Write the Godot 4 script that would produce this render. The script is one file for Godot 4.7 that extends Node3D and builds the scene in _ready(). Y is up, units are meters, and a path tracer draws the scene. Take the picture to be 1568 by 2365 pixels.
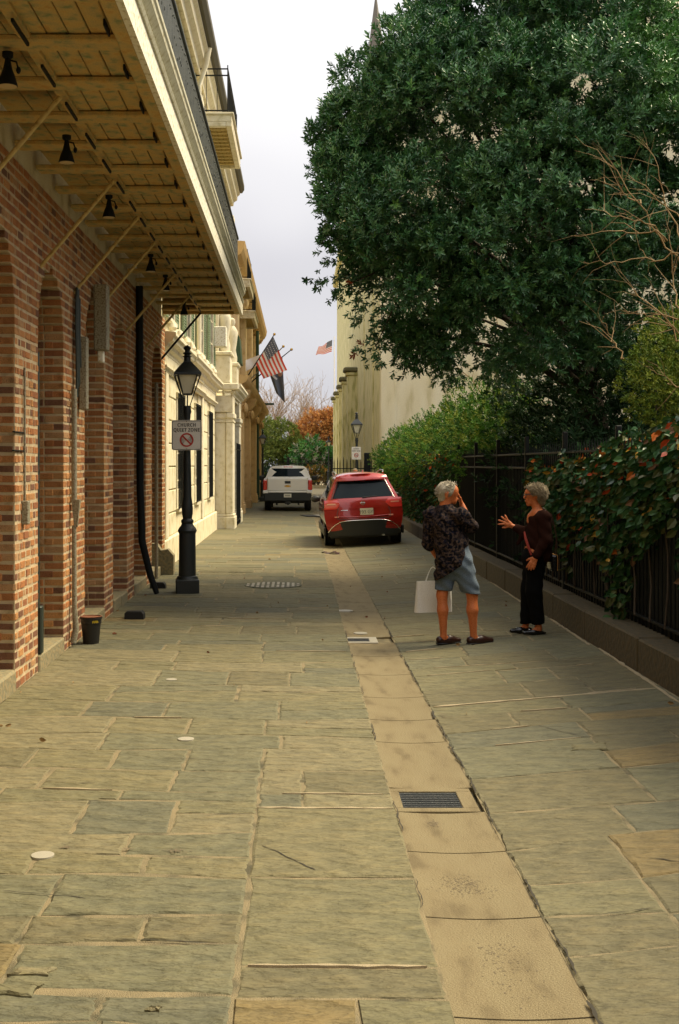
extends Node3D
# A flagstone alley: brick arcade with a gallery on one side, garden fence, tree and church on the other.
# Metres, y up. The camera stands at x = 0, z = 0 and looks along -z, the way the alley runs.

var rng := RandomNumberGenerator.new()
var taken := {}
var M := {}
var T := {}

func _ready() -> void:
	rng.seed = 20240
	set_camera()
	set_light()
	make_textures()
	make_materials()
	build_ground()
	build_arcade()
	build_cream_house()
	build_stone_house()
	build_house_behind()
	build_church()
	build_square()
	build_garden_edge()
	build_tree()
	build_street_lamps()
	build_gallery_lamps()
	build_flags()
	build_suv()
	build_pickup()
	build_people()
	build_small_things()

func set_camera() -> void:
	var cam := Camera3D.new()
	cam.name = "camera"
	add_child(cam)
	cam.position = Vector3(0, 1.95, 0)
	cam.near = 0.05
	cam.far = 400.0
	# the lens is shifted so that upright things stay upright in the picture
	cam.projection = Camera3D.PROJECTION_FRUSTUM
	cam.size = 0.05 * 2365.0 / 2800.0
	cam.frustum_offset = Vector2(0.05 * 94.0 / 2800.0, -0.05 * 110.5 / 2800.0)
	cam.current = true

func set_light() -> void:
	var env := Environment.new()
	env.background_mode = Environment.BG_SKY
	var img := Image.create(512, 256, false, Image.FORMAT_RGBF)
	var n := FastNoiseLite.new()
	n.seed = 5
	n.frequency = 1.6
	n.fractal_octaves = 4
	for j in 256:
		for i in 512:
			var th := (j + 0.5) / 256.0 * PI
			var ph := (i + 0.5) / 512.0 * TAU
			var d := Vector3(sin(th) * cos(ph), cos(th), sin(th) * sin(ph))
			var c := n.get_noise_3d(d.x * 1.3, d.y * 2.6, d.z * 1.3)
			# an overcast is brighter overhead than at the horizon
			var v := (0.172 + 0.05 * c) * (1.0 + 1.25 * maxf(d.y, 0.0))
			img.set_pixel(i, j, Color(v * 1.0, v * 0.99, v * (1.015 - 0.06 * c)))
	var sm := PanoramaSkyMaterial.new()
	sm.panorama = ImageTexture.create_from_image(img)
	var sky := Sky.new()
	sky.sky_material = sm
	env.sky = sky
	env.tonemap_mode = Environment.TONE_MAPPER_LINEAR
	env.tonemap_exposure = 4.2
	env.sdfgi_enabled = true
	env.ssao_enabled = true
	env.ssil_enabled = true
	var we := WorldEnvironment.new()
	we.name = "world_environment"
	we.environment = env
	add_child(we)
	# the bright patch of the overcast, high over the garden side
	var sun := DirectionalLight3D.new()
	sun.name = "sun"
	add_child(sun)
	sun.look_at_from_position(Vector3(4.6, 7.0, -1.8), Vector3.ZERO)
	sun.light_energy = 0.5
	sun.light_color = Color(1.0, 0.93, 0.78)
	sun.light_angular_distance = 30.0
	sun.shadow_enabled = true

# ---------------------------------------------------------------- nodes
func numbered(called: String) -> String:
	if not taken.has(called):
		taken[called] = 0
		return called
	taken[called] += 1
	return "%s_%03d" % [called, taken[called]]

func tag(o: Node3D, label: String, category: String, group := "", kind := "") -> Node3D:
	if label != "":
		o.set_meta("label", label)
	if category != "":
		o.set_meta("category", category)
	if group != "":
		o.set_meta("group", group)
	if kind != "":
		o.set_meta("kind", kind)
	return o

func thing(called: String, label: String, category: String, at := Vector3.ZERO, group := "") -> Node3D:
	var o := Node3D.new()
	o.name = numbered(called)
	add_child(o, true)
	o.position = at
	tag(o, label, category, group)
	return o

func put(called: String, mesh: Mesh, material: Material, parent: Node = null, at := Vector3.ZERO) -> MeshInstance3D:
	var o := MeshInstance3D.new()
	var p: Node = parent if parent else self
	o.name = called if parent else numbered(called)
	o.mesh = mesh
	o.material_override = material
	p.add_child(o, true)
	o.position = at
	return o

func struct(called: String, mesh: Mesh, material: Material) -> MeshInstance3D:
	var o := put(called, mesh, material)
	o.set_meta("kind", "structure")
	return o

func empty(called: String, parent: Node, at := Vector3.ZERO) -> Node3D:
	var o := Node3D.new()
	o.name = called
	parent.add_child(o, true)
	o.position = at
	return o

# ---------------------------------------------------------------- shapes
class Shape:
	var v := PackedVector3Array()
	var n := PackedVector3Array()
	var c := PackedColorArray()
	var ix := PackedInt32Array()
	var col := Color.WHITE
	var colored := false

	func tri(a: Vector3, b: Vector3, d: Vector3, nn: Vector3) -> void:
		var k := v.size()
		v.append(a); v.append(b); v.append(d)
		n.append(nn); n.append(nn); n.append(nn)
		c.append(col); c.append(col); c.append(col)
		ix.append(k); ix.append(k + 2); ix.append(k + 1)

	# corners run counter-clockwise seen from outside
	func quad(a: Vector3, b: Vector3, d: Vector3, e: Vector3) -> void:
		var nn := (b - a).cross(d - a)
		if nn.length_squared() < 1e-14:
			nn = (d - a).cross(e - a)
		nn = nn.normalized()
		var k := v.size()
		v.append(a); v.append(b); v.append(d); v.append(e)
		for i in 4:
			n.append(nn)
			c.append(col)
		ix.append(k); ix.append(k + 2); ix.append(k + 1)
		ix.append(k); ix.append(k + 3); ix.append(k + 2)

	func face(a: Vector3, b: Vector3, d: Vector3) -> void:
		tri(a, b, d, (b - a).cross(d - a).normalized())

	func box(lo: Vector3, hi: Vector3) -> Shape:
		var p := [Vector3(lo.x, lo.y, lo.z), Vector3(hi.x, lo.y, lo.z), Vector3(hi.x, hi.y, lo.z), Vector3(lo.x, hi.y, lo.z),
			Vector3(lo.x, lo.y, hi.z), Vector3(hi.x, lo.y, hi.z), Vector3(hi.x, hi.y, hi.z), Vector3(lo.x, hi.y, hi.z)]
		quad(p[4], p[5], p[6], p[7]); quad(p[1], p[0], p[3], p[2])
		quad(p[5], p[1], p[2], p[6]); quad(p[0], p[4], p[7], p[3])
		quad(p[7], p[6], p[2], p[3]); quad(p[0], p[1], p[5], p[4])
		return self

	# a box with its edges cut by e
	func cbox(lo: Vector3, hi: Vector3, e: float) -> Shape:
		var m := (lo + hi) / 2
		var h := (hi - lo) / 2
		var g := Vector3(minf(e, h.x * 0.45), minf(e, h.y * 0.45), minf(e, h.z * 0.45))
		var i := h - g
		for s in [-1.0, 1.0]:
			for axis in 3:
				var u := (axis + 1) % 3
				var w := (axis + 2) % 3
				var q := []
				for t in [[-1, -1], [1, -1], [1, 1], [-1, 1]]:
					var p := Vector3.ZERO
					p[axis] = s * h[axis]; p[u] = t[0] * i[u]; p[w] = t[1] * i[w]
					q.append(m + p)
				if s > 0: quad(q[0], q[1], q[2], q[3])
				else: quad(q[3], q[2], q[1], q[0])
		for axis in 3:
			var u := (axis + 1) % 3
			var w := (axis + 2) % 3
			for su in [-1.0, 1.0]:
				for sw in [-1.0, 1.0]:
					var q := []
					for t in [[-1, 0], [1, 0], [1, 1], [-1, 1]]:
						var p := Vector3.ZERO
						p[axis] = t[0] * i[axis]
						p[u] = su * (h[u] if t[1] == 0 else i[u])
						p[w] = sw * (i[w] if t[1] == 0 else h[w])
						q.append(m + p)
					if su * sw > 0: quad(q[0], q[1], q[2], q[3])
					else: quad(q[3], q[2], q[1], q[0])
		for sx in [-1.0, 1.0]:
			for sy in [-1.0, 1.0]:
				for sz in [-1.0, 1.0]:
					var a := m + Vector3(sx * h.x, sy * i.y, sz * i.z)
					var b := m + Vector3(sx * i.x, sy * h.y, sz * i.z)
					var d := m + Vector3(sx * i.x, sy * i.y, sz * h.z)
					if sx * sy * sz > 0: face(a, b, d)
					else: face(a, d, b)
		return self

	# a smooth sheet through rows of points; row direction u, then v. Seen from outside, u runs to the right and v upwards.
	func sheet(rows: Array, wrap_u := false, wrap_v := false, smooth := true) -> Shape:
		var nv := rows.size()
		var nu: int = rows[0].size()
		var base := v.size()
		if not smooth:
			for j in (nv if wrap_v else nv - 1):
				for i in (nu if wrap_u else nu - 1):
					var i2 := (i + 1) % nu
					var j2 := (j + 1) % nv
					quad(rows[j][i], rows[j][i2], rows[j2][i2], rows[j2][i])
			return self
		for j in nv:
			for i in nu:
				v.append(rows[j][i])
				n.append(Vector3.ZERO)
				c.append(col)
		for j in (nv if wrap_v else nv - 1):
			for i in (nu if wrap_u else nu - 1):
				var i2 := (i + 1) % nu
				var j2 := (j + 1) % nv
				var a := base + j * nu + i
				var b := base + j * nu + i2
				var d := base + j2 * nu + i2
				var e := base + j2 * nu + i
				var nn := (v[d] - v[a]).cross(v[e] - v[b])
				for k in [a, b, d, e]:
					n[k] += nn
				ix.append(a); ix.append(d); ix.append(b)
				ix.append(a); ix.append(e); ix.append(d)
		for k in range(base, v.size()):
			n[k] = n[k].normalized() if n[k].length_squared() > 1e-20 else Vector3.UP
		return self

	func cap(ring: Array, flip := false) -> void:
		var m := Vector3.ZERO
		for p in ring:
			m += p
		m /= ring.size()
		for i in ring.size():
			var a: Vector3 = ring[i]
			var b: Vector3 = ring[(i + 1) % ring.size()]
			if flip: face(m, b, a)
			else: face(m, a, b)

	func tube(pts: Array, radii: Array, sides := 8, ends := true) -> Shape:
		var rows := []
		var ref := Vector3.UP
		for k in pts.size():
			var d: Vector3 = (pts[mini(k + 1, pts.size() - 1)] - pts[maxi(k - 1, 0)]).normalized()
			if absf(d.dot(ref)) > 0.95:
				ref = Vector3.RIGHT if absf(d.x) < 0.8 else Vector3.BACK
			var x := ref.cross(d).normalized()
			var y := d.cross(x).normalized()
			ref = y
			var row := []
			var r: float = radii[mini(k, radii.size() - 1)]
			for i in sides:
				var a := TAU * i / sides
				row.append(pts[k] + (x * cos(a) + y * sin(a)) * r)
			rows.append(row)
		sheet(rows, true)
		if ends:
			cap(rows[0], true)
			cap(rows[-1])
		return self

	# profile of [radius, height] pairs turned about the vertical axis through at; sharp corners where a pair repeats
	func lathe(profile: Array, at := Vector3.ZERO, sides := 16, squash := Vector2.ONE, turn := 0.0) -> Shape:
		var rows := []
		for p in profile:
			var row := []
			for i in sides:
				var a := -TAU * i / sides + turn
				row.append(at + Vector3(cos(a) * p[0] * squash.x, p[1], sin(a) * p[0] * squash.y))
			rows.append(row)
		if sides <= 8:
			sheet(rows, true, false, false)
		else:
			var seg := [rows[0]]
			for k in range(1, rows.size()):
				seg.append(rows[k])
				var sharp := false
				if k < rows.size() - 1:
					var d1 := Vector2(profile[k][0] - profile[k - 1][0], profile[k][1] - profile[k - 1][1])
					var d2 := Vector2(profile[k + 1][0] - profile[k][0], profile[k + 1][1] - profile[k][1])
					sharp = absf(d1.angle_to(d2)) > 0.7
				if sharp or k == rows.size() - 1:
					sheet(seg, true)
					seg = [rows[k]]
		if profile[0][0] > 0.001: cap(rows[0], true)
		if profile[-1][0] > 0.001: cap(rows[-1])
		return self

	func ball(m: Vector3, r: Vector3, nu := 14, nv := 9) -> Shape:
		var rows := []
		for j in nv:
			var b := -PI / 2 + PI * j / (nv - 1)
			var row := []
			for i in nu:
				var a := -TAU * i / nu
				row.append(m + Vector3(cos(a) * cos(b) * r.x, sin(b) * r.y, sin(a) * cos(b) * r.z))
			rows.append(row)
		return sheet(rows, true)

	# polygon (x, y) pushed along z from z0 to z1 (z1 > z0), then moved by t
	func prism(poly: PackedVector2Array, z0: float, z1: float, t := Transform3D.IDENTITY) -> Shape:
		var pl := poly
		if Geometry2D.is_polygon_clockwise(pl):
			pl = pl.duplicate()
			pl.reverse()
		var tris := Geometry2D.triangulate_polygon(pl)
		for k in range(0, tris.size(), 3):
			var a := pl[tris[k]]
			var b := pl[tris[k + 1]]
			var d := pl[tris[k + 2]]
			if (b - a).cross(d - a) < 0:
				var s := b
				b = d
				d = s
			face(t * Vector3(a.x, a.y, z1), t * Vector3(b.x, b.y, z1), t * Vector3(d.x, d.y, z1))
			face(t * Vector3(a.x, a.y, z0), t * Vector3(d.x, d.y, z0), t * Vector3(b.x, b.y, z0))
		for i in pl.size():
			var a := pl[i]
			var b := pl[(i + 1) % pl.size()]
			quad(t * Vector3(a.x, a.y, z0), t * Vector3(b.x, b.y, z0), t * Vector3(b.x, b.y, z1), t * Vector3(a.x, a.y, z1))
		return self

	func bar(a: Vector3, b: Vector3, w: float, h: float) -> Shape:
		var d := (b - a).normalized()
		var up := Vector3.UP if absf(d.y) < 0.9 else Vector3.BACK
		var x := d.cross(up).normalized() * w / 2
		var y := x.cross(d).normalized() * h / 2
		var p := [a - x - y, a + x - y, a + x + y, a - x + y, b - x - y, b + x - y, b + x + y, b - x + y]
		quad(p[0], p[1], p[2], p[3]); quad(p[5], p[4], p[7], p[6])
		quad(p[1], p[5], p[6], p[2]); quad(p[4], p[0], p[3], p[7])
		quad(p[3], p[2], p[6], p[7]); quad(p[4], p[5], p[1], p[0])
		return self

	func mesh() -> ArrayMesh:
		var arr := []
		arr.resize(Mesh.ARRAY_MAX)
		arr[Mesh.ARRAY_VERTEX] = v
		arr[Mesh.ARRAY_NORMAL] = n
		if colored:
			arr[Mesh.ARRAY_COLOR] = c
		arr[Mesh.ARRAY_INDEX] = ix
		var m := ArrayMesh.new()
		m.add_surface_from_arrays(Mesh.PRIMITIVE_TRIANGLES, arr)
		return m

func cb(lo: Vector3, hi: Vector3, e := 0.006) -> ArrayMesh:
	var a := Vector3(minf(lo.x, hi.x), minf(lo.y, hi.y), minf(lo.z, hi.z))
	var b := Vector3(maxf(lo.x, hi.x), maxf(lo.y, hi.y), maxf(lo.z, hi.z))
	return Shape.new().cbox(a, b, e).mesh()

# a moulding: outline points (outward, height) swept along z between z0 and z1 on a wall at x, outward towards +x
func moulding(x: float, y: float, z0: float, z1: float, prof: Array) -> ArrayMesh:
	var pl := PackedVector2Array()
	for p in prof:
		pl.append(Vector2(x + p[0], y + p[1]))
	return Shape.new().prism(pl, minf(z0, z1), maxf(z0, z1)).mesh()

# ---------------------------------------------------------------- textures
func noise_image(s: int, freq: float, oct: int, lo: float, hi: float, size := 256, power := 1.0, type := FastNoiseLite.TYPE_SIMPLEX_SMOOTH) -> Image:
	var f := FastNoiseLite.new()
	f.seed = s
	f.noise_type = type
	f.frequency = freq
	f.fractal_octaves = oct
	var im := f.get_seamless_image(size, size)
	im.convert(Image.FORMAT_L8)
	var d := im.get_data()
	for i in d.size():
		var t := pow(d[i] / 255.0, power)
		d[i] = int(clampf(lo + (hi - lo) * t, 0.0, 1.0) * 255.0)
	return Image.create_from_data(size, size, false, Image.FORMAT_L8, d)

func ramp_image(src: Image, stops: Array) -> Image:
	var g := Gradient.new()
	g.offsets = PackedFloat32Array(stops.map(func(s): return s[0]))
	g.colors = PackedColorArray(stops.map(func(s): return s[1]))
	var w := src.get_width()
	var d := src.get_data()
	var o := PackedByteArray()
	o.resize(d.size() * 3)
	var lut := []
	for i in 256:
		lut.append(g.sample(i / 255.0))
	for i in d.size():
		var q: Color = lut[d[i]]
		o[i * 3] = int(clampf(q.r, 0, 1) * 255)
		o[i * 3 + 1] = int(clampf(q.g, 0, 1) * 255)
		o[i * 3 + 2] = int(clampf(q.b, 0, 1) * 255)
	return Image.create_from_data(w, src.get_height(), false, Image.FORMAT_RGB8, o)

# split stone breaks in thin layers: the height steps from ledge to ledge
func terrace(src: Image, steps: int, share: float) -> Image:
	var d := src.get_data()
	for i in d.size():
		var t := d[i] / 255.0
		d[i] = int(clampf(lerpf(t, roundf(t * steps) / steps, share), 0, 1) * 255)
	return Image.create_from_data(src.get_width(), src.get_height(), false, Image.FORMAT_L8, d)

func tex(im: Image) -> ImageTexture:
	return ImageTexture.create_from_image(im)

func make_textures() -> void:
	var fine := noise_image(11, 0.09, 4, 0.0, 1.0, 512)
	var mid := noise_image(12, 0.025, 4, 0.0, 1.0, 512)
	var coarse := noise_image(13, 0.012, 5, 0.0, 1.0, 512)
	T.fine = tex(ramp_image(fine, [[0.0, Color(0.76, 0.76, 0.76)], [0.5, Color(0.95, 0.95, 0.95)], [1.0, Color(1, 1, 1)]]))
	T.grain = tex(ramp_image(noise_image(14, 0.13, 3, 0.0, 1.0, 512), [[0.1, Color(0.80, 0.80, 0.79)], [0.5, Color(0.95, 0.95, 0.93)], [0.9, Color(1, 1, 1)]]))
	T.height_fine = tex(fine)
	T.height_mid = tex(mid)
	# cleft stone: greenish grey to tan, in layers
	T.stone = tex(ramp_image(mid, [[0.12, Color(0.78, 0.80, 0.77)], [0.42, Color(0.88, 0.89, 0.85)], [0.6, Color(0.95, 0.93, 0.87)], [0.85, Color(1.0, 0.94, 0.82)]]))
	T.mottle = tex(ramp_image(coarse, [[0.15, Color(0.82, 0.80, 0.77)], [0.4, Color(0.97, 0.96, 0.95)], [0.7, Color(1, 1, 1)]]))
	T.blotch = tex(ramp_image(coarse, [[0.2, Color(0.60, 0.62, 0.60)], [0.45, Color(0.92, 0.91, 0.88)], [0.75, Color(1, 0.98, 0.94)]]))
	var cleft := noise_image(15, 0.010, 8, 0.0, 1.0, 1024)
	T.cleft = tex(ramp_image(cleft, [[0.25, Color(0.88, 0.885, 0.875)], [0.42, Color(0.94, 0.94, 0.93)], [0.58, Color(0.965, 0.96, 0.945)], [0.75, Color(1.0, 0.985, 0.96)]]))
	T.height_cleft = tex(terrace(cleft, 15, 0.62))
	var split := noise_image(16, 0.018, 5, 0.0, 1.0, 512)
	T.split = tex(ramp_image(split, [[0.0, Color(0.90, 0.90, 0.88)], [0.30, Color(0.97, 0.97, 0.96)], [0.478, Color(0.95, 0.95, 0.94)], [0.495, Color(0.62, 0.61, 0.58)], [0.512, Color(0.93, 0.93, 0.92)], [0.66, Color(1, 1, 1)], [0.69, Color(1.0, 1.0, 0.97)], [1.0, Color(0.94, 0.92, 0.88)]]))
	T.gravel = tex(ramp_image(noise_image(21, 0.22, 3, 0.0, 1.0, 512), [[0.15, Color(0.58, 0.54, 0.47)], [0.38, Color(0.84, 0.81, 0.75)], [0.55, Color(0.93, 0.90, 0.84)], [0.72, Color(1.0, 0.99, 0.95)], [0.85, Color(1, 1, 1)]]))
	T.brick = tex(ramp_image(noise_image(22, 0.06, 4, 0.0, 1.0, 256), [[0.1, Color(0.66, 0.60, 0.58)], [0.38, Color(0.96, 0.95, 0.94)], [0.8, Color(1, 1, 1)], [1.0, Color(1.0, 0.96, 0.86)]]))
	# streaked plaster
	T.plaster = tex(ramp_image(coarse, [[0.15, Color(0.86, 0.84, 0.76)], [0.4, Color(0.97, 0.96, 0.93)], [0.8, Color(1, 1, 1)]]))
	T.mould = tex(ramp_image(noise_image(31, 0.03, 5, 0.0, 1.0, 512), [[0.2, Color(0.78, 0.79, 0.64)], [0.4, Color(0.95, 0.95, 0.88)], [0.65, Color(1, 1, 0.97)]]))
	T.paint = tex(ramp_image(noise_image(32, 0.05, 5, 0.0, 1.0, 256), [[0.15, Color(0.76, 0.71, 0.58)], [0.4, Color(0.96, 0.95, 0.91)], [1.0, Color(1, 1, 1)]]))
	# boards under the gallery: stained paint
	T.soffit = tex(ramp_image(noise_image(33, 0.02, 5, 0.0, 1.0, 512), [[0.12, Color(0.68, 0.78, 0.68)], [0.34, Color(0.92, 0.88, 0.76)], [0.6, Color(1.0, 0.92, 0.72)], [0.9, Color(0.95, 0.80, 0.58)]]))
	T.shirt = tex(ramp_image(noise_image(41, 0.035, 3, 0.0, 1.0, 256), [[0.0, Color(0.05, 0.06, 0.08)], [0.42, Color(0.09, 0.09, 0.10)], [0.5, Color(0.16, 0.20, 0.34)], [0.56, Color(0.12, 0.11, 0.11)], [0.64, Color(0.50, 0.40, 0.33)], [0.78, Color(0.34, 0.30, 0.27)], [1.0, Color(0.60, 0.48, 0.42)]]))
	T.denim = tex(ramp_image(noise_image(42, 0.08, 4, 0.0, 1.0, 256), [[0.2, Color(0.55, 0.6, 0.66)], [0.6, Color(0.9, 0.93, 0.95)], [1.0, Color(1, 1, 1)]]))
	T.skin = tex(ramp_image(noise_image(43, 0.05, 4, 0.0, 1.0, 256), [[0.2, Color(0.86, 0.70, 0.62)], [0.6, Color(1, 0.97, 0.94)], [1.0, Color(1, 1, 1)]]))
	T.hair = tex(ramp_image(noise_image(44, 0.12, 3, 0.0, 1.0, 256), [[0.2, Color(0.45, 0.42, 0.36)], [0.6, Color(0.92, 0.9, 0.86)], [1.0, Color(1, 1, 1)]]))
	T.rust = tex(ramp_image(noise_image(45, 0.05, 5, 0.0, 1.0, 256), [[0.3, Color(1, 1, 1)], [0.62, Color(0.9, 0.86, 0.8)], [0.8, Color(0.62, 0.50, 0.36)]]))

# colour: linear base colour. Options: t texture, s repeats per metre, h relief texture, hs relief in cm, metal, coat, world
func mat(key: String, colour: Color, rough: float, o := {}) -> StandardMaterial3D:
	var m := StandardMaterial3D.new()
	m.resource_name = key
	m.albedo_color = colour.linear_to_srgb()
	m.roughness = rough
	m.metallic = o.get("metal", 0.0)
	m.metallic_specular = o.get("spec", 0.5)
	if o.has("t") or o.has("h"):
		m.uv1_triplanar = true
		m.uv1_world_triplanar = o.get("world", true)
		var s = o.get("s", 1.0)
		m.uv1_scale = s if s is Vector3 else Vector3(s, s, s)
	if o.has("t"):
		m.albedo_texture = T[o.t]
	if o.has("h"):
		m.heightmap_enabled = true
		m.heightmap_texture = T[o.h]
		m.heightmap_scale = o.get("hs", 0.4)
	if o.has("d"):
		m.detail_enabled = true
		m.detail_albedo = T[o.d]
		m.detail_blend_mode = BaseMaterial3D.BLEND_MODE_MUL
		m.detail_uv_layer = BaseMaterial3D.DETAIL_UV_2
		m.uv2_triplanar = true
		m.uv2_world_triplanar = true
		var ds = o.get("ds", 0.3)
		m.uv2_scale = ds if ds is Vector3 else Vector3(ds, ds, ds)
	if o.has("coat"):
		m.clearcoat_enabled = true
		m.clearcoat = o.coat
		m.clearcoat_roughness = o.get("coat_rough", 0.05)
	if o.has("back"):
		m.backlight_enabled = true
		m.backlight = o.back
	if o.has("rim"):
		m.rim_enabled = true
		m.rim = o.rim
	if o.has("alpha"):
		m.transparency = BaseMaterial3D.TRANSPARENCY_ALPHA
		m.albedo_color.a = o.alpha
	if o.get("vcol", false):
		m.vertex_color_use_as_albedo = true
	M[key] = m
	return m

func make_materials() -> void:
	var bed := {"t": "fine", "s": 3.0, "d": "blotch", "ds": 0.5, "h": "height_fine", "hs": 0.5}
	mat("bed", Color(0.29, 0.243, 0.145), 0.95, bed)
	mat("mortar_light", Color(0.44, 0.36, 0.225), 0.95, {"t": "fine", "s": 4.0, "h": "height_fine", "hs": 0.4})
	var tones := [Color(0.176, 0.160, 0.084), Color(0.159, 0.151, 0.086), Color(0.189, 0.167, 0.086), Color(0.139, 0.135, 0.083), Color(0.157, 0.138, 0.072), Color(0.211, 0.184, 0.101), Color(0.116, 0.118, 0.079), Color(0.202, 0.153, 0.064)]
	for i in tones.size():
		mat("slab%d" % i, tones[i], 0.82, {"t": "cleft", "s": Vector3(0.34, 1.0, 0.85), "d": "split", "ds": Vector3(0.7, 1.0, 2.6), "h": "height_cleft", "hs": 4.0})
	mat("gutter", Color(0.245, 0.210, 0.125), 0.9, {"t": "gravel", "s": 1.5, "d": "mottle", "ds": Vector3(0.7, 1, 0.25), "h": "height_fine", "hs": 0.3})
	mat("crack", Color(0.035, 0.03, 0.02), 0.95)
	mat("oil", Color(0.15, 0.115, 0.065), 0.75, {"t": "fine", "s": 5.0})
	mat("white_cap", Color(0.40, 0.37, 0.29), 0.6, {"t": "fine", "s": 4.0})
	mat("earth", Color(0.10, 0.085, 0.05), 0.95, {"t": "fine", "s": 2.0})
	mat("plaza", Color(0.50, 0.42, 0.28), 0.9, {"t": "stone", "s": 0.3, "d": "fine", "ds": 1.5})
	var bt := [Color(0.62, 0.275, 0.095), Color(0.56, 0.225, 0.075), Color(0.66, 0.33, 0.12), Color(0.44, 0.175, 0.072), Color(0.64, 0.37, 0.175), Color(0.28, 0.13, 0.07)]
	for i in bt.size():
		mat("brick%d" % i, bt[i], 0.9, {"t": "brick", "s": 5.0, "d": "mottle", "ds": 0.9, "h": "height_fine", "hs": 0.5})
	mat("brick_many", Color(1, 1, 1), 0.9, {"t": "brick", "s": 5.0, "d": "mottle", "ds": 0.9, "h": "height_fine", "hs": 0.5, "vcol": true})
	mat("mortar", Color(0.80, 0.64, 0.40), 0.95, {"t": "fine", "s": 5.0, "d": "mottle", "ds": 0.8, "h": "height_fine", "hs": 0.5})
	mat("step_stone", Color(0.36, 0.31, 0.20), 0.85, {"t": "stone", "s": 1.2, "d": "fine", "ds": 3.0, "h": "height_mid", "hs": 0.5})
	mat("soffit", Color(0.66, 0.55, 0.32), 0.85, {"t": "soffit", "s": 0.6, "d": "fine", "ds": 2.0})
	mat("white_paint", Color(0.88, 0.86, 0.77), 0.6, {"t": "paint", "s": 1.4})
	mat("cream_trim", Color(0.58, 0.57, 0.46), 0.6, {"t": "paint", "s": 1.4})
	mat("slate_sheet", Color(0.055, 0.065, 0.065), 0.6, {"t": "blotch", "s": 0.8, "d": "fine", "ds": 3.0, "h": "height_fine", "hs": 0.4})
	mat("dark_door", Color(0.012, 0.016, 0.012), 0.5, {"t": "fine", "s": 3.0})  # near black also stands for the shade in the arcade openings
	mat("black_iron", Color(0.010, 0.012, 0.012), 0.6, {"spec": 0.3, "t": "fine", "s": 4.0, "h": "height_fine", "hs": 0.1})
	mat("lamp_iron", Color(0.018, 0.024, 0.024), 0.38, {"t": "fine", "s": 6.0, "h": "height_fine", "hs": 0.15})
	mat("lamp_inside", Color(0.55, 0.42, 0.22), 0.5)
	mat("glass_pane", Color(0.82, 0.78, 0.60), 0.2, {"alpha": 0.8})
	mat("pipe_grey", Color(0.30, 0.29, 0.22), 0.5, {"t": "rust", "s": 3.0})
	mat("pipe_dark", Color(0.02, 0.03, 0.022), 0.5, {"t": "fine", "s": 3.0})
	mat("cream_wall", Color(0.87, 0.80, 0.58), 0.85, {"t": "plaster", "s": 0.35, "d": "fine", "ds": 1.6, "h": "height_mid", "hs": 0.15})
	mat("cream_plain", Color(0.87, 0.81, 0.63), 0.8, {"t": "plaster", "s": 0.6, "d": "fine", "ds": 2.0})
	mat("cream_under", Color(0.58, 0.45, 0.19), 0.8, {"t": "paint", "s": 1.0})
	mat("shutter_green", Color(0.20, 0.28, 0.18), 0.6, {"t": "paint", "s": 2.0})
	mat("shutter_dark", Color(0.03, 0.075, 0.035), 0.6, {"t": "fine", "s": 2.0})
	mat("window_dark", Color(0.03, 0.035, 0.03), 0.08, {"spec": 0.6})
	mat("roof_dark", Color(0.085, 0.075, 0.045), 0.7, {"t": "fine", "s": 2.0})
	mat("tan_stone", Color(0.70, 0.47, 0.21), 0.85, {"t": "plaster", "s": 0.4, "d": "fine", "ds": 1.5, "h": "height_mid", "hs": 0.2})
	mat("tan_pale", Color(0.82, 0.64, 0.38), 0.85, {"t": "plaster", "s": 0.4, "d": "fine", "ds": 1.5})
	mat("church", Color(0.82, 0.75, 0.43), 0.88, {"t": "mould", "s": Vector3(0.22, 0.05, 0.22), "d": "fine", "ds": 0.8, "h": "height_mid", "hs": 0.2})
	mat("church_pale", Color(0.86, 0.78, 0.56), 0.88, {"t": "plaster", "s": Vector3(0.2, 0.06, 0.2), "d": "fine", "ds": 0.8})
	mat("church_cap", Color(0.16, 0.15, 0.08), 0.9, {"t": "fine", "s": 1.0})
	mat("spire_slate", Color(0.17, 0.15, 0.12), 0.7, {"t": "fine", "s": 0.8})
	mat("kerb_stone", Color(0.10, 0.078, 0.042), 0.85, {"t": "stone", "s": 1.0, "d": "fine", "ds": 3.0, "h": "height_mid", "hs": 0.5})
	mat("bark", Color(0.07, 0.05, 0.03), 0.9, {"t": "fine", "s": 3.0, "h": "height_fine", "hs": 1.0})
	mat("twig", Color(0.30, 0.19, 0.075), 0.8, {"t": "fine", "s": 6.0})
	mat("twig_far", Color(0.30, 0.21, 0.13), 0.9)
	for a in [["leaf_tree", Color(0.95, 0.95, 0.95), 0.30], ["leaf_hedge", Color(0.9, 0.9, 0.9), 0.6], ["leaf_vine", Color(0.9, 0.9, 0.9), 0.42], ["leaf_far", Color(0.9, 0.9, 0.9), 0.7]]:
		mat(a[0], a[1], a[2], {"vcol": true, "spec": 0.5 if a[0] == "leaf_tree" else 0.25, "back": Color(0.22, 0.30, 0.10)})
	mat("red_paint", Color(0.33, 0.014, 0.007), 0.25, {"coat": 1.0, "metal": 0.25})
	mat("white_car", Color(0.76, 0.74, 0.65), 0.3, {"coat": 0.8})
	mat("car_black", Color(0.018, 0.02, 0.018), 0.5)
	mat("tyre", Color(0.014, 0.014, 0.013), 0.85, {"t": "fine", "s": 8.0})
	mat("car_glass", Color(0.008, 0.014, 0.018), 0.05, {"spec": 0.25})
	mat("chrome", Color(0.75, 0.74, 0.70), 0.15, {"metal": 1.0})
	mat("tail_red", Color(0.55, 0.030, 0.022), 0.12, {"coat": 1.0})
	mat("tail_clear", Color(0.66, 0.26, 0.18), 0.1, {"coat": 1.0})
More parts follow.
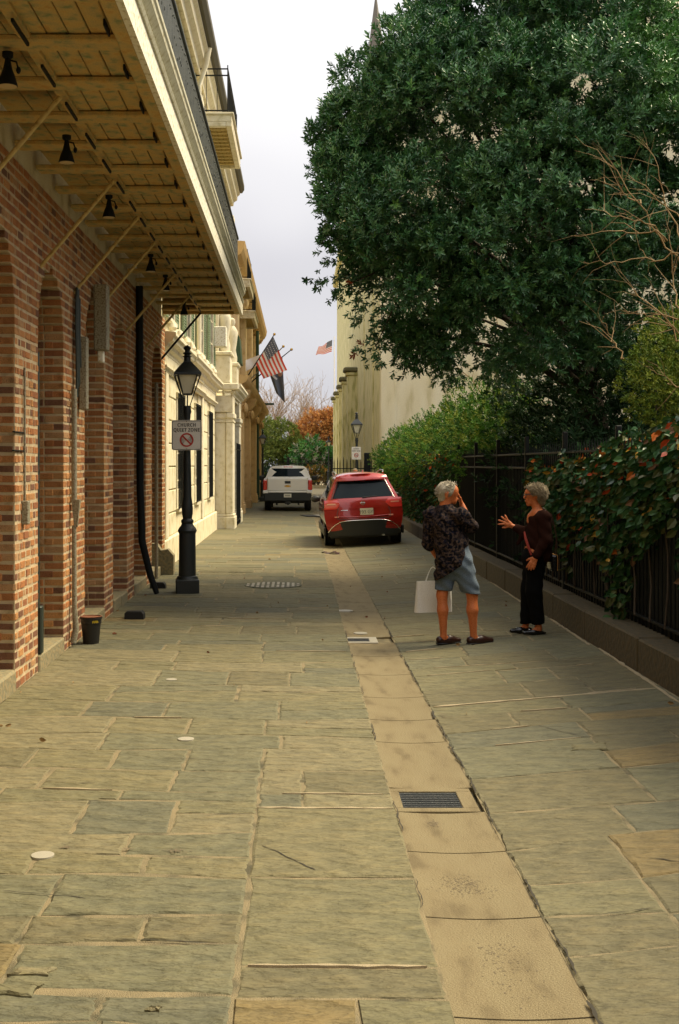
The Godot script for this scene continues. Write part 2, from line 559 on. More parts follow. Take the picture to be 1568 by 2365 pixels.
	mat("plate", Color(0.70, 0.66, 0.50), 0.5)
	mat("ink", Color(0.03, 0.03, 0.03), 0.6)
	mat("gold", Color(0.62, 0.36, 0.06), 0.3, {"metal": 0.8})
	mat("sign_white", Color(0.90, 0.86, 0.76), 0.5, {"t": "fine", "s": 2.0})
	mat("sign_red", Color(0.50, 0.03, 0.02), 0.5)
	mat("flag_white", Color(0.74, 0.72, 0.70), 0.8, {"back": Color(0.35, 0.34, 0.34)})
	mat("flag_red", Color(0.60, 0.07, 0.03), 0.8, {"back": Color(0.3, 0.03, 0.02)})
	mat("flag_blue", Color(0.10, 0.11, 0.14), 0.8, {"back": Color(0.05, 0.05, 0.07)})
	mat("flag_grey", Color(0.13, 0.145, 0.18), 0.85, {"back": Color(0.04, 0.04, 0.05)})
	mat("flag_pink", Color(0.62, 0.36, 0.26), 0.85)
	mat("pole_white", Color(0.75, 0.75, 0.75), 0.4)
	mat("skin", Color(0.52, 0.175, 0.06), 0.5, {"t": "skin", "s": 5.0, "spec": 0.4})
	mat("hair_white", Color(0.88, 0.82, 0.68), 0.6, {"t": "hair", "s": Vector3(9, 3, 9), "h": "height_fine", "hs": 1.2})
	mat("hair_grey", Color(0.50, 0.41, 0.26), 0.6, {"t": "hair", "s": Vector3(7, 4, 7), "h": "height_fine", "hs": 1.6})
	mat("shirt", Color(0.62, 0.6, 0.58), 0.95, {"spec": 0.2, "t": "shirt", "s": 2.6, "d": "fine", "ds": 8.0})
	mat("denim", Color(0.17, 0.21, 0.25), 0.9, {"t": "denim", "s": 4.0, "d": "fine", "ds": 12.0})
	mat("black_cloth", Color(0.0035, 0.0035, 0.0035), 0.95, {"spec": 0.2})
	mat("maroon", Color(0.022, 0.007, 0.004), 0.95, {"spec": 0.2, "t": "fine", "s": 8.0})
	mat("red_cloth", Color(0.26, 0.028, 0.014), 0.8)
	mat("leather", Color(0.035, 0.010, 0.006), 0.35, {"t": "fine", "s": 9.0})
	mat("leather_black", Color(0.006, 0.006, 0.006), 0.25)
	mat("bag_white", Color(0.86, 0.85, 0.80), 0.7, {"t": "fine", "s": 2.0})
	mat("bucket", Color(0.014, 0.013, 0.011), 0.5, {"t": "fine", "s": 5.0})
	mat("bucket_rust", Color(0.20, 0.07, 0.03), 0.9, {"t": "fine", "s": 9.0})
	mat("yellow_ink", Color(0.65, 0.50, 0.03), 0.6)
	mat("rubber", Color(0.008, 0.008, 0.008), 0.7)
	mat("brass", Color(0.45, 0.24, 0.08), 0.35, {"metal": 1.0})

# ---------------------------------------------------------------- the ground
# the flags fall a little to the stone channel and rise again to the garden kerb
func gy(x: float) -> float:
	if x < 0.55:
		return (0.55 - x) * 0.006
	if x < 1.05:
		return -0.012
	return (minf(x, 3.03) - 1.05) * 0.05

# one flagstone with uneven edges: four corners (x, distance), counter-clockwise from above
func flag_into(sh: Shape, q: Array, lift: float, rough_edge: float, steps := 4) -> void:
	var ring := []
	for i in 4:
		var a: Vector2 = q[i]
		var b: Vector2 = q[(i + 1) % 4]
		var nn := Vector2(-(b - a).y, (b - a).x).normalized()
		for k in steps:
			var t := (k + (rng.randf_range(-0.2, 0.2) if k > 0 else 0.0)) / steps
			var amp := rough_edge if k > 0 else rough_edge * 0.6
			ring.append(a.lerp(b, t) + nn * absf(rng.randfn(0.0, amp)))
	var m := Vector2.ZERO
	for p in ring:
		m += p
	m /= ring.size()
	var top := []
	var mid := []
	var low := []
	for p in ring:
		var inn: Vector2 = p + (m - p).normalized() * rng.randf_range(0.010, 0.022)
		top.append(Vector3(inn.x, gy(inn.x) + lift + rng.randf_range(-0.001, 0.001), -inn.y))
		mid.append(Vector3(p.x, gy(p.x) + lift - rng.randf_range(0.004, 0.009), -p.y))
		low.append(Vector3(p.x, gy(p.x) + lift - 0.035, -p.y))
	var c := Vector3(m.x, gy(m.x) + lift, -m.y)
	for i in top.size():
		var j := (i + 1) % top.size()
		sh.tri(c, top[i], top[j], Vector3(-0.05 if m.x > 1.05 else 0.0, 1, 0).normalized())
		sh.quad(mid[i], mid[j], top[j], top[i])
		sh.quad(low[i], low[j], mid[j], mid[i])

func build_ground() -> void:
	struct("ground", Shape.new().box(Vector3(-180, -0.30, -320), Vector3(180, -0.075, 40)).mesh(), M.earth)
	var plaza := Shape.new().box(Vector3(-60, -0.06, -150), Vector3(60, -0.004, -78))
	struct("square_pavement", plaza.mesh(), M.plaza)
	# mortar bed under the flags
	var bed := Shape.new()
	bed.sheet([[Vector3(-2.6, -0.005 + gy(-2.6), -1.5), Vector3(0.55, -0.005, -1.5)], [Vector3(-2.6, -0.005 + gy(-2.6), -78), Vector3(0.55, -0.005, -78)]])
	bed.sheet([[Vector3(0.55, -0.034, -1.5), Vector3(1.05, -0.034, -1.5)], [Vector3(0.55, -0.036, -78), Vector3(1.05, -0.036, -78)]])
	bed.sheet([[Vector3(1.05, -0.005, -1.5), Vector3(3.3, 0.1075, -1.5)], [Vector3(1.05, -0.005, -78), Vector3(3.3, 0.1075, -78)]])
	var paving := struct("alley_paving", bed.mesh(), M.bed)
	# courses across the alley, each cut into stones of uneven width: [x from, x to, distances where courses end, slant, width range]
	var fields := [
		[-2.43, -0.24, [3.1, 3.75, 4.2, 4.5, 4.98, 5.22, 5.74, 6.08, 6.42, 7.0, 7.22, 7.75, 8.3], -0.015, [0.42, 1.0]],
		[-0.24, 0.555, [3.1, 4.42, 4.70, 5.72, 6.86, 7.16, 7.7, 8.3], 0.0, [0.7, 1.0]],
		[-2.43, 0.555, [8.3, 8.72, 9.3], -0.01, [0.45, 1.25]],
		[1.045, 3.02, [3.0, 3.9, 4.78, 5.62, 6.15, 6.7, 7.5, 8.3, 8.75, 9.3, 9.75], 0.15, [0.5, 1.1]],
	]
	var made := []
	var joints := []
	for fi in fields.size():
		var f: Array = fields[fi]
		var z: Array = f[2].duplicate()
		if fi >= 2:
			while z[-1] < 74.0:
				z.append(z[-1] + rng.randf_range(0.3, 0.72) * (1.0 if z[-1] < 30 else 1.6))
		for k in z.size() - 1:
			var cuts := [f[0]]
			while f[1] - cuts[-1] > f[4][1] * 1.25:
				cuts.append(cuts[-1] + rng.randf_range(f[4][0], f[4][1]))
			if f[1] - cuts[-1] > f[4][1] * 0.9 and fi != 1:
				cuts.append(lerpf(cuts[-1], f[1], rng.randf_range(0.4, 0.6)))
			if fi == 1 and k in [0, 4, 5]:
				cuts.append(0.21 if k == 0 else 0.02)
			cuts.append(f[1])
			for i in cuts.size() - 1:
				var x0: float = cuts[i]
				var x1: float = cuts[i + 1]
				var g := 0.001 + 0.005 * rng.randf()
				var za: float = z[k] + f[3] * (x0 - f[0])
				var zb: float = z[k + 1] + f[3] * (x0 - f[0])
				var dz: float = f[3] * (x1 - x0)
				var lean := rng.randf_range(-0.008, 0.008)
				var amp := 0.0 if fi == 1 else 1.0
				var wob := func(n: int, x: float) -> float: return amp * (0.045 * sin(x * 2.1 + n * 1.7 + fi) + 0.025 * sin(x * 5.3 + n * 2.9))
				var w0 := [wob.call(k, x0), wob.call(k, x1), wob.call(k + 1, x1), wob.call(k + 1, x0)]
				var q := [Vector2(x0 + g, za + g), Vector2(x1 - g, za + dz + g), Vector2(x1 - g + lean, zb + dz - g), Vector2(x0 + g + lean, zb - g)]
				for e in 4:
					q[e].y += w0[e]
				if x1 >= f[1] - 0.001 or x0 <= f[0] + 0.001:
					q[2].x = x1 - g
					q[3].x = x0 + g
				var pool := [0, 1, 2, 3, 4, 5, 0, 1]
				if fi == 0 and za < 5.7: pool = [3, 6, 1, 3, 4, 3]
				elif fi == 3: pool = [4, 1, 3, 4, 0, 4]
				var tone: int = pool[rng.randi() % pool.size()]
				if fi == 1 and k == 0 and i == 0 or rng.randf() < 0.025: tone = 7
				if za > 3.6 and za < 16.0: joints.append([q[3], q[2], fi])
				if zb - za > 0.55 and rng.randf() < 0.22 and fi != 1:
					# a stone pieced from two
					var t := rng.randf_range(0.4, 0.6)
					var ma: Vector2 = q[0].lerp(q[3], t)
					var mb: Vector2 = q[1].lerp(q[2], t + rng.randf_range(-0.12, 0.12))
					made.append([[q[0], q[1], mb - Vector2(0, 0.006), ma - Vector2(0, 0.006)], tone, za])
					made.append([[ma + Vector2(0, 0.006), mb + Vector2(0, 0.006), q[2], q[3]], pool[rng.randi() % pool.size()], za])
				else:
					made.append([q, tone, za])
	made.sort_custom(func(a, b): return a[2] < b[2])
	var rest := Shape.new()
	rest.colored = true
	for i in made.size():
		var e: Array = made[i]
		var lift := rng.randf_range(-0.003, 0.004)
		if i < 270:
			var sh := Shape.new()
			flag_into(sh, e[0], lift, 0.0055, 7)
			put("flagstone", sh.mesh(), M["slab%d" % e[1]], paving)
		else:
			rest.col = M["slab%d" % e[1]].albedo_color.srgb_to_linear()
			flag_into(rest, e[0], lift, 0.005, 2)
	var far_mat := mat("slab_far", Color(1, 1, 1), 0.82, {"t": "cleft", "s": Vector3(0.42, 1.0, 0.95), "d": "grain", "ds": Vector3(2.6, 3.0, 4.4), "vcol": true})
	put("far_flagstones", rest.mesh(), far_mat, paving).set_meta("kind", "stuff")
	# pale mortar left in some of the joints
	var runs := [[1.08, 9.72, 2.95, 10.02, 0.05], [2.96, 9.4, 3.02, 12.2, 0.05], [2.98, 12.4, 3.02, 14.5, 0.04], [2.98, 15.0, 3.02, 19.0, 0.035], [-0.24, 6.86, 0.53, 6.86, 0.03], [-0.2, 4.7, 0.5, 4.7, 0.025], [-0.1, 7.16, 0.5, 7.16, 0.02]]
	for j in joints:
		var u := rng.randf()
		if u < (0.42 if j[2] == 3 else 0.16):
			var t0 := rng.randf_range(0.0, 0.4)
			var t1 := rng.randf_range(0.55, 1.0)
			var pa: Vector2 = j[0].lerp(j[1], t0)
			var pb: Vector2 = j[0].lerp(j[1], t1)
			runs.append([pa.x, pa.y + 0.006, pb.x, pb.y + 0.006, rng.randf_range(0.018, 0.036)])
	for r in runs:
		var sh := Shape.new()
		var a := Vector2(r[0], r[1])
		var b := Vector2(r[2], r[3])
		var nn := Vector2(-(b - a).y, (b - a).x).normalized()
		var n := int(clampf((b - a).length() / 0.07, 4, 24))
		var l := []
		var rr := []
		for k in n + 1:
			var t := float(k) / n
			var w: float = r[4] * 0.46 * (0.4 + 0.8 * pow(rng.randf(), 1.5)) * (0.25 if k == 0 or k == n else 1.0)
			var p := a.lerp(b, t) + nn * rng.randf_range(-0.006, 0.006)
			var pl := p + nn * w
			var pr := p - nn * w
			l.append(Vector3(pl.x, gy(pl.x) + 0.0055, -pl.y))
			rr.append(Vector3(pr.x, gy(pr.x) + 0.0055, -pr.y))
		sh.sheet([rr, l])
		sh.sheet([l, l.map(func(p): return p - Vector3(0, 0.012, 0))])
		sh.sheet([rr.map(func(p): return p - Vector3(0, 0.012, 0)), rr])
		put("mortar_run", sh.mesh(), M.mortar_light, paving)
	# cracks across stones and along the channel: [x, distance] from, to, width
	var cracks := [[-0.20, 6.18, 0.08, 5.80, 0.012], [-1.95, 9.55, -1.35, 9.46, 0.012], [-1.6, 7.42, -1.2, 7.35, 0.010], [-1.35, 5.5, -0.95, 5.42, 0.010], [-0.9, 8.0, -0.55, 7.96, 0.010], [-1.25, 4.4, -1.1, 4.05, 0.010], [2.0, 7.6, 2.35, 7.5, 0.010], [1.7, 5.9, 2.05, 5.65, 0.012], [1.75, 8.9, 2.0, 8.4, 0.010], [-0.35, 10.4, 0.2, 10.3, 0.014], [-2.2, 12.1, -1.5, 12.0, 0.014], [2.3, 11.6, 2.7, 11.5, 0.016], [-0.75, 4.95, -0.3, 4.9, 0.008], [-1.9, 6.4, -1.55, 6.3, 0.010], [1.3, 5.2, 1.55, 5.25, 0.008]]
	var along := 3.2
	while along < 15.0:
		var ln := rng.randf_range(0.2, 0.7)
		if rng.randf() < 0.75: cracks.append([1.052, along, 1.056, along + ln, rng.randf_range(0.008, 0.022)])
		if rng.randf() < 0.5: cracks.append([0.548, along, 0.552, along + ln, rng.randf_range(0.006, 0.014)])
		along += ln + rng.randf_range(0.05, 0.3)
	for c in cracks:
		var sh := Shape.new()
		var a := Vector2(c[0], c[1])
		var b := Vector2(c[2], c[3])
		var nn := Vector2(-(b - a).y, (b - a).x).normalized()
		var n := int(clampf((b - a).length() / 0.035, 5, 24))
		var l := []
		var rr := []
		var drift := 0.0
		for k in n + 1:
			drift = drift * 0.85 + rng.randf_range(-0.006, 0.006)
			var w: float = c[4] * 0.5 * rng.randf_range(0.25, 1.0) * (0.15 if k == 0 or k == n else 1.0)
			var p := a.lerp(b, float(k) / n) + nn * drift
			l.append(Vector3((p + nn * w).x, maxf(gy((p + nn * w).x), 0.0) + 0.0062, -(p + nn * w).y))
			rr.append(Vector3((p - nn * w).x, maxf(gy((p - nn * w).x), 0.0) + 0.0062, -(p - nn * w).y))
		sh.sheet([rr, l])
		put("crack", sh.mesh(), M.crack, paving)
	# small stones patched in among the near flags
	for q in [[-1.02, 4.63, 0.09, 0.035, 5], [-1.06, 4.47, 0.11, 0.05, 0], [-0.52, 4.32, 0.03, 0.02, 5], [1.95, 8.15, 0.14, 0.09, 0]]:
		var sh := Shape.new()
		var x: float = q[0]
		var z: float = q[1]
		flag_into(sh, [Vector2(x - q[2], z - q[3]), Vector2(x + q[2] * 0.8, z - q[3] * 1.1), Vector2(x + q[2], z + q[3]), Vector2(x - q[2] * 0.7, z + q[3] * 0.9)], 0.012, 0.008, 4)
		put("patch_stone", sh.mesh(), M["slab%d" % q[4]], paving)
	# the shallow channel of concrete panels
	var chan := Node3D.new()
	chan.name = "drain_channel"
	add_child(chan)
	chan.set_meta("kind", "structure")
	var ends := [3.0, 4.29, 5.24, 6.13, 6.83, 7.335, 8.55, 9.3, 10.2, 11.3, 12.4, 13.3, 13.75]
	while ends[-1] < 74.0:
		ends.append(ends[-1] + rng.randf_range(1.0, 1.4) * (1.0 if ends[-1] < 25 else 2.5))
	for k in ends.size() - 1:
		if absf(ends[k] - 6.83) < 0.01 or absf(ends[k] - 13.3) < 0.01:
			continue
		var rows := []
		for zz in 5:
			var z: float = lerpf(ends[k] + 0.006, ends[k + 1] - 0.006, zz / 4.0)
			var row := []
			for i in 9:
				var t := i / 8.0
				var edge := 0.0
				row.append(Vector3(0.538 + 0.524 * t + edge, -0.006 - 0.012 * sin(t * PI), -z))
			rows.append(row)
		var sh := Shape.new().sheet(rows)
		for e in [0, 4]:
			var row: Array = rows[e]
			var low: Array = row.map(func(p): return p - Vector3(0, 0.03, 0))
			sh.sheet([low, row] if e == 0 else [row, low])
		put("channel_panel", sh.mesh(), M.gutter, chan)
	# oil drips: many small dark drops
	for s in [[0.78, 5.66, 0.085, 0.12, 150], [0.74, 6.62, 0.03, 0.05, 50], [-0.62, 6.08, 0.045, 0.03, 60], [-0.86, 6.10, 0.022, 0.015, 25], [-1.18, 6.12, 0.02, 0.015, 25], [1.12, 9.35, 0.04, 0.1, 60], [0.62, 13.0, 0.05, 0.08, 50], [2.6, 10.9, 0.10, 0.06, 70], [0.8, 4.8, 0.10, 0.25, 80]]:
		var sh := Shape.new()
		for n in s[4] * 2:
			var p := Vector2(s[0] + rng.randfn() * s[2] * 0.6, s[1] + rng.randfn() * s[3] * 0.6)
			var t := clampf((p.x - 0.538) / 0.524, 0, 1)
			var y := gy(p.x) + 0.0065 if p.x < 0.55 or p.x > 1.05 else -0.0045 - 0.012 * sin(t * PI)
			var r := rng.randf_range(0.001, 0.005)
			var ring := []
			for i in 7:
				var a := TAU * i / 7
				ring.append(Vector3(p.x + cos(a) * r * rng.randf_range(0.6, 1.3), y, -p.y - sin(a) * r * rng.randf_range(-1.3, -0.6)))
			ring.reverse()
			sh.cap(ring)
		put("oil_drips", sh.mesh(), M.oil, chan if absf(s[0] - 0.8) < 0.25 else paving).set_meta("kind", "stuff")
	drain(0.53, 1.03, 6.84, 7.325, 9, "square iron drain grate with horizontal bars in the near channel", M.gutter)
	drain(0.46, 0.88, 13.32, 13.73, 4, "small pale rimmed drain further along the channel beside the man", M.white_cap)
	# cover with pale studs
	var mh := thing("manhole_cover", "round manhole cover with pale worn studs in the flagstones", "manhole cover", Vector3(-0.42, gy(-0.42) + 0.006, -19.4))
	put("lid", Shape.new().lathe([[0.46, -0.02], [0.46, 0.006], [0.0, 0.006]], Vector3.ZERO, 32).mesh(), M.slab6, mh)
	var studs := Shape.new()
	for i in range(-5, 6):
		for j in range(-5, 6):
			if Vector2(i, j).length() < 5.4 and rng.randf() < 0.85:
				studs.cbox(Vector3(i * 0.08 - 0.022, 0.003, j * 0.08 - 0.026), Vector3(i * 0.08 + 0.022, 0.014, j * 0.08 + 0.026), 0.005)
	put("studs", studs.mesh(), M.white_cap, mh).set_meta("kind", "stuff")
	var caps := [[-1.27, 6.0, 0.057, "pale round metal cap set in the near flagstone at the picture's edge"], [-0.80, 8.55, 0.058, "pale round metal cap in a tan flagstone left of the channel"],
		[-1.15, 10.9, 0.05, "pale round cap in the flags in front of the black bucket"], [0.62, 16.2, 0.11, "pale oval patch cap beside the channel near the red car"], [0.72, 14.05, 0.08, "pale round cap just behind the small rimmed drain"]]
	for c in caps:
		var o := put("survey_cap", Shape.new().lathe([[c[2], -0.01], [c[2], 0.001], [c[2] * 0.9, 0.0025], [0.0, 0.0025]], Vector3.ZERO, 20).mesh(), M.white_cap, null, Vector3(c[0], gy(c[0]) + 0.006, -c[1]))
		tag(o, c[3], "metal cap", "pale caps set in the paving")

func drain(x0: float, x1: float, z0: float, z1: float, bars: int, label: String, rim: Material) -> void:
	var d := thing("drain_grate", label, "drain", Vector3((x0 + x1) / 2, -0.012, -(z0 + z1) / 2), "drain grates along the channel")
	var w := (x1 - x0) / 2
	var h := (z1 - z0) / 2
	var b := 0.07
	var fr := Shape.new()
	fr.cbox(Vector3(-w, -0.03, h - b), Vector3(w, 0.004, h), 0.004)
	fr.cbox(Vector3(-w, -0.03, -h), Vector3(w, 0.004, -h + b), 0.004)
	fr.cbox(Vector3(-w, -0.03, -h + b), Vector3(-w + b, 0.004, h - b), 0.004)
	fr.cbox(Vector3(w - b * 1.3, -0.03, -h + b), Vector3(w, 0.004, h - b), 0.004)
	put("frame", fr.mesh(), rim, d)
	put("pit_shade", Shape.new().box(Vector3(-w + b, -0.021, -h + b), Vector3(w - b, -0.017, h - b)).mesh(), M.rubber, d)  # thin black plate painted for the shade of a deeper pit
	for i in bars:
		var z := lerpf(-h + b, h - b, (i + 0.5) / bars)
		put("bar", cb(Vector3(-w + b - 0.01, -0.026, z - 0.0075), Vector3(w - b * 1.3 + 0.01, -0.001, z + 0.0075), 0.003), M.lamp_iron, d)
	for s in [-1, 1]:
		put("bar", cb(Vector3(s * (w - b) - 0.008, -0.028, -h + b), Vector3(s * (w - b) + 0.008, -0.004, h - b), 0.003), M.black_iron, d)

# ---------------------------------------------------------------- brick arcade with gallery
const WALL_X := -2.43
const PIERS := [[-8.6, -7.4], [-6.2, -5.0], [-3.8, -2.6], [-1.4, -0.2], [1.0, 2.3], [3.4, 4.4], [5.5, 6.5], [7.6, 9.0], [10.36, 11.30], [12.5, 13.75], [15.1, 15.85], [17.1, 17.85], [19.2, 20.0], [21.5, 21.95]]
const COURSE := 0.0845
const SPRING := 3.2
const SOFFIT := 4.61
const RAIL_X := -1.04

# how far the pier reaches into the opening beside it at height y (the arches spring from SPRING)
func arch_reach(y: float, half: float) -> float:
	if y <= SPRING:
		return 0.0
	var rise := minf(half * 1.1, 1.25)
	var t := (y - SPRING) / rise
	if t >= 1.0:
		return half
	return half * (1.0 - sqrt(1.0 - t * t))

func build_arcade() -> void:
	var b := thing("brick_arcade_building", "old brick arcade building with arched openings under a wooden gallery", "building")
	var rest := Shape.new()
	rest.colored = true
	var bricks := 0
	var unit := []
	for i in 4:
		var s := Shape.new()
		s.cbox(Vector3(-0.5, -0.5, -0.5), Vector3(0.5, 0.5, 0.5), 0.06 + 0.02 * i)
		for k in s.v.size():
			s.v[k] += Vector3(0, sin(s.v[k].x * 7 + i) * 0.05, sin(s.v[k].y * 5 + i * 2) * 0.012)
		unit.append(s.mesh())
	var ncourse := int(SOFFIT / COURSE)
	for pi in range(PIERS.size()):
		var za: float = PIERS[pi][0]
		var zb: float = PIERS[pi][1]
		var pier := empty("pier", b)
		var core := Shape.new()
		var half_a: float = (za - PIERS[pi - 1][1]) / 2 if pi > 0 else 0.6
		var half_b: float = (PIERS[pi + 1][0] - zb) / 2 if pi < PIERS.size() - 1 else 0.0
		for k in ncourse:
			var y0 := k * COURSE + 0.01
			var y1 := y0 + COURSE
			var a := za - arch_reach(y0 + COURSE / 2, half_a)
			var e := zb + arch_reach(y0 + COURSE / 2, half_b)
			core.box(Vector3(-2.95, y0, -e + 0.013), Vector3(WALL_X - 0.005, y1, -a - 0.0135))
			if zb < 9.1 and not (za > 7 and k >= 30):
				continue
			# street face: stretchers and headers along z
			var z := a
			var off := (k % 2) * 0.105
			var first := true
			while z < e - 0.02:
				var ln := 0.20 if rng.randf() < 0.62 else 0.097
				if first and k % 2 == 1: ln = 0.097 + off * 0.3
				first = false
				var z2 := minf(z + ln, e)
				if e - z2 < 0.06: z2 = e
				lay_brick(rest, pier, unit, pi == 8 and bricks < 262 and y1 < SPRING + 0.3, Vector3(WALL_X - 0.1, (y0 + y1) / 2, -(z + z2) / 2), Vector3(0.2, COURSE - 0.021, z2 - z - 0.018))
				if pi == 8 and y1 < SPRING + 0.3: bricks += 1
				z = z2
			# jamb facing the opening before the pier
			var x := WALL_X - (0.20 if k % 2 == 0 else 0.10)
			while x > -2.92:
				var x2 := maxf(x - (0.20 if rng.randf() < 0.5 else 0.1), -2.95)
				lay_brick(rest, pier, unit, pi == 8 and x > -2.66 and bricks < 262 and y1 < SPRING + 0.3, Vector3((x + x2) / 2, (y0 + y1) / 2, -a - 0.05), Vector3(x - x2 - 0.018, COURSE - 0.021, 0.1))
				if pi == 8 and x > -2.66 and y1 < SPRING + 0.3: bricks += 1
				x = x2
		put("mortar_core", core.mesh(), M.mortar, pier)
	var st := put("brickwork", rest.mesh(), M.brick_many, b)
	st.set_meta("kind", "stuff")
	# stone sills between the piers, doors behind them painted near black for the shade there
	for pi in PIERS.size() - 1:
		var a: float = PIERS[pi][1]
		var e: float = PIERS[pi + 1][0]
		var parts := 2 if e - a > 1.2 else 1
		for s in parts:
			var p := lerpf(a, e, float(s) / parts) + 0.006
			var q := lerpf(a, e, float(s + 1) / parts) - 0.006
			put("stone_sill", cb(Vector3(-3.1, 0.0, -q), Vector3(WALL_X + 0.012, 0.17 + rng.randf_range(-0.008, 0.008), -p), 0.014), M.step_stone, b)
		var door := empty("door", b)
		put("door_leaf", cb(Vector3(-2.99, 0.17, -e), Vector3(-2.93, SOFFIT, -a), 0.004), M.dark_door, door)
		for yy in [[0.3, 1.1], [1.2, 2.1], [2.2, 3.1]]:
			for s in 2:
				var p := lerpf(a, e, s * 0.5) + 0.1
				var q := lerpf(a, e, s * 0.5 + 0.5) - 0.1
				put("door_panel", cb(Vector3(-2.935, yy[0], -q), Vector3(-2.915, yy[1], -p), 0.008), M.dark_door, door)
	# worn kerb stone at the foot of the first opening
	put("stone_sill", cb(Vector3(-2.75, 0.0, -10.34), Vector3(WALL_X + 0.02, 0.2, -9.02), 0.02), M.step_stone, b)
	put("wall_behind", Shape.new().box(Vector3(-6.0, 0, -21.9), Vector3(-3.0, 9.0, 9.0)).mesh(), M.dark_door, b)
	put("upper_wall", Shape.new().box(Vector3(-2.99, SOFFIT - 0.03, -21.6), Vector3(WALL_X - 0.02, 9.0, 9.0)).mesh(), M.cream_wall, b)
	put("roof", Shape.new().box(Vector3(-6.0, 9.0, -21.7), Vector3(-2.2, 9.25, 9.1)).mesh(), M.roof_dark, b)
	build_gallery(b)
	# pipes and boxes fixed to the piers
	var pipe := Shape.new()
	pipe.tube([Vector3(-2.395, 0.06, -12.83), Vector3(-2.365, 0.2, -12.84), Vector3(-2.385, 0.45, -12.86), Vector3(-2.39, 1.3, -12.87)], [0.035, 0.034, 0.026, 0.024], 10)
	pipe.tube([Vector3(-2.39, 1.55, -12.87), Vector3(-2.39, 2.75, -12.87)], [0.03, 0.03], 10)
	put("conduit", pipe.mesh(), M.pipe_grey, b)
	put("conduit_hopper", Shape.new().lathe([[0.022, 1.28], [0.03, 1.34], [0.062, 1.56], [0.062, 1.575], [0.0, 1.575]], Vector3(-2.37, 0, -12.87), 4, Vector2.ONE, PI / 4).mesh(), M.pipe_grey, b)
	var bundle := Shape.new()
	for i in 5:
		var r := 0.012 + 0.006 * (i % 3)
		var z := -13.0 - 0.045 * i
		bundle.tube([Vector3(-2.395, 2.55 + 0.12 * i, z), Vector3(-2.385, 2.9 + 0.1 * sin(i * 2.0), z - 0.015 * sin(i * 5.0)), Vector3(-2.39, 3.35, z + 0.02), Vector3(-2.395, 3.75 + 0.1 * (i % 2), z - 0.01)], [r, r, r, r], 6)
	put("cable_bundle", bundle.mesh(), M.pipe_dark, b)
	put("conduit_cover", cb(Vector3(-2.42, 2.55, -13.42), Vector3(-2.33, 3.35, -13.30), 0.012), M.pipe_grey, b)
	put("cabinet", cb(Vector3(-2.40, 3.28, -14.32), Vector3(-2.24, 4.05, -14.14), 0.012), M.pipe_grey, b)
	put("cabinet_spout", cb(Vector3(-2.36, 3.14, -14.28), Vector3(-2.29, 3.28, -14.18), 0.01), M.white_paint, b)
	put("rod", Shape.new().tube([Vector3(-2.415, 1.62, -10.66), Vector3(-2.415, 2.80, -10.66)], [0.011, 0.011], 6).mesh(), M.pipe_grey, b)
	put("switch_box", cb(Vector3(-2.435, 1.42, -10.70), Vector3(-2.375, 1.63, -10.61), 0.008), M.pipe_grey, b)
	put("iron_tie", cb(Vector3(-2.44, 2.22, -10.70), Vector3(-2.415, 2.232, -10.30), 0.003), M.black_iron, b)
	put("iron_tie", cb(Vector3(-2.44, 2.06, -10.66), Vector3(-2.415, 2.072, -10.28), 0.003), M.black_iron, b)
	put("downspout", Shape.new().tube([Vector3(-2.47, 0.17, -11.36), Vector3(-2.47, 1.4, -11.36), Vector3(-2.47, 3.0, -11.36)], [0.04, 0.036, 0.036], 10).mesh(), M.pipe_dark, b)
	put("downspout_boot", cb(Vector3(-2.50, 0.17, -11.44), Vector3(-2.41, 0.62, -11.33), 0.012), M.pipe_dark, b)
	put("downspout", Shape.new().tube([Vector3(-2.12, 0.02, -18.05), Vector3(-2.22, 0.3, -18.05), Vector3(-2.34, 0.8, -18.05), Vector3(-2.37, 1.6, -18.05), Vector3(-2.38, 4.6, -18.05)], [0.04, 0.05, 0.055, 0.055, 0.055], 10).mesh(), M.black_iron, b)
	put("downspout", Shape.new().tube([Vector3(-2.37, 0.05, -20.1), Vector3(-2.37, 3.3, -20.1)], [0.03, 0.03], 8).mesh(), M.pipe_grey, b)
	put("guard_stone", Shape.new().prism(PackedVector2Array([Vector2(-2.6, 0), Vector2(-2.2, 0), Vector2(-2.2, 0.35), Vector2(-2.3, 0.46), Vector2(-2.42, 0.44), Vector2(-2.5, 0.56), Vector2(-2.6, 0.56)]), -21.45, -21.2).mesh(), M.step_stone, b)

func lay_brick(rest: Shape, pier: Node3D, unit: Array, single: bool, at: Vector3, size: Vector3) -> void:
	var w := [0, 0, 1, 1, 2, 2, 3, 4, 5]
	var tone: int = w[rng.randi() % w.size()]
	# many bricks in the lowest courses are darker
	if at.y < 0.45 and rng.randf() < 0.5: tone = 5
	at += Vector3(rng.randf_range(-0.004, 0.004), rng.randf_range(-0.0015, 0.0015), 0)
	if single:
		var o := put("brick", unit[rng.randi() % unit.size()], M["brick%d" % tone], pier, at)
		o.scale = size
		o.rotation.x = rng.randf_range(-0.008, 0.008)
		return
	var c: Color = M["brick%d" % tone].albedo_color.srgb_to_linear()
	rest.col = c * rng.randf_range(0.85, 1.12)
	rest.col.a = 1.0
	rest.cbox(at - size / 2, at + size / 2, 0.006)

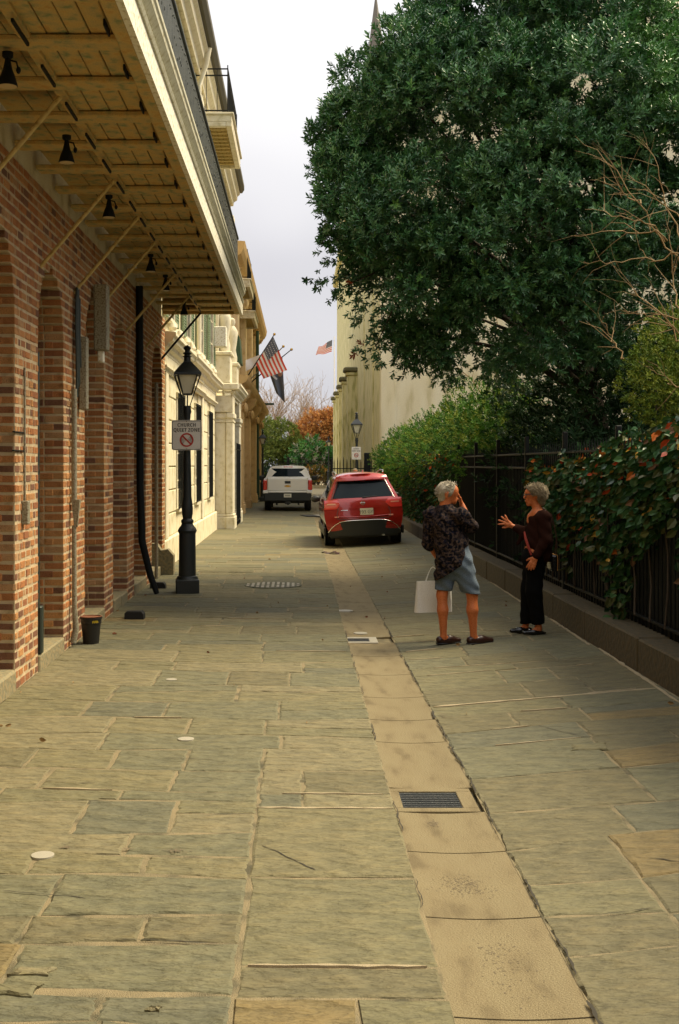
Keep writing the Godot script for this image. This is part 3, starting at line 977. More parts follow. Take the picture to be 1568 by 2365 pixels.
func build_gallery(b: Node3D) -> void:
	var z0 := -21.55
	var z1 := 8.8
	var g := empty("gallery", b)
	# boards of the deck seen from below, run along the alley
	for i in 5:
		var xa := lerpf(RAIL_X - 0.02, -1.76, i / 5.0) - 0.004
		var xb := lerpf(RAIL_X - 0.02, -1.76, (i + 1) / 5.0) + 0.004
		for s in 5:
			var p := lerpf(z1, z0, s / 5.0 + (0.05 if i % 2 and s > 0 else 0.0))
			var q := lerpf(z1, z0, minf((s + 1) / 5.0 + (0.05 if i % 2 and s < 4 else 0.0), 1.0))
			put("deck_board", cb(Vector3(xb, SOFFIT + 0.10 + 0.003 * (i % 2), q + 0.003), Vector3(xa, SOFFIT + 0.16, p - 0.003), 0.005), M.soffit, g)
	for i in 3:
		var xa := lerpf(-1.76, -2.43, i / 3.0) - 0.004
		var xb := lerpf(-1.76, -2.43, (i + 1) / 3.0) + 0.004
		put("deck_board", cb(Vector3(xb, SOFFIT + 0.27, z0), Vector3(xa, SOFFIT + 0.33, z1), 0.005), M.soffit, g)
	put("deck_top", Shape.new().box(Vector3(-2.42, SOFFIT + 0.335, z0), Vector3(RAIL_X - 0.02, SOFFIT + 0.40, z1)).mesh(), M.roof_dark, g)
	put("beam", cb(Vector3(-1.80, SOFFIT + 0.065, z0 + 0.02), Vector3(-1.72, SOFFIT + 0.265, z1), 0.008), M.soffit, g)
	put("beam", cb(Vector3(RAIL_X - 0.11, SOFFIT - 0.0, z0 + 0.01), Vector3(RAIL_X - 0.012, SOFFIT + 0.30, z1), 0.008), M.soffit, g)
	var z := 8.2
	while z > z0 + 0.1:
		put("joist", cb(Vector3(-2.42, SOFFIT + 0.05, z - 0.10), Vector3(-1.15, SOFFIT + 0.095, z + 0.10), 0.01), M.soffit, g)
		put("slot_shade", cb(Vector3(-1.74, SOFFIT + 0.005, z + 0.12), Vector3(-1.722, SOFFIT + 0.03, z + 0.55), 0.002), M.black_iron, g)  # black strips put in for the shade of slots along the soffit
		put("slot_shade", cb(Vector3(-1.205, SOFFIT + 0.03, z + 0.22), Vector3(-1.19, SOFFIT + 0.075, z + 0.42), 0.004), M.black_iron, g)
		z -= 0.845
	put("end_joist", cb(Vector3(-2.42, SOFFIT + 0.0, z0), Vector3(-1.15, SOFFIT + 0.30, z0 + 0.07), 0.008), M.soffit, g)
	# painted fascia and its mouldings
	var f := moulding(RAIL_X, SOFFIT, z0, z1, [[-0.01, -0.015], [0.035, -0.015], [0.035, 0.19], [-0.01, 0.19]])
	put("fascia", f, M.white_paint, g)
	put("fascia_moulding", moulding(RAIL_X, SOFFIT + 0.192, z0 - 0.02, z1, [[-0.01, 0.0], [0.05, 0.0], [0.062, 0.03], [0.05, 0.06], [0.03, 0.075], [0.03, 0.12], [-0.01, 0.12]]), M.cream_trim, g)
	put("fascia_moulding", moulding(RAIL_X, SOFFIT + 0.314, z0 - 0.02, z1, [[-0.01, 0.0], [0.036, 0.0], [0.075, 0.05], [0.078, 0.085], [0.09, 0.10], [0.09, 0.135], [-0.01, 0.135]]), M.cream_trim, g)
	# parapet of dark sheet with rivets
	put("parapet", cb(Vector3(-1.13, SOFFIT + 0.452, z0), Vector3(-1.095, 5.93, z1), 0.006), M.slate_sheet, g)
	put("parapet_rail", cb(Vector3(-1.15, 5.93, z0), Vector3(-1.075, 5.98, z1), 0.012), M.slate_sheet, g)
	var riv := Shape.new()
	z = -4.0
	while z > z0 + 0.1:
		riv.ball(Vector3(-1.094, 5.84 + rng.randf_range(-0.03, 0.03), z), Vector3(0.008, 0.012, 0.012), 6, 5)
		if rng.randf() < 0.5:
			riv.ball(Vector3(-1.094, 5.60 + rng.randf_range(-0.1, 0.1), z), Vector3(0.007, 0.018, 0.010), 6, 5)
		z -= rng.randf_range(0.06, 0.16)
	put("rivets", riv.mesh(), M.slate_sheet, g).set_meta("kind", "stuff")
	for zz in [8.82, 11.4, 13.1, 14.6, 17.0, 19.2, 21.4]:
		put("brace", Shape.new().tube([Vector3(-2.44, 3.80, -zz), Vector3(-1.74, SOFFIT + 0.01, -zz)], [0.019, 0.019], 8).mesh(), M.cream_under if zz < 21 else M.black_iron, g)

# ---------------------------------------------------------------- houses on the arcade's side
const CW := -2.5
const CORNICE := [[0.0, 0.0], [0.05, 0.0], [0.05, 0.06], [0.12, 0.10], [0.14, 0.16], [0.22, 0.20], [0.24, 0.26], [0.28, 0.29], [0.28, 0.35], [0.0, 0.38]]

func shutter(parent: Node3D, x: float, y0: float, y1: float, z0: float, z1: float, m: Material) -> void:
	var s := empty("shutter", parent)
	var fr := Shape.new()
	fr.cbox(Vector3(x, y0, z0), Vector3(x + 0.05, y1, z0 + 0.07), 0.006)
	fr.cbox(Vector3(x, y0, z1 - 0.07), Vector3(x + 0.05, y1, z1), 0.006)
	for y in [y0, (y0 + y1) / 2 - 0.05, y1 - 0.1]:
		fr.cbox(Vector3(x + 0.001, y, z0 + 0.07), Vector3(x + 0.047, y + 0.1, z1 - 0.07), 0.006)
	put("stile", fr.mesh(), m, s)
	var sl := Shape.new()
	var y := y0 + 0.12
	while y < y1 - 0.12:
		if absf(y - (y0 + y1) / 2) > 0.07:
			sl.bar(Vector3(x + 0.022, y, z0 + 0.07), Vector3(x + 0.022, y, z1 - 0.07), 0.034, 0.03)
		y += 0.06
	put("slats", sl.mesh(), m, s)

func window(parent: Node3D, x: float, y0: float, y1: float, z0: float, z1: float, trim: Material) -> void:
	var w := empty("window", parent)
	put("pane", Shape.new().box(Vector3(x - 0.02, y0, z0), Vector3(x + 0.006, y1, z1)).mesh(), M.window_dark, w)
	var f := Shape.new()
	f.cbox(Vector3(x, y0 - 0.08, z0 - 0.1), Vector3(x + 0.10, y0, z1 + 0.1), 0.01)
	f.cbox(Vector3(x, y0, z0 - 0.08), Vector3(x + 0.05, y1, z0), 0.008)
	f.cbox(Vector3(x, y0, z1), Vector3(x + 0.05, y1, z1 + 0.08), 0.008)
	f.cbox(Vector3(x, y1, z0 - 0.1), Vector3(x + 0.08, y1 + 0.12, z1 + 0.1), 0.01)
	put("frame", f.mesh(), trim, w)
	var g := Shape.new()
	for k in 3:
		g.box(Vector3(x + 0.007, lerpf(y0, y1, (k + 1) / 4.0) - 0.015, z0), Vector3(x + 0.025, lerpf(y0, y1, (k + 1) / 4.0) + 0.015, z1))
	g.box(Vector3(x + 0.008, y0, (z0 + z1) / 2 - 0.015), Vector3(x + 0.026, y1, (z0 + z1) / 2 + 0.015))
	put("glazing_bars", g.mesh(), trim, w)

func railing(parent: Node3D, corners: Array, y0: float, y1: float, pitch: float, r: float) -> void:
	var o := empty("railing", parent)
	var rails := Shape.new()
	for k in corners.size() - 1:
		var a: Vector2 = corners[k]
		var b: Vector2 = corners[k + 1]
		for y in [y0 + 0.06, y1 - 0.16, y1]:
			rails.bar(Vector3(a.x, y, a.y), Vector3(b.x, y, b.y), 0.03, 0.028)
		var n := int((b - a).length() / pitch)
		for i in n:
			var p := a.lerp(b, float(i) / n)
			put("baluster", Shape.new().tube([Vector3(p.x, y0, p.y), Vector3(p.x, y1 + (0.09 if i == 0 else 0.0), p.y)], [r if i else r * 1.8], 5).mesh(), M.black_iron, o)
	put("rails", rails.mesh(), M.black_iron, o)

func balcony(parent: Node3D, wall: float, out: float, y: float, za: float, zb: float, pitch: float) -> void:
	var bl := empty("balcony", parent)
	put("slab", cb(Vector3(wall, y + 0.12, -zb), Vector3(out, y + 0.28, -za), 0.01), M.cream_plain, bl)
	put("edge_moulding", cb(Vector3(wall, y + 0.28, -zb - 0.04), Vector3(out + 0.05, y + 0.34, -za + 0.04), 0.015), M.cream_plain, bl)
	put("border", cb(Vector3(out - 0.14, y, -zb + 0.002), Vector3(out - 0.003, y + 0.118, -za - 0.002), 0.012), M.cream_plain, bl)
	put("border", cb(Vector3(wall, y, -za - 0.16), Vector3(out - 0.143, y + 0.118, -za - 0.003), 0.012), M.cream_plain, bl)
	put("border", cb(Vector3(wall, y, -zb + 0.003), Vector3(out - 0.143, y + 0.118, -zb + 0.12), 0.012), M.cream_plain, bl)
	var n := int((zb - za - 0.3) / 0.34)
	for i in n:
		var z := -lerpf(za + 0.28, zb - 0.2, (i + 0.5) / n)
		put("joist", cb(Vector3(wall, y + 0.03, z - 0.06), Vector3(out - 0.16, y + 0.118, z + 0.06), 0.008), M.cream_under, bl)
	railing(parent, [Vector2(wall, -za - 0.06), Vector2(out - 0.1, -za - 0.06), Vector2(out - 0.1, -zb + 0.06), Vector2(wall, -zb + 0.06)], y + 0.34, y + 1.42, pitch, 0.008)

func column(parent: Node3D, called: String, m: Material, x0: float, x1: float, za: float, zb: float, y0: float, y1: float) -> void:
	var c := empty(called, parent)
	var a := Vector3(x0, y0, -zb)
	var b := Vector3(x1, y1, -za)
	put("base", Shape.new().cbox(Vector3(a.x, y0, a.z - 0.05), Vector3(b.x + 0.06, y0 + 0.38, b.z + 0.05), 0.02).mesh(), m, c)
	put("base_moulding", Shape.new().cbox(Vector3(a.x, y0 + 0.38, a.z - 0.025), Vector3(b.x + 0.035, y0 + 0.46, b.z + 0.025), 0.025).mesh(), m, c)
	put("shaft", Shape.new().cbox(Vector3(a.x, y0 + 0.46, a.z), Vector3(b.x, y1 - 0.30, b.z), 0.02).mesh(), m, c)
	put("necking", Shape.new().cbox(Vector3(a.x, y1 - 0.30, a.z - 0.02), Vector3(b.x + 0.02, y1 - 0.24, b.z + 0.02), 0.01).mesh(), m, c)
	put("capital", Shape.new().cbox(Vector3(a.x, y1 - 0.20, a.z - 0.05), Vector3(b.x + 0.05, y1, b.z + 0.05), 0.04).mesh(), m, c)
	put("capital_neck", Shape.new().cbox(Vector3(a.x, y1 - 0.24, a.z - 0.004), Vector3(b.x + 0.004, y1 - 0.20, b.z + 0.004), 0.005).mesh(), m, c)

func build_cream_house() -> void:
	var h := thing("cream_stucco_house", "cream stucco house with green shutters, columned doorway and iron balcony beyond the arcade", "building")
	put("wall", Shape.new().box(Vector3(-9, 0, -45), Vector3(CW - 0.04, 12.0, -22.0)).mesh(), M.cream_wall, h)
	# ground floor in courses of plastered blocks with open joints
	var y := 0.55
	var k := 0
	while y < 3.7:
		var z := 22.02 - (k % 2) * 0.0
		var n := 0
		while z < 35.9:
			var ln := 1.35 if n > 0 or k % 2 == 0 else 0.7
			var z2 := minf(z + ln, 35.9)
			var hole := false
			for w in [[28.9, 30.1], [33.0, 34.2], [24.6, 25.8]]:
				if z2 > w[0] and z < w[1] and y > 1.0 and y < 3.3:
					hole = true
					if w[0] - z > 0.15:
						put("wall_block", cb(Vector3(CW - 0.045, y + 0.012, -w[0]), Vector3(CW, y + 0.438, -z - 0.012), 0.012), M.cream_wall, h)
					if z2 - w[1] > 0.15:
						put("wall_block", cb(Vector3(CW - 0.045, y + 0.012, -z2 + 0.012), Vector3(CW, y + 0.438, -w[1]), 0.012), M.cream_wall, h)
			if not hole:
				put("wall_block", cb(Vector3(CW - 0.045, y + 0.012, -z2 + 0.012), Vector3(CW, y + 0.438, -z - 0.012), 0.012), M.cream_wall, h)
			z = z2
			n += 1
		y += 0.45
		k += 1
	put("plinth", cb(Vector3(CW - 0.04, 0, -36.0), Vector3(CW + 0.06, 0.55, -22.02), 0.02), M.cream_wall, h)
	for w in [[28.9, 30.1], [33.0, 34.2], [24.6, 25.8]]:
		window(h, CW - 0.03, 1.05, 3.3, -w[1] + 0.1, -w[0] - 0.1, M.cream_plain)
		var gr := Shape.new()
		for i in 6:
			gr.tube([Vector3(CW + 0.06, 1.02, -lerpf(w[0], w[1], i / 5.0)), Vector3(CW + 0.06, 3.4, -lerpf(w[0], w[1], i / 5.0))], [0.012], 5)
		gr.bar(Vector3(CW + 0.06, 1.06, -w[0]), Vector3(CW + 0.06, 1.06, -w[1]), 0.03, 0.02)
		gr.bar(Vector3(CW + 0.06, 3.36, -w[0]), Vector3(CW + 0.06, 3.36, -w[1]), 0.03, 0.02)
		put("window_grille", gr.mesh(), M.black_iron, h)
	# broken stretches of cornice over the ground floor, piers between
	put("frieze", cb(Vector3(CW - 0.04, 3.72, -36.0), Vector3(CW + 0.02, 4.0, -22.02), 0.008), M.cream_plain, h)
	for s in [[22.02, 26.5, 0.0], [26.52, 31.0, 0.04], [31.02, 35.9, 0.0]]:
		put("cornice", moulding(CW + s[2] - 0.02, 4.0, -s[0], -s[1], CORNICE), M.cream_plain, h)
		put("architrave", moulding(CW + s[2] - 0.02, 3.66, -s[0], -s[1], [[0, 0], [0.06, 0.0], [0.08, 0.05], [0.12, 0.07], [0.12, 0.10], [0, 0.11]]), M.cream_plain, h)
	# short balusters and scrolls along the top of the cornice
	for i in 9:
		var z := 23.0 + i * 1.4
		put("scroll", Shape.new().lathe([[0.07, 0.0], [0.10, 0.03], [0.06, 0.10], [0.085, 0.16], [0.05, 0.24], [0.0, 0.28]], Vector3(CW + 0.10, 4.38, -z), 10).mesh(), M.cream_plain, h)
	for z in [22.6, 26.5, 31.0]:
		put("pilaster", cb(Vector3(CW, 0.552, -z - 0.22), Vector3(CW + 0.045, 3.655, -z + 0.22), 0.012), M.cream_plain, h)
	# doorway with paired columns
	for a in [[36.2, 37.1], [40.2, 41.1]]:
		column(h, "column", M.cream_plain, CW - 0.03, -2.2, a[0] + 0.05, a[1], 0.0, 3.5)
		column(h, "column", M.cream_plain, -2.2 + 0.008, -1.98, a[0], a[1] + 0.1, 0.0, 3.5)
		put("entablature", cb(Vector3(CW - 0.03, 3.502, -a[1] - 0.12), Vector3(-1.98, 4.0, -a[0] + 0.05), 0.015), M.cream_plain, h)
		put("pedestal", cb(Vector3(CW - 0.03, 4.37, -a[1] - 0.1), Vector3(-2.06, 5.2, -a[0] + 0.04), 0.02), M.cream_plain, h)
		put("pedestal_cap", cb(Vector3(CW - 0.03, 5.2, -a[1] - 0.14), Vector3(-2.0, 5.32, -a[0] + 0.1), 0.03), M.cream_plain, h)
		put("carved_figure", Shape.new().lathe([[0.16, 5.32], [0.17, 5.5], [0.12, 5.75], [0.17, 6.1], [0.20, 6.35], [0.12, 6.5], [0.07, 6.56], [0.11, 6.66], [0.10, 6.78], [0.0, 6.84]], Vector3(-2.24, 0, -a[0] - 0.25), 14, Vector2(1.0, 1.0)).mesh(), M.cream_plain, h)
		put("upper_pilaster", cb(Vector3(CW - 0.03, 5.322, -a[1]), Vector3(CW + 0.1, 9.6, -a[0] - 0.02), 0.02), M.cream_plain, h)
	put("door_cornice", moulding(-2.02, 4.0, -36.1, -41.3, CORNICE), M.cream_plain, h)
	put("door_soffit", cb(Vector3(CW, 3.9, -41.2), Vector3(-2.02, 3.998, -36.2), 0.01), M.cream_plain, h)
	put("door_cornice_return", cb(Vector3(CW - 0.03, 4.16, -36.1), Vector3(-1.80, 4.36, -35.95), 0.03), M.cream_plain, h)
	var dent := Shape.new()
	for i in 9:
		dent.cbox(Vector3(-2.44 + i * 0.06, 4.06, -36.14), Vector3(-2.40 + i * 0.06, 4.13, -36.05), 0.006)
	put("dentils", dent.mesh(), M.cream_plain, h)
	put("door", cb(Vector3(CW - 0.035, 0.1, -40.1), Vector3(CW + 0.01, 3.5, -37.2), 0.01), M.dark_door, h)
	var gate := Shape.new()
	for i in 8:
		gate.tube([Vector3(-1.93, 0.05, -37.4 - i * 0.33), Vector3(-1.93, 2.6, -37.4 - i * 0.33)], [0.012], 5)
	gate.bar(Vector3(-1.93, 0.2, -37.3), Vector3(-1.93, 0.2, -39.9), 0.03, 0.03)
	gate.bar(Vector3(-1.93, 2.4, -37.3), Vector3(-1.93, 2.4, -39.9), 0.03, 0.03)
	put("gate", gate.mesh(), M.black_iron, h)
	# first floor: tall windows with folded shutters; second floor the same behind the balcony
	for z in [23.6, 27.2, 30.8, 34.4]:
		window(h, CW - 0.03, 4.75, 7.3, -z - 0.55, -z + 0.55, M.cream_plain)
		shutter(h, CW - 0.015, 4.72, 7.35, -z + 0.68, -z + 1.30, M.shutter_green)
		shutter(h, CW - 0.015, 4.72, 7.35, -z - 1.30, -z - 0.68, M.shutter_green)
		put("lintel", moulding(CW - 0.035, 7.5, -z + 0.8, -z - 0.8, [[0, 0], [0.1, 0.02], [0.2, 0.12], [0.22, 0.2], [0, 0.22]]), M.cream_plain, h)
	for z in [24.6, 28.0, 31.8, 35.4]:
		window(h, CW - 0.03, 8.6 if z < 29 or z > 34 else 10.55, 10.6 if z < 29 or z > 34 else 11.5, -z - 0.5, -z + 0.5, M.cream_plain)
		shutter(h, CW - 0.015, 8.5, 11.2, -z + 0.62, -z + 1.2, M.shutter_green)
		shutter(h, CW - 0.015, 8.5, 11.2, -z - 1.2, -z - 0.62, M.shutter_green)
	for z in [26.2, 38.8]:
		put("window_hood", cb(Vector3(CW - 0.035, 9.6, -z - 0.35), Vector3(CW + 0.42, 9.85, -z + 0.35), 0.02), M.cream_plain, h)
	balcony(h, CW - 0.03, -1.65, 10.2, 29.6, 33.9, 0.2)
	put("string_course", moulding(CW - 0.04, 8.0, -22.02, -44.9, [[0, 0], [0.08, 0], [0.1, 0.1], [0.06, 0.16], [0, 0.18]]), M.cream_plain, h)
	put("eaves_cornice", moulding(CW - 0.04, 11.5, -22.02, -44.9, [[0, 0], [0.1, 0.0], [0.12, 0.14], [0.24, 0.22], [0.26, 0.36], [0.34, 0.42], [0.34, 0.5], [0, 0.5]]), M.cream_plain, h)
	put("roof_gutter", moulding(CW + 0.26, 12.0, -22.02, -45.0, [[-0.3, 0], [0.12, 0.0], [0.2, 0.12], [0.2, 0.28], [-0.3, 0.3]]), M.roof_dark, h)
	put("roof", Shape.new().prism(PackedVector2Array([Vector2(-2.6, 12.0), Vector2(-9, 12.0), Vector2(-9, 14.5)]), -45, -22).mesh(), M.roof_dark, h)
	put("rain_pipe", Shape.new().tube([Vector3(-2.20, 12.02, -29.3), Vector3(-2.26, 11.6, -29.3), Vector3(-2.42, 11.1, -29.3), Vector3(-2.42, 4.5, -29.3)], [0.09, 0.07, 0.055, 0.055], 8).mesh(), M.cream_plain, h)
	put("air_conditioner", cb(Vector3(CW, 5.36, -35.6), Vector3(-2.12, 5.95, -35.15), 0.02), M.white_paint, h)
	put("awning", Shape.new().prism(PackedVector2Array([Vector2(-2.46, 5.4), Vector2(-1.98, 5.4), Vector2(-2.05, 6.3), Vector2(-2.46, 7.0)]), -42.6, -41.4).mesh(), M.shutter_dark, h)

func build_stone_house() -> void:
	var h := thing("tan_stone_hall", "ornate tan stone hall with columns and carved cornice behind the pickup truck", "building")
	var wx := -2.62
	put("wall", Shape.new().box(Vector3(-12, 0, -76), Vector3(wx, 10.3, -45.05)).mesh(), M.tan_pale, h)
	for z in [47.0, 53.6, 61.0, 68.6]:
		column(h, "column", M.tan_stone, wx, -2.18, z, z + 1.1, 0.0, 4.3)
		# carved leaves on the capital
		var lv := Shape.new()
		for i in 7:
			var zz: float = -z - 0.15 + 0.28 - i * 0.2
			lv.ball(Vector3(-2.10, 4.14 + 0.05 * (i % 2), zz), Vector3(0.08, 0.16, 0.085), 8, 6)
		for i in 3:
			lv.ball(Vector3(-2.52 + i * 0.15, 4.14 + 0.05 * (i % 2), -z + 0.06), Vector3(0.085, 0.16, 0.07), 8, 6)
		put("carved_leaves", lv.mesh(), M.tan_stone, h)
		put("bracket", Shape.new().prism(PackedVector2Array([Vector2(wx, 4.32), Vector2(-2.2, 4.32), Vector2(-2.0, 4.55), Vector2(-1.9, 4.85), Vector2(wx, 4.85)]), -z - 1.1, -z).mesh(), M.tan_stone, h)
		put("upper_pilaster", cb(Vector3(wx, 5.35, -z - 1.0), Vector3(-2.38, 9.2, -z), 0.02), M.tan_pale, h)
		var cp := Shape.new()
		for i in 4:
			cp.ball(Vector3(-2.36, 9.1 + 0.12 * (i % 2), -z - 0.1 - i * 0.27), Vector3(0.1, 0.24, 0.14), 8, 6)
		put("upper_capital", cp.mesh(), M.tan_pale, h)
	put("middle_cornice", moulding(wx, 4.86, -45.1, -76.0, [[0, 0], [0.45, 0.0], [0.5, 0.1], [0.62, 0.16], [0.7, 0.26], [0.74, 0.40], [0, 0.45]]), M.tan_stone, h)
	put("upper_cornice", moulding(wx, 9.5, -45.1, -76.0, [[0, 0], [0.25, 0.0], [0.3, 0.2], [0.45, 0.3], [0.55, 0.5], [0.6, 0.75], [0, 0.8]]), M.tan_stone, h)
	for i in 14:
		put("corbel", Shape.new().prism(PackedVector2Array([Vector2(wx, 9.2), Vector2(wx + 0.2, 9.25), Vector2(wx + 0.42, 9.5), Vector2(wx, 9.5)]), -46.5 - i * 2.1 - 0.3, -46.5 - i * 2.1).mesh(), M.tan_stone, h)
	for z in [50.3, 57.5, 65.0, 72.0]:
		window(h, wx, 0.6, 3.9, -z - 0.9, -z + 0.9, M.tan_stone)
		window(h, wx, 5.7, 8.8, -z - 0.7, -z + 0.7, M.tan_stone)
		shutter(h, wx + 0.06, 5.6, 8.8, -z + 0.8, -z + 1.6, M.shutter_dark)
	balcony(h, wx, -1.95, 8.95, 47.9, 51.6, 0.3)
	balcony(h, wx, -1.97, 8.35, 53.2, 57.4, 0.3)
	put("rain_pipe", Shape.new().tube([Vector3(-2.28, 0.0, -66.0), Vector3(-2.28, 9.2, -66.0)], [0.09], 8).mesh(), M.shutter_dark, h)
	put("rain_pipe_shoe", cb(Vector3(-2.36, 0, -66.12), Vector3(-2.16, 1.7, -65.88), 0.02), M.shutter_dark, h)
	var br := put("lamp_bracket", Shape.new().bar(Vector3(-2.2, 5.52, -72.0), Vector3(-1.5, 5.52, -72.0), 0.12, 0.12).mesh(), M.shutter_dark, h)
	br.position = Vector3.ZERO

# unseen house across the street behind the viewer, added to block low light; the red car's window mirrors it
func build_house_behind() -> void:
	var h := thing("rendered_house", "plain rendered house across the street behind the viewer, outside the picture", "building")
	put("wall", Shape.new().box(Vector3(-24, 0, 22), Vector3(24, 13, 30)).mesh(), M.tan_pale, h)
	for i in 9:
		for j in 3:
			var x := -16.0 + i * 4.0
			var w := empty("window", h)
			put("pane", Shape.new().box(Vector3(x - 0.55, 1.0 + j * 4.0, 21.97), Vector3(x + 0.55, 3.3 + j * 4.0, 22.01)).mesh(), M.window_dark, w)
			put("sill", cb(Vector3(x - 0.7, 0.88 + j * 4.0, 21.85), Vector3(x + 0.7, 1.0 + j * 4.0, 22.0), 0.02), M.cream_plain, w)
	put("cornice", cb(Vector3(-24.2, 12.9, 21.5), Vector3(24.2, 13.4, 30.2), 0.08), M.cream_plain, h)

# ---------------------------------------------------------------- church and its fence
func build_church() -> void:
	var c := thing("church", "pale yellow church side wall with capped buttresses and a slate spire behind the tree", "church")
	var side := Shape.new()
	side.quad(Vector3(3.2, -0.05, -103), Vector3(3.2, -0.05, -46.4), Vector3(3.2, 17.4, -46.4), Vector3(3.2, 17.4, -103))
	side.quad(Vector3(3.2, 17.4, -103), Vector3(3.2, 17.4, -46.4), Vector3(12, 19.5, -46.4), Vector3(12, 19.5, -103))
	side.quad(Vector3(30, -0.05, -103), Vector3(3.2, -0.05, -103), Vector3(3.2, 17.4, -103), Vector3(30, 17.4, -103))
	put("side_wall", side.mesh(), M.church, c)
	var rear := Shape.new()
	rear.prism(PackedVector2Array([Vector2(3.205, -0.05), Vector2(34, -0.05), Vector2(34, 22.5), Vector2(8.0, 22.5), Vector2(8.0, 18.4), Vector2(3.205, 17.3)]), -46.9, -46.38)
	put("rear_wall", rear.mesh(), M.church_pale, c)
	put("corner_quoin", cb(Vector3(3.14, 0, -46.9), Vector3(3.75, 17.2, -46.32), 0.03), M.church_pale, c)
	put("string_course", Shape.new().cbox(Vector3(8, 18.6, -46.4), Vector3(34, 18.95, -46.05), 0.06).mesh(), M.church_pale, c)
	put("string_course", Shape.new().cbox(Vector3(8, 19.35, -46.4), Vector3(34, 19.55, -46.15), 0.05).mesh(), M.church_pale, c)
	for z in [51.5, 58.6]:
		put("pilaster", cb(Vector3(3.15, 0, -z - 1.0), Vector3(3.22, 16.9, -z), 0.02), M.church, c)
	for z in [65.6, 72.8, 80.0, 87.4, 94.2]:
		var b := empty("buttress", c)
		put("shaft", cb(Vector3(2.66, -0.04, -z - 1.2), Vector3(3.25, 6.75, -z), 0.04), M.church, b)
		put("neck", cb(Vector3(2.58, 6.75, -z - 1.28), Vector3(3.25, 6.95, -z + 0.08), 0.06), M.church, b)
		put("cap", cb(Vector3(2.46, 6.95, -z - 1.4), Vector3(3.25, 7.2, -z + 0.2), 0.09), M.church_cap, b)
		put("foot", cb(Vector3(2.58, -0.05, -z - 1.28), Vector3(3.25, 0.7, -z + 0.08), 0.05), M.church, b)
	put("eaves", cb(Vector3(2.85, 16.95, -103.3), Vector3(3.3, 17.5, -46.5), 0.1), M.church, c)
	# the spire rises from the far front of the church
	put("tower", Shape.new().lathe([[3.2, 0], [3.2, 24], [2.9, 24.5], [2.6, 28.5]], Vector3(6.36, 0, -107), 8, Vector2.ONE, PI / 8).mesh(), M.church, c)
	put("spire", Shape.new().lathe([[2.6, 28.5], [1.95, 30.0], [0.95, 36.2], [0.1, 42.2], [0.0, 42.3]], Vector3(6.72, 0, -105), 8, Vector2.ONE, PI / 8).mesh(), M.spire_slate, c)
	put("finial", Shape.new().tube([Vector3(6.72, 42.0, -105), Vector3(6.72, 43.6, -105)], [0.07, 0.04], 6).mesh(), M.black_iron, c)
	# iron fence in front of the church
	var f := thing("church_fence", "black iron fence with tall pickets at the foot of the church wall", "fence", Vector3(0, 0.05, -44.6))
	for i in 16:
		var x := 1.28 + i * 0.128
		put("picket", Shape.new().tube([Vector3(x, 0, 0), Vector3(x, 1.95 + 0.08 * (i % 2), 0), Vector3(x, 2.1 + 0.08 * (i % 2), 0)], [0.017, 0.017, 0.002], 5).mesh(), M.black_iron, f)
	for x in [2.42, 2.98]:
		put("post", cb(Vector3(x, 0, -0.12), Vector3(x + 0.24, 2.32, 0.12), 0.02), M.black_iron, f)
	for y in [0.25, 1.35, 1.72]:
		put("rail", cb(Vector3(1.2, y, -0.02), Vector3(3.2, y + 0.035, 0.02), 0.004), M.black_iron, f)
	put("corner_post", cb(Vector3(1.14, 0, -0.05), Vector3(1.24, 2.1, 0.05), 0.01), M.black_iron, f)

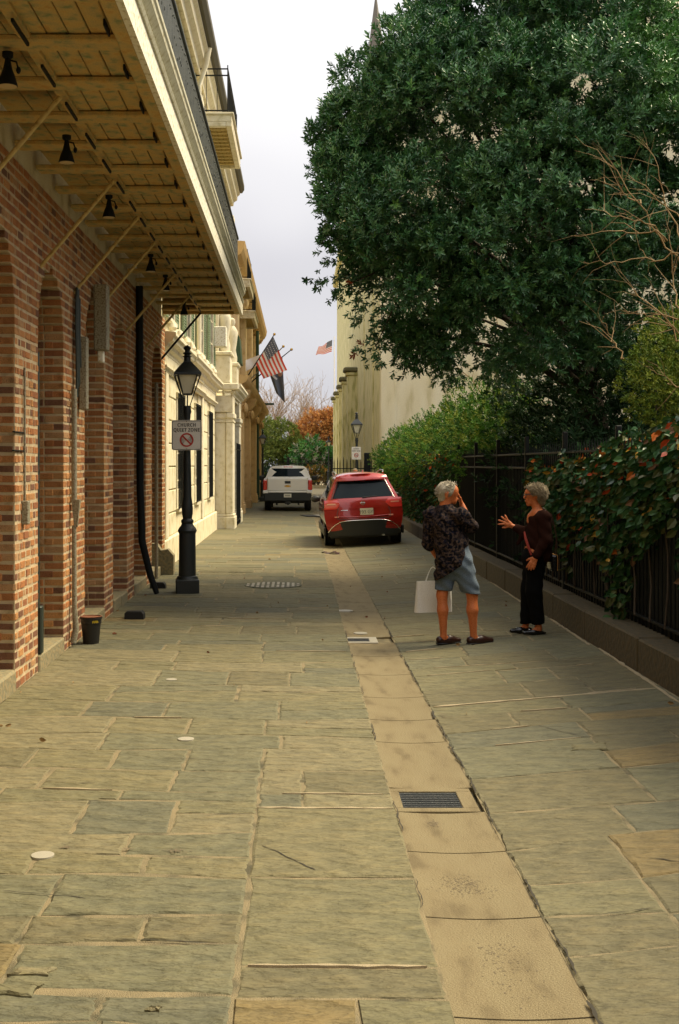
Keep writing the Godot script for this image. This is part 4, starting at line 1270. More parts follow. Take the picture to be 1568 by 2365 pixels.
# ---------------------------------------------------------------- the square at the alley's end
func build_square() -> void:
	var f := thing("square_fence", "long black iron fence of the garden square at the alley's end", "fence", Vector3(0, 0, -98))
	for i in 90:
		var x := -5.0 + i * 0.12
		put("picket", Shape.new().tube([Vector3(x, 0.25, 0), Vector3(x, 2.2, 0), Vector3(x, 2.36, 0)], [0.016, 0.016, 0.002], 4).mesh(), M.black_iron, f)
	for y in [0.4, 1.95]:
		put("rail", cb(Vector3(-5.1, y, -0.02), Vector3(5.9, y + 0.05, 0.02), 0.004), M.black_iron, f)
	for x in [-4.6, -1.0, 2.6]:
		put("post", cb(Vector3(x, 0, -0.12), Vector3(x + 0.22, 2.5, 0.12), 0.02), M.black_iron, f)
	put("base_kerb", cb(Vector3(-6, 0, -0.25), Vector3(6, 0.25, 0.25), 0.02), M.plaza, f)
	leafy("green_garden_tree", "round green tree behind the square's fence at the alley's end", "tree", [[-3.6, 4.2, -104, 1.9], [-1.6, 3.9, -103, 1.7], [-5.4, 4.0, -104, 1.8], [-2.6, 2.4, -103, 1.6], [-4.8, 2.2, -103, 1.5], [-0.6, 2.9, -103.5, 1.3]],
		[Color(0.26, 0.32, 0.07), Color(0.36, 0.40, 0.10), Color(0.16, 0.22, 0.05)], 0.16, 300.0, Vector3(-3.4, 0, -104), 0.16)
	leafy("russet_tree", "rust brown leafed tree at the end of the alley left of the church", "tree", [[2.0, 5.0, -112, 2.0], [3.8, 5.3, -112, 2.0], [0.8, 4.2, -111, 1.4], [3.0, 3.4, -111, 1.8], [5.2, 4.2, -112, 2.2]],
		[Color(0.56, 0.26, 0.08), Color(0.66, 0.36, 0.12), Color(0.42, 0.17, 0.055)], 0.17, 300.0, Vector3(2.8, 0, -112), 0.15)
	leafy("banana_plants", "bright green broad leafed plants behind the square's fence", "plants", [[0.4, 2.6, -100.5, 0.9], [1.6, 2.4, -100.5, 0.9], [2.6, 2.0, -100.5, 0.9], [-0.2, 1.9, -100.5, 0.8], [1.2, 3.3, -101.2, 0.7], [3.2, 2.5, -100.6, 0.7]],
		[Color(0.10, 0.30, 0.08), Color(0.18, 0.38, 0.10), Color(0.07, 0.20, 0.055), Color(0.55, 0.52, 0.40)], 0.34, 80.0, Vector3(1.2, 0, -100.6), 0.12)
	leafy("golden_shrub", "golden brown low shrubs glowing between the fence pickets", "shrub", [[0.6, 0.9, -99.6, 0.7], [1.6, 1.0, -99.6, 0.7], [2.6, 0.9, -99.6, 0.7], [3.4, 1.0, -99.6, 0.7], [-0.3, 0.9, -99.6, 0.6]],
		[Color(0.70, 0.42, 0.10), Color(0.60, 0.34, 0.09), Color(0.36, 0.32, 0.08)], 0.2, 150.0, Vector3(1.5, 0, -99.6), 0.08)
	leafy("dark_hedge", "low dark green hedge behind the pickup truck's cab", "hedge", [[-5.2, 1.0, -99.6, 0.8], [-4.0, 1.1, -99.6, 0.8], [-2.9, 1.0, -99.6, 0.8], [-1.8, 1.0, -99.6, 0.7]],
		[Color(0.03, 0.075, 0.035), Color(0.045, 0.095, 0.05)], 0.14, 260.0, Vector3(-3.5, 0, -99.6), 0.06)
	bare_tree("bare_tree", "tall pinkish bare tree above the green garden tree", Vector3(-4.0, 0, -118), 11.0, 0.18, 7, 4)
	bare_tree("bare_tree", "slender bare tree in the gap of sky left of the church", Vector3(1.6, 0, -124), 11.5, 0.14, 19, 3)
	bare_tree("bare_tree", "low bushy bare tree between the green and the russet trees", Vector3(-1.2, 0, -121), 9.6, 0.14, 23, 4)

# a plant of small leaves gathered in clumps; lumps are [x, y, z, radius]
func leafy(called: String, label: String, category: String, lumps: Array, tones: Array, leaf: float, per_m2: float, foot: Vector3, stem: float, group := "") -> Node3D:
	var o := thing(called, label, category, foot, group)
	var mm := MultiMesh.new()
	mm.transform_format = MultiMesh.TRANSFORM_3D
	mm.use_colors = true
	mm.mesh = leaf_sprig(leaf, 7, 0.5)
	var tr := []
	for l in lumps:
		var c := Vector3(l[0], l[1], l[2]) - foot
		var n := int(4.0 * PI * l[3] * l[3] * per_m2 / 7.0)
		for i in n:
			var d := Vector3(rng.randfn(), rng.randfn(), rng.randfn()).normalized()
			var r: float = l[3] * (0.55 + 0.5 * pow(rng.randf(), 0.6)) * (1.0 + 0.16 * sin(d.x * 6 + l[0]) * cos(d.y * 5 + l[1]))
			var p := c + d * r
			if p.y + foot.y < 0.1:
				continue
			var t := Transform3D(face_basis((d + Vector3(0, 0.35, 0) + Vector3(rng.randfn(), rng.randfn(), rng.randfn()) * 0.45).normalized()), p)
			tr.append([t.scaled_local(Vector3.ONE * rng.randf_range(0.7, 1.25)), tones[rng.randi() % tones.size()] * rng.randf_range(0.75, 1.2)])
	mm.instance_count = tr.size()
	for i in tr.size():
		mm.set_instance_transform(i, tr[i][0])
		mm.set_instance_color(i, tr[i][1])
	var mi := MultiMeshInstance3D.new()
	mi.name = "foliage"
	mi.multimesh = mm
	mi.material_override = M.leaf_far if foot.z < -60 else M.leaf_hedge
	mi.set_meta("kind", "stuff")
	o.add_child(mi, true)
	if stem > 0:
		var st := Shape.new()
		for l in lumps:
			var top := Vector3(l[0], l[1], l[2]) - foot
			st.tube([Vector3(top.x * 0.15, -0.02, top.z * 0.15), Vector3(top.x * 0.4, top.y * 0.5, top.z * 0.4), top], [stem * 0.6, stem * 0.4, stem * 0.15], 6)
		put("trunk", st.mesh(), M.bark, o)
	return o

func face_basis(d: Vector3) -> Basis:
	var up := Vector3.UP if absf(d.y) < 0.95 else Vector3.RIGHT
	var x := up.cross(d).normalized()
	return Basis(x, d.cross(x), d).rotated(d, rng.randf() * TAU)

# a twig along +z with pointed leaves set round it
func leaf_sprig(leaf: float, n: int, spread: float) -> ArrayMesh:
	var sh := Shape.new()
	var r := RandomNumberGenerator.new()
	r.seed = 77 + n
	for i in n:
		var t := float(i) / n
		var a := i * 2.4
		var out := Vector3(cos(a), sin(a), 0)
		var base := Vector3(0, 0, t * leaf * 1.3)
		var dir := (out * (1.0 - t * spread) + Vector3(0, 0, 0.55 + t * 0.8) + Vector3(r.randf_range(-0.2, 0.2), r.randf_range(-0.2, 0.2), 0)).normalized()
		leaf_into(sh, base, dir, leaf * r.randf_range(0.8, 1.1), r.randf_range(0.30, 0.40))
	return sh.mesh()

func leaf_into(sh: Shape, base: Vector3, dir: Vector3, ln: float, wide: float) -> void:
	var side := dir.cross(Vector3(0, 0, 1) if absf(dir.z) < 0.9 else Vector3.RIGHT).normalized()
	var up := side.cross(dir).normalized()
	var w := ln * wide * 0.5
	var a := base
	var b1 := base + dir * ln * 0.28 + side * w * 0.85 + up * w * 0.35
	var b2 := base + dir * ln * 0.28 - side * w * 0.85 + up * w * 0.35
	var c1 := base + dir * ln * 0.62 + side * w + up * w * 0.3
	var c2 := base + dir * ln * 0.62 - side * w + up * w * 0.3
	var m := base + dir * ln * 0.45
	var e := base + dir * ln - up * ln * 0.10
	sh.face(a, b1, m); sh.face(a, m, b2)
	sh.face(b1, c1, m); sh.face(b2, m, c2)
	sh.face(c1, e, m); sh.face(c2, m, e)

func bare_tree(called: String, label: String, at: Vector3, height: float, r0: float, s: int, forks: int) -> Node3D:
	var o := thing(called, label, "tree", at, "bare trees beyond the square")
	var q := RandomNumberGenerator.new()
	q.seed = s
	var sh := Shape.new()
	var trunk := Shape.new()
	trunk.tube([Vector3(0, -0.05, 0), Vector3(0.1, height * 0.25, 0), Vector3(0.0, height * 0.42, 0)], [r0, r0 * 0.8, r0 * 0.6], 7)
	var stack := []
	for i in 6:
		stack.append([Vector3(0, height * (0.3 + 0.02 * i), 0), Vector3(q.randf_range(-0.8, 0.8), 1.0, q.randf_range(-0.8, 0.8)).normalized(), height * 0.34, r0 * 0.45, 0])
	while not stack.is_empty():
		var b: Array = stack.pop_back()
		var p: Vector3 = b[0]
		var d: Vector3 = b[1]
		var pts := [p]
		for k in 3:
			d = (d + Vector3(q.randfn() * 0.16, 0.08, q.randfn() * 0.16)).normalized()
			p += d * b[2] / 3.0
			pts.append(p)
		sh.tube(pts, [b[3], b[3] * 0.8, b[3] * 0.62, b[3] * 0.45], 4, false)
		if b[4] < forks:
			for i in 4:
				var from: Vector3 = pts[1 + (i % 3)]
				stack.append([from, (d + Vector3(q.randfn(), q.randfn() * 0.5 + 0.2, q.randfn()) * 0.6).normalized(), b[2] * q.randf_range(0.5, 0.72), maxf(b[3] * 0.5, 0.012), b[4] + 1])
	put("trunk", trunk.mesh(), M.twig_far, o)
	put("branches", sh.mesh(), M.twig_far, o)
	return o

# ---------------------------------------------------------------- garden edge: kerb, fence, vine, hedges, shrubs
func build_garden_edge() -> void:
	var soil := Shape.new().box(Vector3(3.32, -0.06, -46.3), Vector3(40, 0.30, 4))
	struct("garden_soil", soil.mesh(), M.earth)
	var kerb := Node3D.new()
	kerb.name = "garden_kerb"
	add_child(kerb)
	kerb.set_meta("kind", "structure")
	var z := 2.0
	while z < 46.0:
		var ln := rng.randf_range(1.5, 2.1)
		put("kerb_stone", cb(Vector3(3.03 + rng.randf_range(-0.006, 0.006), 0.0, -z - ln + 0.006), Vector3(3.33, 0.40 + rng.randf_range(-0.006, 0.006), -z - 0.006), 0.016), M.kerb_stone, kerb)
		z += ln
	# fence of iron pickets; black sheet added behind them for the shade there
	var f := thing("garden_fence", "black iron garden fence with upright pickets on the stone kerb behind the couple", "fence", Vector3(3.3, 0.40, 0))
	var pick := Shape.new().tube([Vector3.ZERO, Vector3(0, 1.72, 0), Vector3(0, 1.84, 0)], [0.010, 0.010, 0.001], 5).mesh()
	var n := 0
	z = 6.0
	while z < 45.0 and n < 290:
		put("picket", pick, M.black_iron, f, Vector3(0, 0, -z))
		z += 0.125
		n += 1
	for y in [0.07, 1.48, 1.68]:
		put("rail", cb(Vector3(-0.022, y, -45), Vector3(0.022, y + 0.03, -4), 0.005), M.black_iron, f)
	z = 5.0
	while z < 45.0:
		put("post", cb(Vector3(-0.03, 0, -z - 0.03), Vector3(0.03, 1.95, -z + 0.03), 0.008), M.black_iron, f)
		put("shade_sheet", cb(Vector3(0.04, -0.09, -z - 2.5), Vector3(0.05, 1.66, -z), 0.002), M.black_iron, f)
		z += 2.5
	# vine over the near stretch: the largest leaves singly, the rest as a mass
	var v := thing("vine", "broad leafed vine with orange leaves hanging over the near garden fence", "vine", Vector3(3.3, 0.4, -12))
	vine(v, 8.2, 17.0, 290, 5200, 0.105)
	var v2 := thing("vine", "small leafed vine with orange leaves on the fence beside the red car", "vine", Vector3(3.3, 0.4, -32))
	vine(v2, 25.0, 43.5, 0, 6000, 0.10)
	leafy("box_hedge", "tall clipped bright green hedge behind the red car", "hedge", [[4.05, 2.3, -24.6, 1.05], [4.1, 2.6, -26.5, 1.15], [4.1, 2.3, -28.6, 1.1], [4.0, 2.2, -31, 1.1], [3.95, 2.2, -33.5, 1.1], [3.9, 2.1, -36, 1.1], [3.85, 2.0, -38.5, 1.1], [3.8, 2.0, -41, 1.1], [3.75, 1.95, -43.3, 1.05], [4.4, 3.0, -25.4, 0.7], [4.6, 1.5, -24.0, 1.2]],
		[Color(0.07, 0.18, 0.025), Color(0.12, 0.26, 0.035), Color(0.045, 0.12, 0.02), Color(0.24, 0.30, 0.045)], 0.075, 620.0, Vector3(4.0, 0.3, -33), 0.1)
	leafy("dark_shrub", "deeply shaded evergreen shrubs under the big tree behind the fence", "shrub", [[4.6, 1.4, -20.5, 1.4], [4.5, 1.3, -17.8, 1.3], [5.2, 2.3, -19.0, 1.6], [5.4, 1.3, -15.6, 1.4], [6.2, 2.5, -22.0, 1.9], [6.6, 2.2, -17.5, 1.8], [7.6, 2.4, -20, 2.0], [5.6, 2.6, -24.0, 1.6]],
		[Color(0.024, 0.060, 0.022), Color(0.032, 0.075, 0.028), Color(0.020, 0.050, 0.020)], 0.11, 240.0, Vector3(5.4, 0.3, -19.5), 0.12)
	leafy("feathery_shrub", "soft yellow green feathery shrub above the vine at the picture's edge", "shrub", [[4.45, 3.15, -14.6, 0.45], [4.7, 3.4, -14.9, 0.45], [4.25, 2.85, -14.4, 0.4], [4.85, 2.9, -14.4, 0.5], [4.55, 2.6, -14.3, 0.45]],
		[Color(0.15, 0.21, 0.025), Color(0.21, 0.25, 0.035), Color(0.09, 0.15, 0.02)], 0.055, 900.0, Vector3(4.3, 0.3, -14.5), 0.06)
	leafless("bare_shrub", "leafless tan shrub with long twigs in front of the big tree", Vector3(4.95, 0.3, -13.5), [
		[Vector3(-0.72, 3.96, -0.12), Vector3(-1.04, 4.35, 0.00), Vector3(-1.36, 4.79, 0.12), Vector3(-1.58, 5.12, -0.06), Vector3(-1.87, 5.28, 0.06)],
		[Vector3(-1.17, 4.55, 0.12), Vector3(-1.24, 4.62, -0.06), Vector3(-1.44, 4.74, 0.06), Vector3(-1.68, 4.85, -0.12)],
		[Vector3(-0.85, 4.19, -0.12), Vector3(-1.04, 4.33, 0.00), Vector3(-1.41, 4.38, 0.12), Vector3(-1.58, 4.48, -0.06), Vector3(-1.76, 4.48, 0.06)],
		[Vector3(-0.81, 4.12, -0.06), Vector3(-0.96, 4.24, 0.06), Vector3(-1.24, 4.25, -0.12), Vector3(-1.44, 4.26, 0.00), Vector3(-1.67, 4.20, 0.12), Vector3(-1.88, 4.18, -0.06)],
		[Vector3(-0.72, 3.96, 0.12), Vector3(-1.18, 3.92, -0.06), Vector3(-1.53, 3.88, 0.06), Vector3(-1.75, 3.91, -0.12)],
		[Vector3(-0.61, 4.31, 0.12), Vector3(-0.72, 4.44, -0.06), Vector3(-1.06, 4.68, 0.06), Vector3(-1.28, 4.94, -0.12)],
		[Vector3(-0.56, 2.91, -0.12), Vector3(-0.72, 3.08, 0.00), Vector3(-0.94, 3.30, 0.12), Vector3(-1.19, 3.61, -0.06), Vector3(-1.41, 3.84, 0.06)],
		[Vector3(-0.68, 3.25, 0.12), Vector3(-0.79, 3.30, -0.06), Vector3(-1.04, 3.29, 0.06), Vector3(-1.38, 3.36, -0.12)],
		[Vector3(-0.71, 3.01, 0.12), Vector3(-0.78, 3.14, -0.06), Vector3(-0.91, 3.40, 0.06), Vector3(-0.95, 3.60, -0.12)],
		[Vector3(-1.33, 2.82, 0.06), Vector3(-1.46, 3.09, -0.12), Vector3(-1.58, 3.30, 0.00)],
		[Vector3(-0.56, 2.48, 0.06), Vector3(-0.72, 2.54, -0.12), Vector3(-1.02, 2.71, 0.00)],
		[Vector3(-0.72, 4.12, 0.12), Vector3(-0.85, 4.55, -0.06), Vector3(-0.95, 4.89, 0.06), Vector3(-1.05, 5.23, -0.12)],
		[Vector3(-0.72, 3.35, 0.12), Vector3(-0.76, 3.73, -0.06), Vector3(-0.83, 4.12, 0.06), Vector3(-0.79, 4.50, -0.12)]], 0.012, 4, [Vector3(0, -0.05, 0), Vector3(-0.05, 1.4, 0), Vector3(-0.25, 2.6, 0), Vector3(-0.5, 3.4, 0), Vector3(-0.72, 3.96, 0)])
	leafless("bare_shrub", "thin bare twigs standing before the church wall above the hedge", Vector3(5.4, 0.3, -30), [
		[Vector3(0.0, 2.5, 0), Vector3(-0.5, 3.9, 0), Vector3(-1.0, 4.8, 0), Vector3(-1.5, 5.6, 0)],
		[Vector3(0.2, 2.5, 0), Vector3(0.0, 3.9, 0), Vector3(-0.5, 5.2, 0), Vector3(-0.7, 6.2, 0)],
		[Vector3(0.3, 2.5, 0), Vector3(0.4, 4.2, 0), Vector3(0.0, 5.6, 0), Vector3(0.2, 6.6, 0)],
		[Vector3(-0.2, 2.5, 0), Vector3(-1.0, 3.6, 0), Vector3(-1.6, 4.2, 0), Vector3(-1.9, 5.0, 0)],
		[Vector3(0.5, 2.5, 0), Vector3(0.9, 3.8, 0), Vector3(0.9, 5.2, 0), Vector3(1.3, 6.0, 0)]], 0.025, 5)

func leafless(called: String, label: String, at: Vector3, limbs: Array, r: float, twigs: int, stem := []) -> void:
	var o := thing(called, label, "shrub", at)
	var q := RandomNumberGenerator.new()
	q.seed = 31
	put("stem", Shape.new().tube(stem if stem else [Vector3(0.1, -0.05, 0), Vector3(0.12, 0.7, 0.0), Vector3(0.15, 2.6, 0)], [r * 1.7, r * 1.5, r * 1.3, r * 1.1, r], 7).mesh(), M.twig, o)
	for l in limbs:
		var cv := Curve3D.new()
		for k in l.size():
			var t: Vector3 = (l[mini(k + 1, l.size() - 1)] - l[maxi(k - 1, 0)]) * 0.2
			cv.add_point(l[k], -t, t)
		var pts := []
		var rad := []
		var n := 12
		for i in n + 1:
			var p := cv.sample_baked(cv.get_baked_length() * i / n)
			pts.append(p + Vector3(q.randfn(), q.randfn(), q.randfn()) * 0.018)
			rad.append(lerpf(r * 0.8, r * 0.16, float(i) / n))
		var sh := Shape.new().tube(pts, rad, 5)
		for i in twigs * 2:
			var k := 3 + q.randi() % (n - 3)
			var d: Vector3 = (pts[k] - pts[k - 1]).normalized()
			d = (d + Vector3(q.randfn(), q.randfn() + 0.2, q.randfn() * 0.5) * 0.75).normalized()
			var ln := q.randf_range(0.12, 0.55)
			sh.tube([pts[k], pts[k] + d * ln * 0.5 + Vector3(0, 0.02, 0), pts[k] + d * ln + Vector3(q.randfn(), q.randfn(), 0) * 0.04], [rad[k] * 0.6, rad[k] * 0.45, rad[k] * 0.2], 4)
		put("branch", sh.mesh(), M.twig, o)

# leaves hanging over the fence between two distances; places are relative to v
func vine(v: Node3D, za: float, zb: float, single: int, many: int, leaf: float) -> void:
	var tones := [Color(0.035, 0.095, 0.03), Color(0.022, 0.065, 0.022), Color(0.055, 0.12, 0.04), Color(0.09, 0.10, 0.035), Color(0.02, 0.055, 0.024)]
	var warm := [Color(0.50, 0.13, 0.02), Color(0.42, 0.06, 0.015), Color(0.45, 0.26, 0.04), Color(0.22, 0.12, 0.07)]
	var variants := []
	for k in 3:
		var sh := Shape.new()
		leaf_into(sh, Vector3.ZERO, Vector3(0, 0, 1), 1.0, 0.5 + 0.07 * k)
		variants.append(sh.mesh())
	var mats := []
	for c in tones + warm:
		mats.append(mat("vine_%d" % M.size(), c, 0.42, {"back": Color(0.12, 0.14, 0.05), "t": "fine", "s": 8.0}))
	var mm := MultiMesh.new()
	mm.transform_format = MultiMesh.TRANSFORM_3D
	mm.use_colors = true
	mm.mesh = variants[1]
	var tr := []
	for i in single + many:
		var z := rng.randf_range(za, zb) if i >= single else rng.randf_range(za + 1.6, minf(zb, za + 7.0))
		var top := 2.02 + 0.30 * smoothstep(16.0, 10.0, z) + 0.06 * sin(z * 3.1) + 0.05 * sin(z * 7.7)
		if z > 20: top = 2.30 + 0.08 * sin(z * 1.7)
		var hang := 0.95 + 0.4 * sin(z * 2.1 + 1.0) + 0.2 * sin(z * 5.3)
		if z > 20: hang = 1.9
		elif z > 14.5: hang *= 0.6
		var s := pow(rng.randf(), 1.25)
		if i < single: s = pow(rng.randf(), 1.6) * 0.95
		# over the top of the fence, then down its face
		var u := s * (hang + 0.55)
		var p: Vector3
		var nrm: Vector3
		if u < 0.55:
			var a := u / 0.55 * PI / 2
			p = Vector3(3.52 - 0.33 * sin(a), top - 0.30 + 0.30 * cos(a), -z)
			nrm = Vector3(-sin(a), cos(a), 0)
		else:
			p = Vector3(3.19 + rng.randf_range(-0.05, 0.08), top - 0.30 - (u - 0.55), -z)
			nrm = Vector3(-1, 0.25, 0.15)
		p += nrm * rng.randf_range(-0.05, 0.07 if i < single else 0.02) - v.position
		var dir := (Vector3(-0.25, -0.75, 0.0) + Vector3(rng.randfn() * 0.3, rng.randfn() * 0.35, rng.randfn() * 0.55) + nrm * 0.35).normalized()
		var up := (nrm + Vector3(rng.randfn(), rng.randfn(), rng.randfn()) * 0.35).normalized()
		var x := up.cross(dir).normalized()
		var b := Basis(x, dir.cross(x), dir)
		var hot := rng.randf() < (0.14 if u < 0.6 else 0.035)
		var ln := leaf * rng.randf_range(0.6, 1.2)
		if i < single:
			var m := MeshInstance3D.new()
			m.name = "leaf"
			m.mesh = variants[rng.randi() % 3]
			m.material_override = mats[(tones.size() + rng.randi() % warm.size()) if hot else rng.randi() % tones.size()]
			v.add_child(m, true)
			m.transform = Transform3D(b.scaled(Vector3.ONE * ln), p)
		else:
			tr.append([Transform3D(b.scaled(Vector3.ONE * ln), p), (warm if hot else tones)[rng.randi() % 4] * rng.randf_range(0.7, 1.2)])
	mm.instance_count = tr.size()
	for i in tr.size():
		mm.set_instance_transform(i, tr[i][0])
		mm.set_instance_color(i, tr[i][1])
	var mi := MultiMeshInstance3D.new()
	mi.name = "foliage"
	mi.multimesh = mm
	mi.material_override = M.leaf_vine
	mi.set_meta("kind", "stuff")
	v.add_child(mi, true)
	# stems that carry the leaves
	var st := Shape.new()
	for i in int((zb - za) / 0.45):
		var z := za + i * 0.45
		var pts := []
		for k in 6:
			var t := k / 5.0
			pts.append(Vector3(3.24 + 0.22 * t * t + 0.02 * sin(k * 2.0 + z), 0.5 + 1.6 * t, -z - 0.25 * sin(t * 3.0 + z)) - v.position)
		st.tube(pts, [0.012, 0.011, 0.010, 0.009, 0.008, 0.006], 5)
	put("stem", st.mesh(), M.bark, v)
	# a trailing shoot with paired leaves
	if single > 0:
		var sh := Shape.new()
		var pts := []
		for k in 8:
			pts.append(Vector3(3.17, 1.55 - k * 0.15, -12.4 - 0.03 * sin(k * 1.3)) - v.position)
		sh.tube(pts, [0.006], 5)
		put("shoot", sh.mesh(), M.bark, v)
		for k in 7:
			for s in [-1, 1]:
				if rng.randf() < 0.25:
					continue
				var m := MeshInstance3D.new()
				m.name = "leaf"
				m.mesh = variants[0]
				m.material_override = mats[rng.randi() % 3]
				v.add_child(m, true)
				var dir := Vector3(-0.4, -0.35, 0.75 * s).normalized()
				var up := Vector3(-0.5, 0.8, 0)
				var x := up.cross(dir).normalized()
				m.transform = Transform3D(Basis(x, dir.cross(x), dir).scaled(Vector3.ONE * 0.13), pts[k + 1])

# ---------------------------------------------------------------- the big evergreen
func build_tree() -> void:
	var foot := Vector3(5.2, 0.3, -20.5)
	var t := thing("evergreen_tree", "huge dense dark evergreen tree leaning over the alley from the garden", "tree", foot)
	# clumps of the crown: [x, y, z, radius]
	var L := [
		[1.55, 7.7, -19.5, 0.56], [2.6, 8.85, -18.8, 0.78], [1.15, 7.05, -18.8, 0.80], [1.75, 7.3, -17.9, 1.05], [1.1, 6.1, -18.4, 0.75], [1.8, 5.75, -17.6, 1.0], [2.75, 8.1, -17.6, 1.15], [2.7, 6.65, -17.2, 1.2],
		[2.75, 5.2, -17.2, 1.1], [1.7, 4.65, -17.9, 0.75], [1.25, 5.05, -18.6, 0.6], [2.6, 4.15, -18.0, 0.75], [3.8, 8.3, -17.7, 1.25], [3.9, 6.8, -17.0, 1.3], [3.8, 5.3, -17.0, 1.2], [3.75, 4.2, -17.8, 1.0],
		[4.95, 7.6, -18.0, 1.15], [5.0, 6.5, -17.2, 1.25], [4.9, 5.2, -17.2, 1.15], [4.9, 4.1, -17.8, 1.0], [5.9, 7.3, -18.5, 1.2], [5.9, 5.8, -18.0, 1.2], [0.95, 7.35, -19.4, 0.46], [0.88, 6.6, -19.2, 0.48], [0.95, 5.4, -19.0, 0.55],
		[3.35, 9.4, -18.8, 1.1], [4.1, 9.3, -19.0, 1.1], [2.05, 3.95, -18.6, 0.55], [2.0, 8.0, -18.2, 0.75],
		[2.3, 7.4, -21.2, 1.2], [2.2, 5.8, -21.2, 1.4], [3.9, 7.6, -22.0, 1.7], [3.8, 5.4, -21.8, 1.8], [5.4, 6.6, -22.2, 1.8], [5.6, 5.0, -21.6, 1.8], [1.4, 6.9, -20.6, 1.0], [3.8, 8.8, -21.0, 1.2], [3.2, 4.4, -20.6, 1.2], [4.6, 3.6, -20.4, 1.4], [6.2, 3.9, -20.0, 1.5]]
	var mm := MultiMesh.new()
	mm.transform_format = MultiMesh.TRANSFORM_3D
	mm.use_colors = true
	mm.mesh = leaf_sprig(0.088, 10, 0.35)
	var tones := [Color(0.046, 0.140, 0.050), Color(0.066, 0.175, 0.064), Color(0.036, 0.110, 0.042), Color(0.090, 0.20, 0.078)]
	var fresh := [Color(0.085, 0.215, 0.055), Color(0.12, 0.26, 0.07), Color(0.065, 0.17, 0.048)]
	var tr := []
	for i in L.size():
		var l: Array = L[i]
		var c := Vector3(l[0], l[1], l[2])
		var back := i >= 29
		# every clump is a cluster of leafy heads with gaps between them
		var heads := []
		var nh := int(7 + l[3] * l[3] * (9.0 if back else 15.0))
		for k in nh:
			var d := Vector3(rng.randfn(), rng.randfn() * 0.9 + 0.15, rng.randfn()).normalized()
			if not back and d.z < -0.2 and rng.randf() < 0.75:
				d.z = -d.z
			heads.append([c + d * l[3] * rng.randf_range(0.55, 1.05), d, rng.randf_range(0.20, 0.40)])
		for h in heads:
			var ns := int((30.0 if back else 58.0) * h[2] / 0.3)
			for k in ns:
				var d: Vector3 = (Vector3(rng.randfn(), rng.randfn(), rng.randfn()).normalized() + h[1] * 0.55 + Vector3(0, 0.25, 0)).normalized()
				var p: Vector3 = h[0] + d * h[2] * (0.35 + 0.65 * rng.randf())
				var dir: Vector3 = (d * 0.7 + Vector3(0, 0.6, 0) + Vector3(rng.randfn(), rng.randfn(), rng.randfn()) * 0.35).normalized()
				if p.y < 4.6: dir = (d * 0.8 + Vector3(0, -0.2, 0) + Vector3(rng.randfn(), rng.randfn(), rng.randfn()) * 0.45).normalized()
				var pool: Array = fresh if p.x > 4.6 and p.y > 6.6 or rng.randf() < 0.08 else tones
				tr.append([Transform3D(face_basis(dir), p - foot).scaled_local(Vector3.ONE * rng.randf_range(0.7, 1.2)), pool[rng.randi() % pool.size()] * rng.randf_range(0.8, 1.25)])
	# loose sprays at the low left edge, some with rusty leaves
	var sprays := [[0.62, 4.62, -18.4], [0.85, 4.35, -18.2], [1.0, 4.1, -18.1], [1.15, 3.85, -18.0], [1.2, 3.5, -18.0], [1.05, 3.65, -18.1], [1.25, 4.3, -18.0], [0.75, 4.8, -18.6], [0.95, 4.6, -18.3], [1.3, 3.95, -18.2], [1.45, 4.2, -18.2], [0.55, 5.15, -18.8], [0.4, 6.7, -19.2], [0.5, 6.3, -19.1], [0.35, 4.72, -18.5], [1.95, 3.6, -18.5], [2.35, 3.55, -18.4], [2.8, 3.45, -18.4], [3.1, 3.5, -18.3], [1.7, 3.75, -18.4]]
	for s in sprays:
		for k in 11:
			var p := Vector3(s[0], s[1], s[2]) + Vector3(rng.randfn() * 0.13, rng.randfn() * 0.10, rng.randfn() * 0.15)
			var dir := Vector3(-0.5 + rng.randfn() * 0.5, -0.3 + rng.randfn() * 0.4, 0.3 + rng.randfn() * 0.4).normalized()
			var hot: bool = s[0] > 0.8 and s[0] < 1.3 and rng.randf() < 0.07
			tr.append([Transform3D(face_basis(dir), p - foot).scaled_local(Vector3.ONE * rng.randf_range(0.7, 1.1)), Color(0.34, 0.07, 0.02) if hot else tones[rng.randi() % 4]])
	mm.instance_count = tr.size()
	for i in tr.size():
		mm.set_instance_transform(i, tr[i][0])
		mm.set_instance_color(i, tr[i][1])
	var crown := MultiMeshInstance3D.new()
	crown.name = "crown"
	crown.multimesh = mm
	crown.material_override = M.leaf_tree
	crown.set_meta("kind", "stuff")
	t.add_child(crown, true)
	var tk := Shape.new().tube([Vector3(0, -0.1, 0), Vector3(-0.05, 1.2, 0.1), Vector3(-0.3, 2.6, 0.2), Vector3(-0.7, 4.2, 0.3)], [0.34, 0.27, 0.23, 0.17], 10)
	put("trunk", tk.mesh(), M.bark, t)
	var lb := Shape.new()
	for i in 29:
		var l: Array = L[i]
		var e := Vector3(l[0], l[1], l[2]) - foot
		var s := Vector3(-0.3, 2.6, 0.2).lerp(Vector3(-0.7, 4.2, 0.3), clampf((l[1] - 3.5) / 4.0, 0, 1))
		lb.tube([s, s.lerp(e, 0.5) + Vector3(0, 0.25, 0), e], [0.07, 0.045, 0.012], 6)
	for s in [[0.62, 4.62, -18.4], [1.15, 3.7, -18.0], [0.4, 6.5, -19.1]]:
		var e := Vector3(s[0], s[1], s[2]) - foot
		lb.tube([Vector3(-3.4, 4.6, 2.3), e.lerp(Vector3(-3.4, 4.6, 2.3), 0.5) + Vector3(0, 0.1, 0), e], [0.02, 0.014, 0.006], 5)
	put("limbs", lb.mesh(), M.bark, t)
	# its neighbour stands beside the camera, out of the picture; its shade lies on the near flags
	var t2 := t.duplicate()
	t2.name = numbered("evergreen_tree")
	add_child(t2)
	t2.position = Vector3(8.6, 0.3, -3.5)
	t2.rotation.y = 2.4
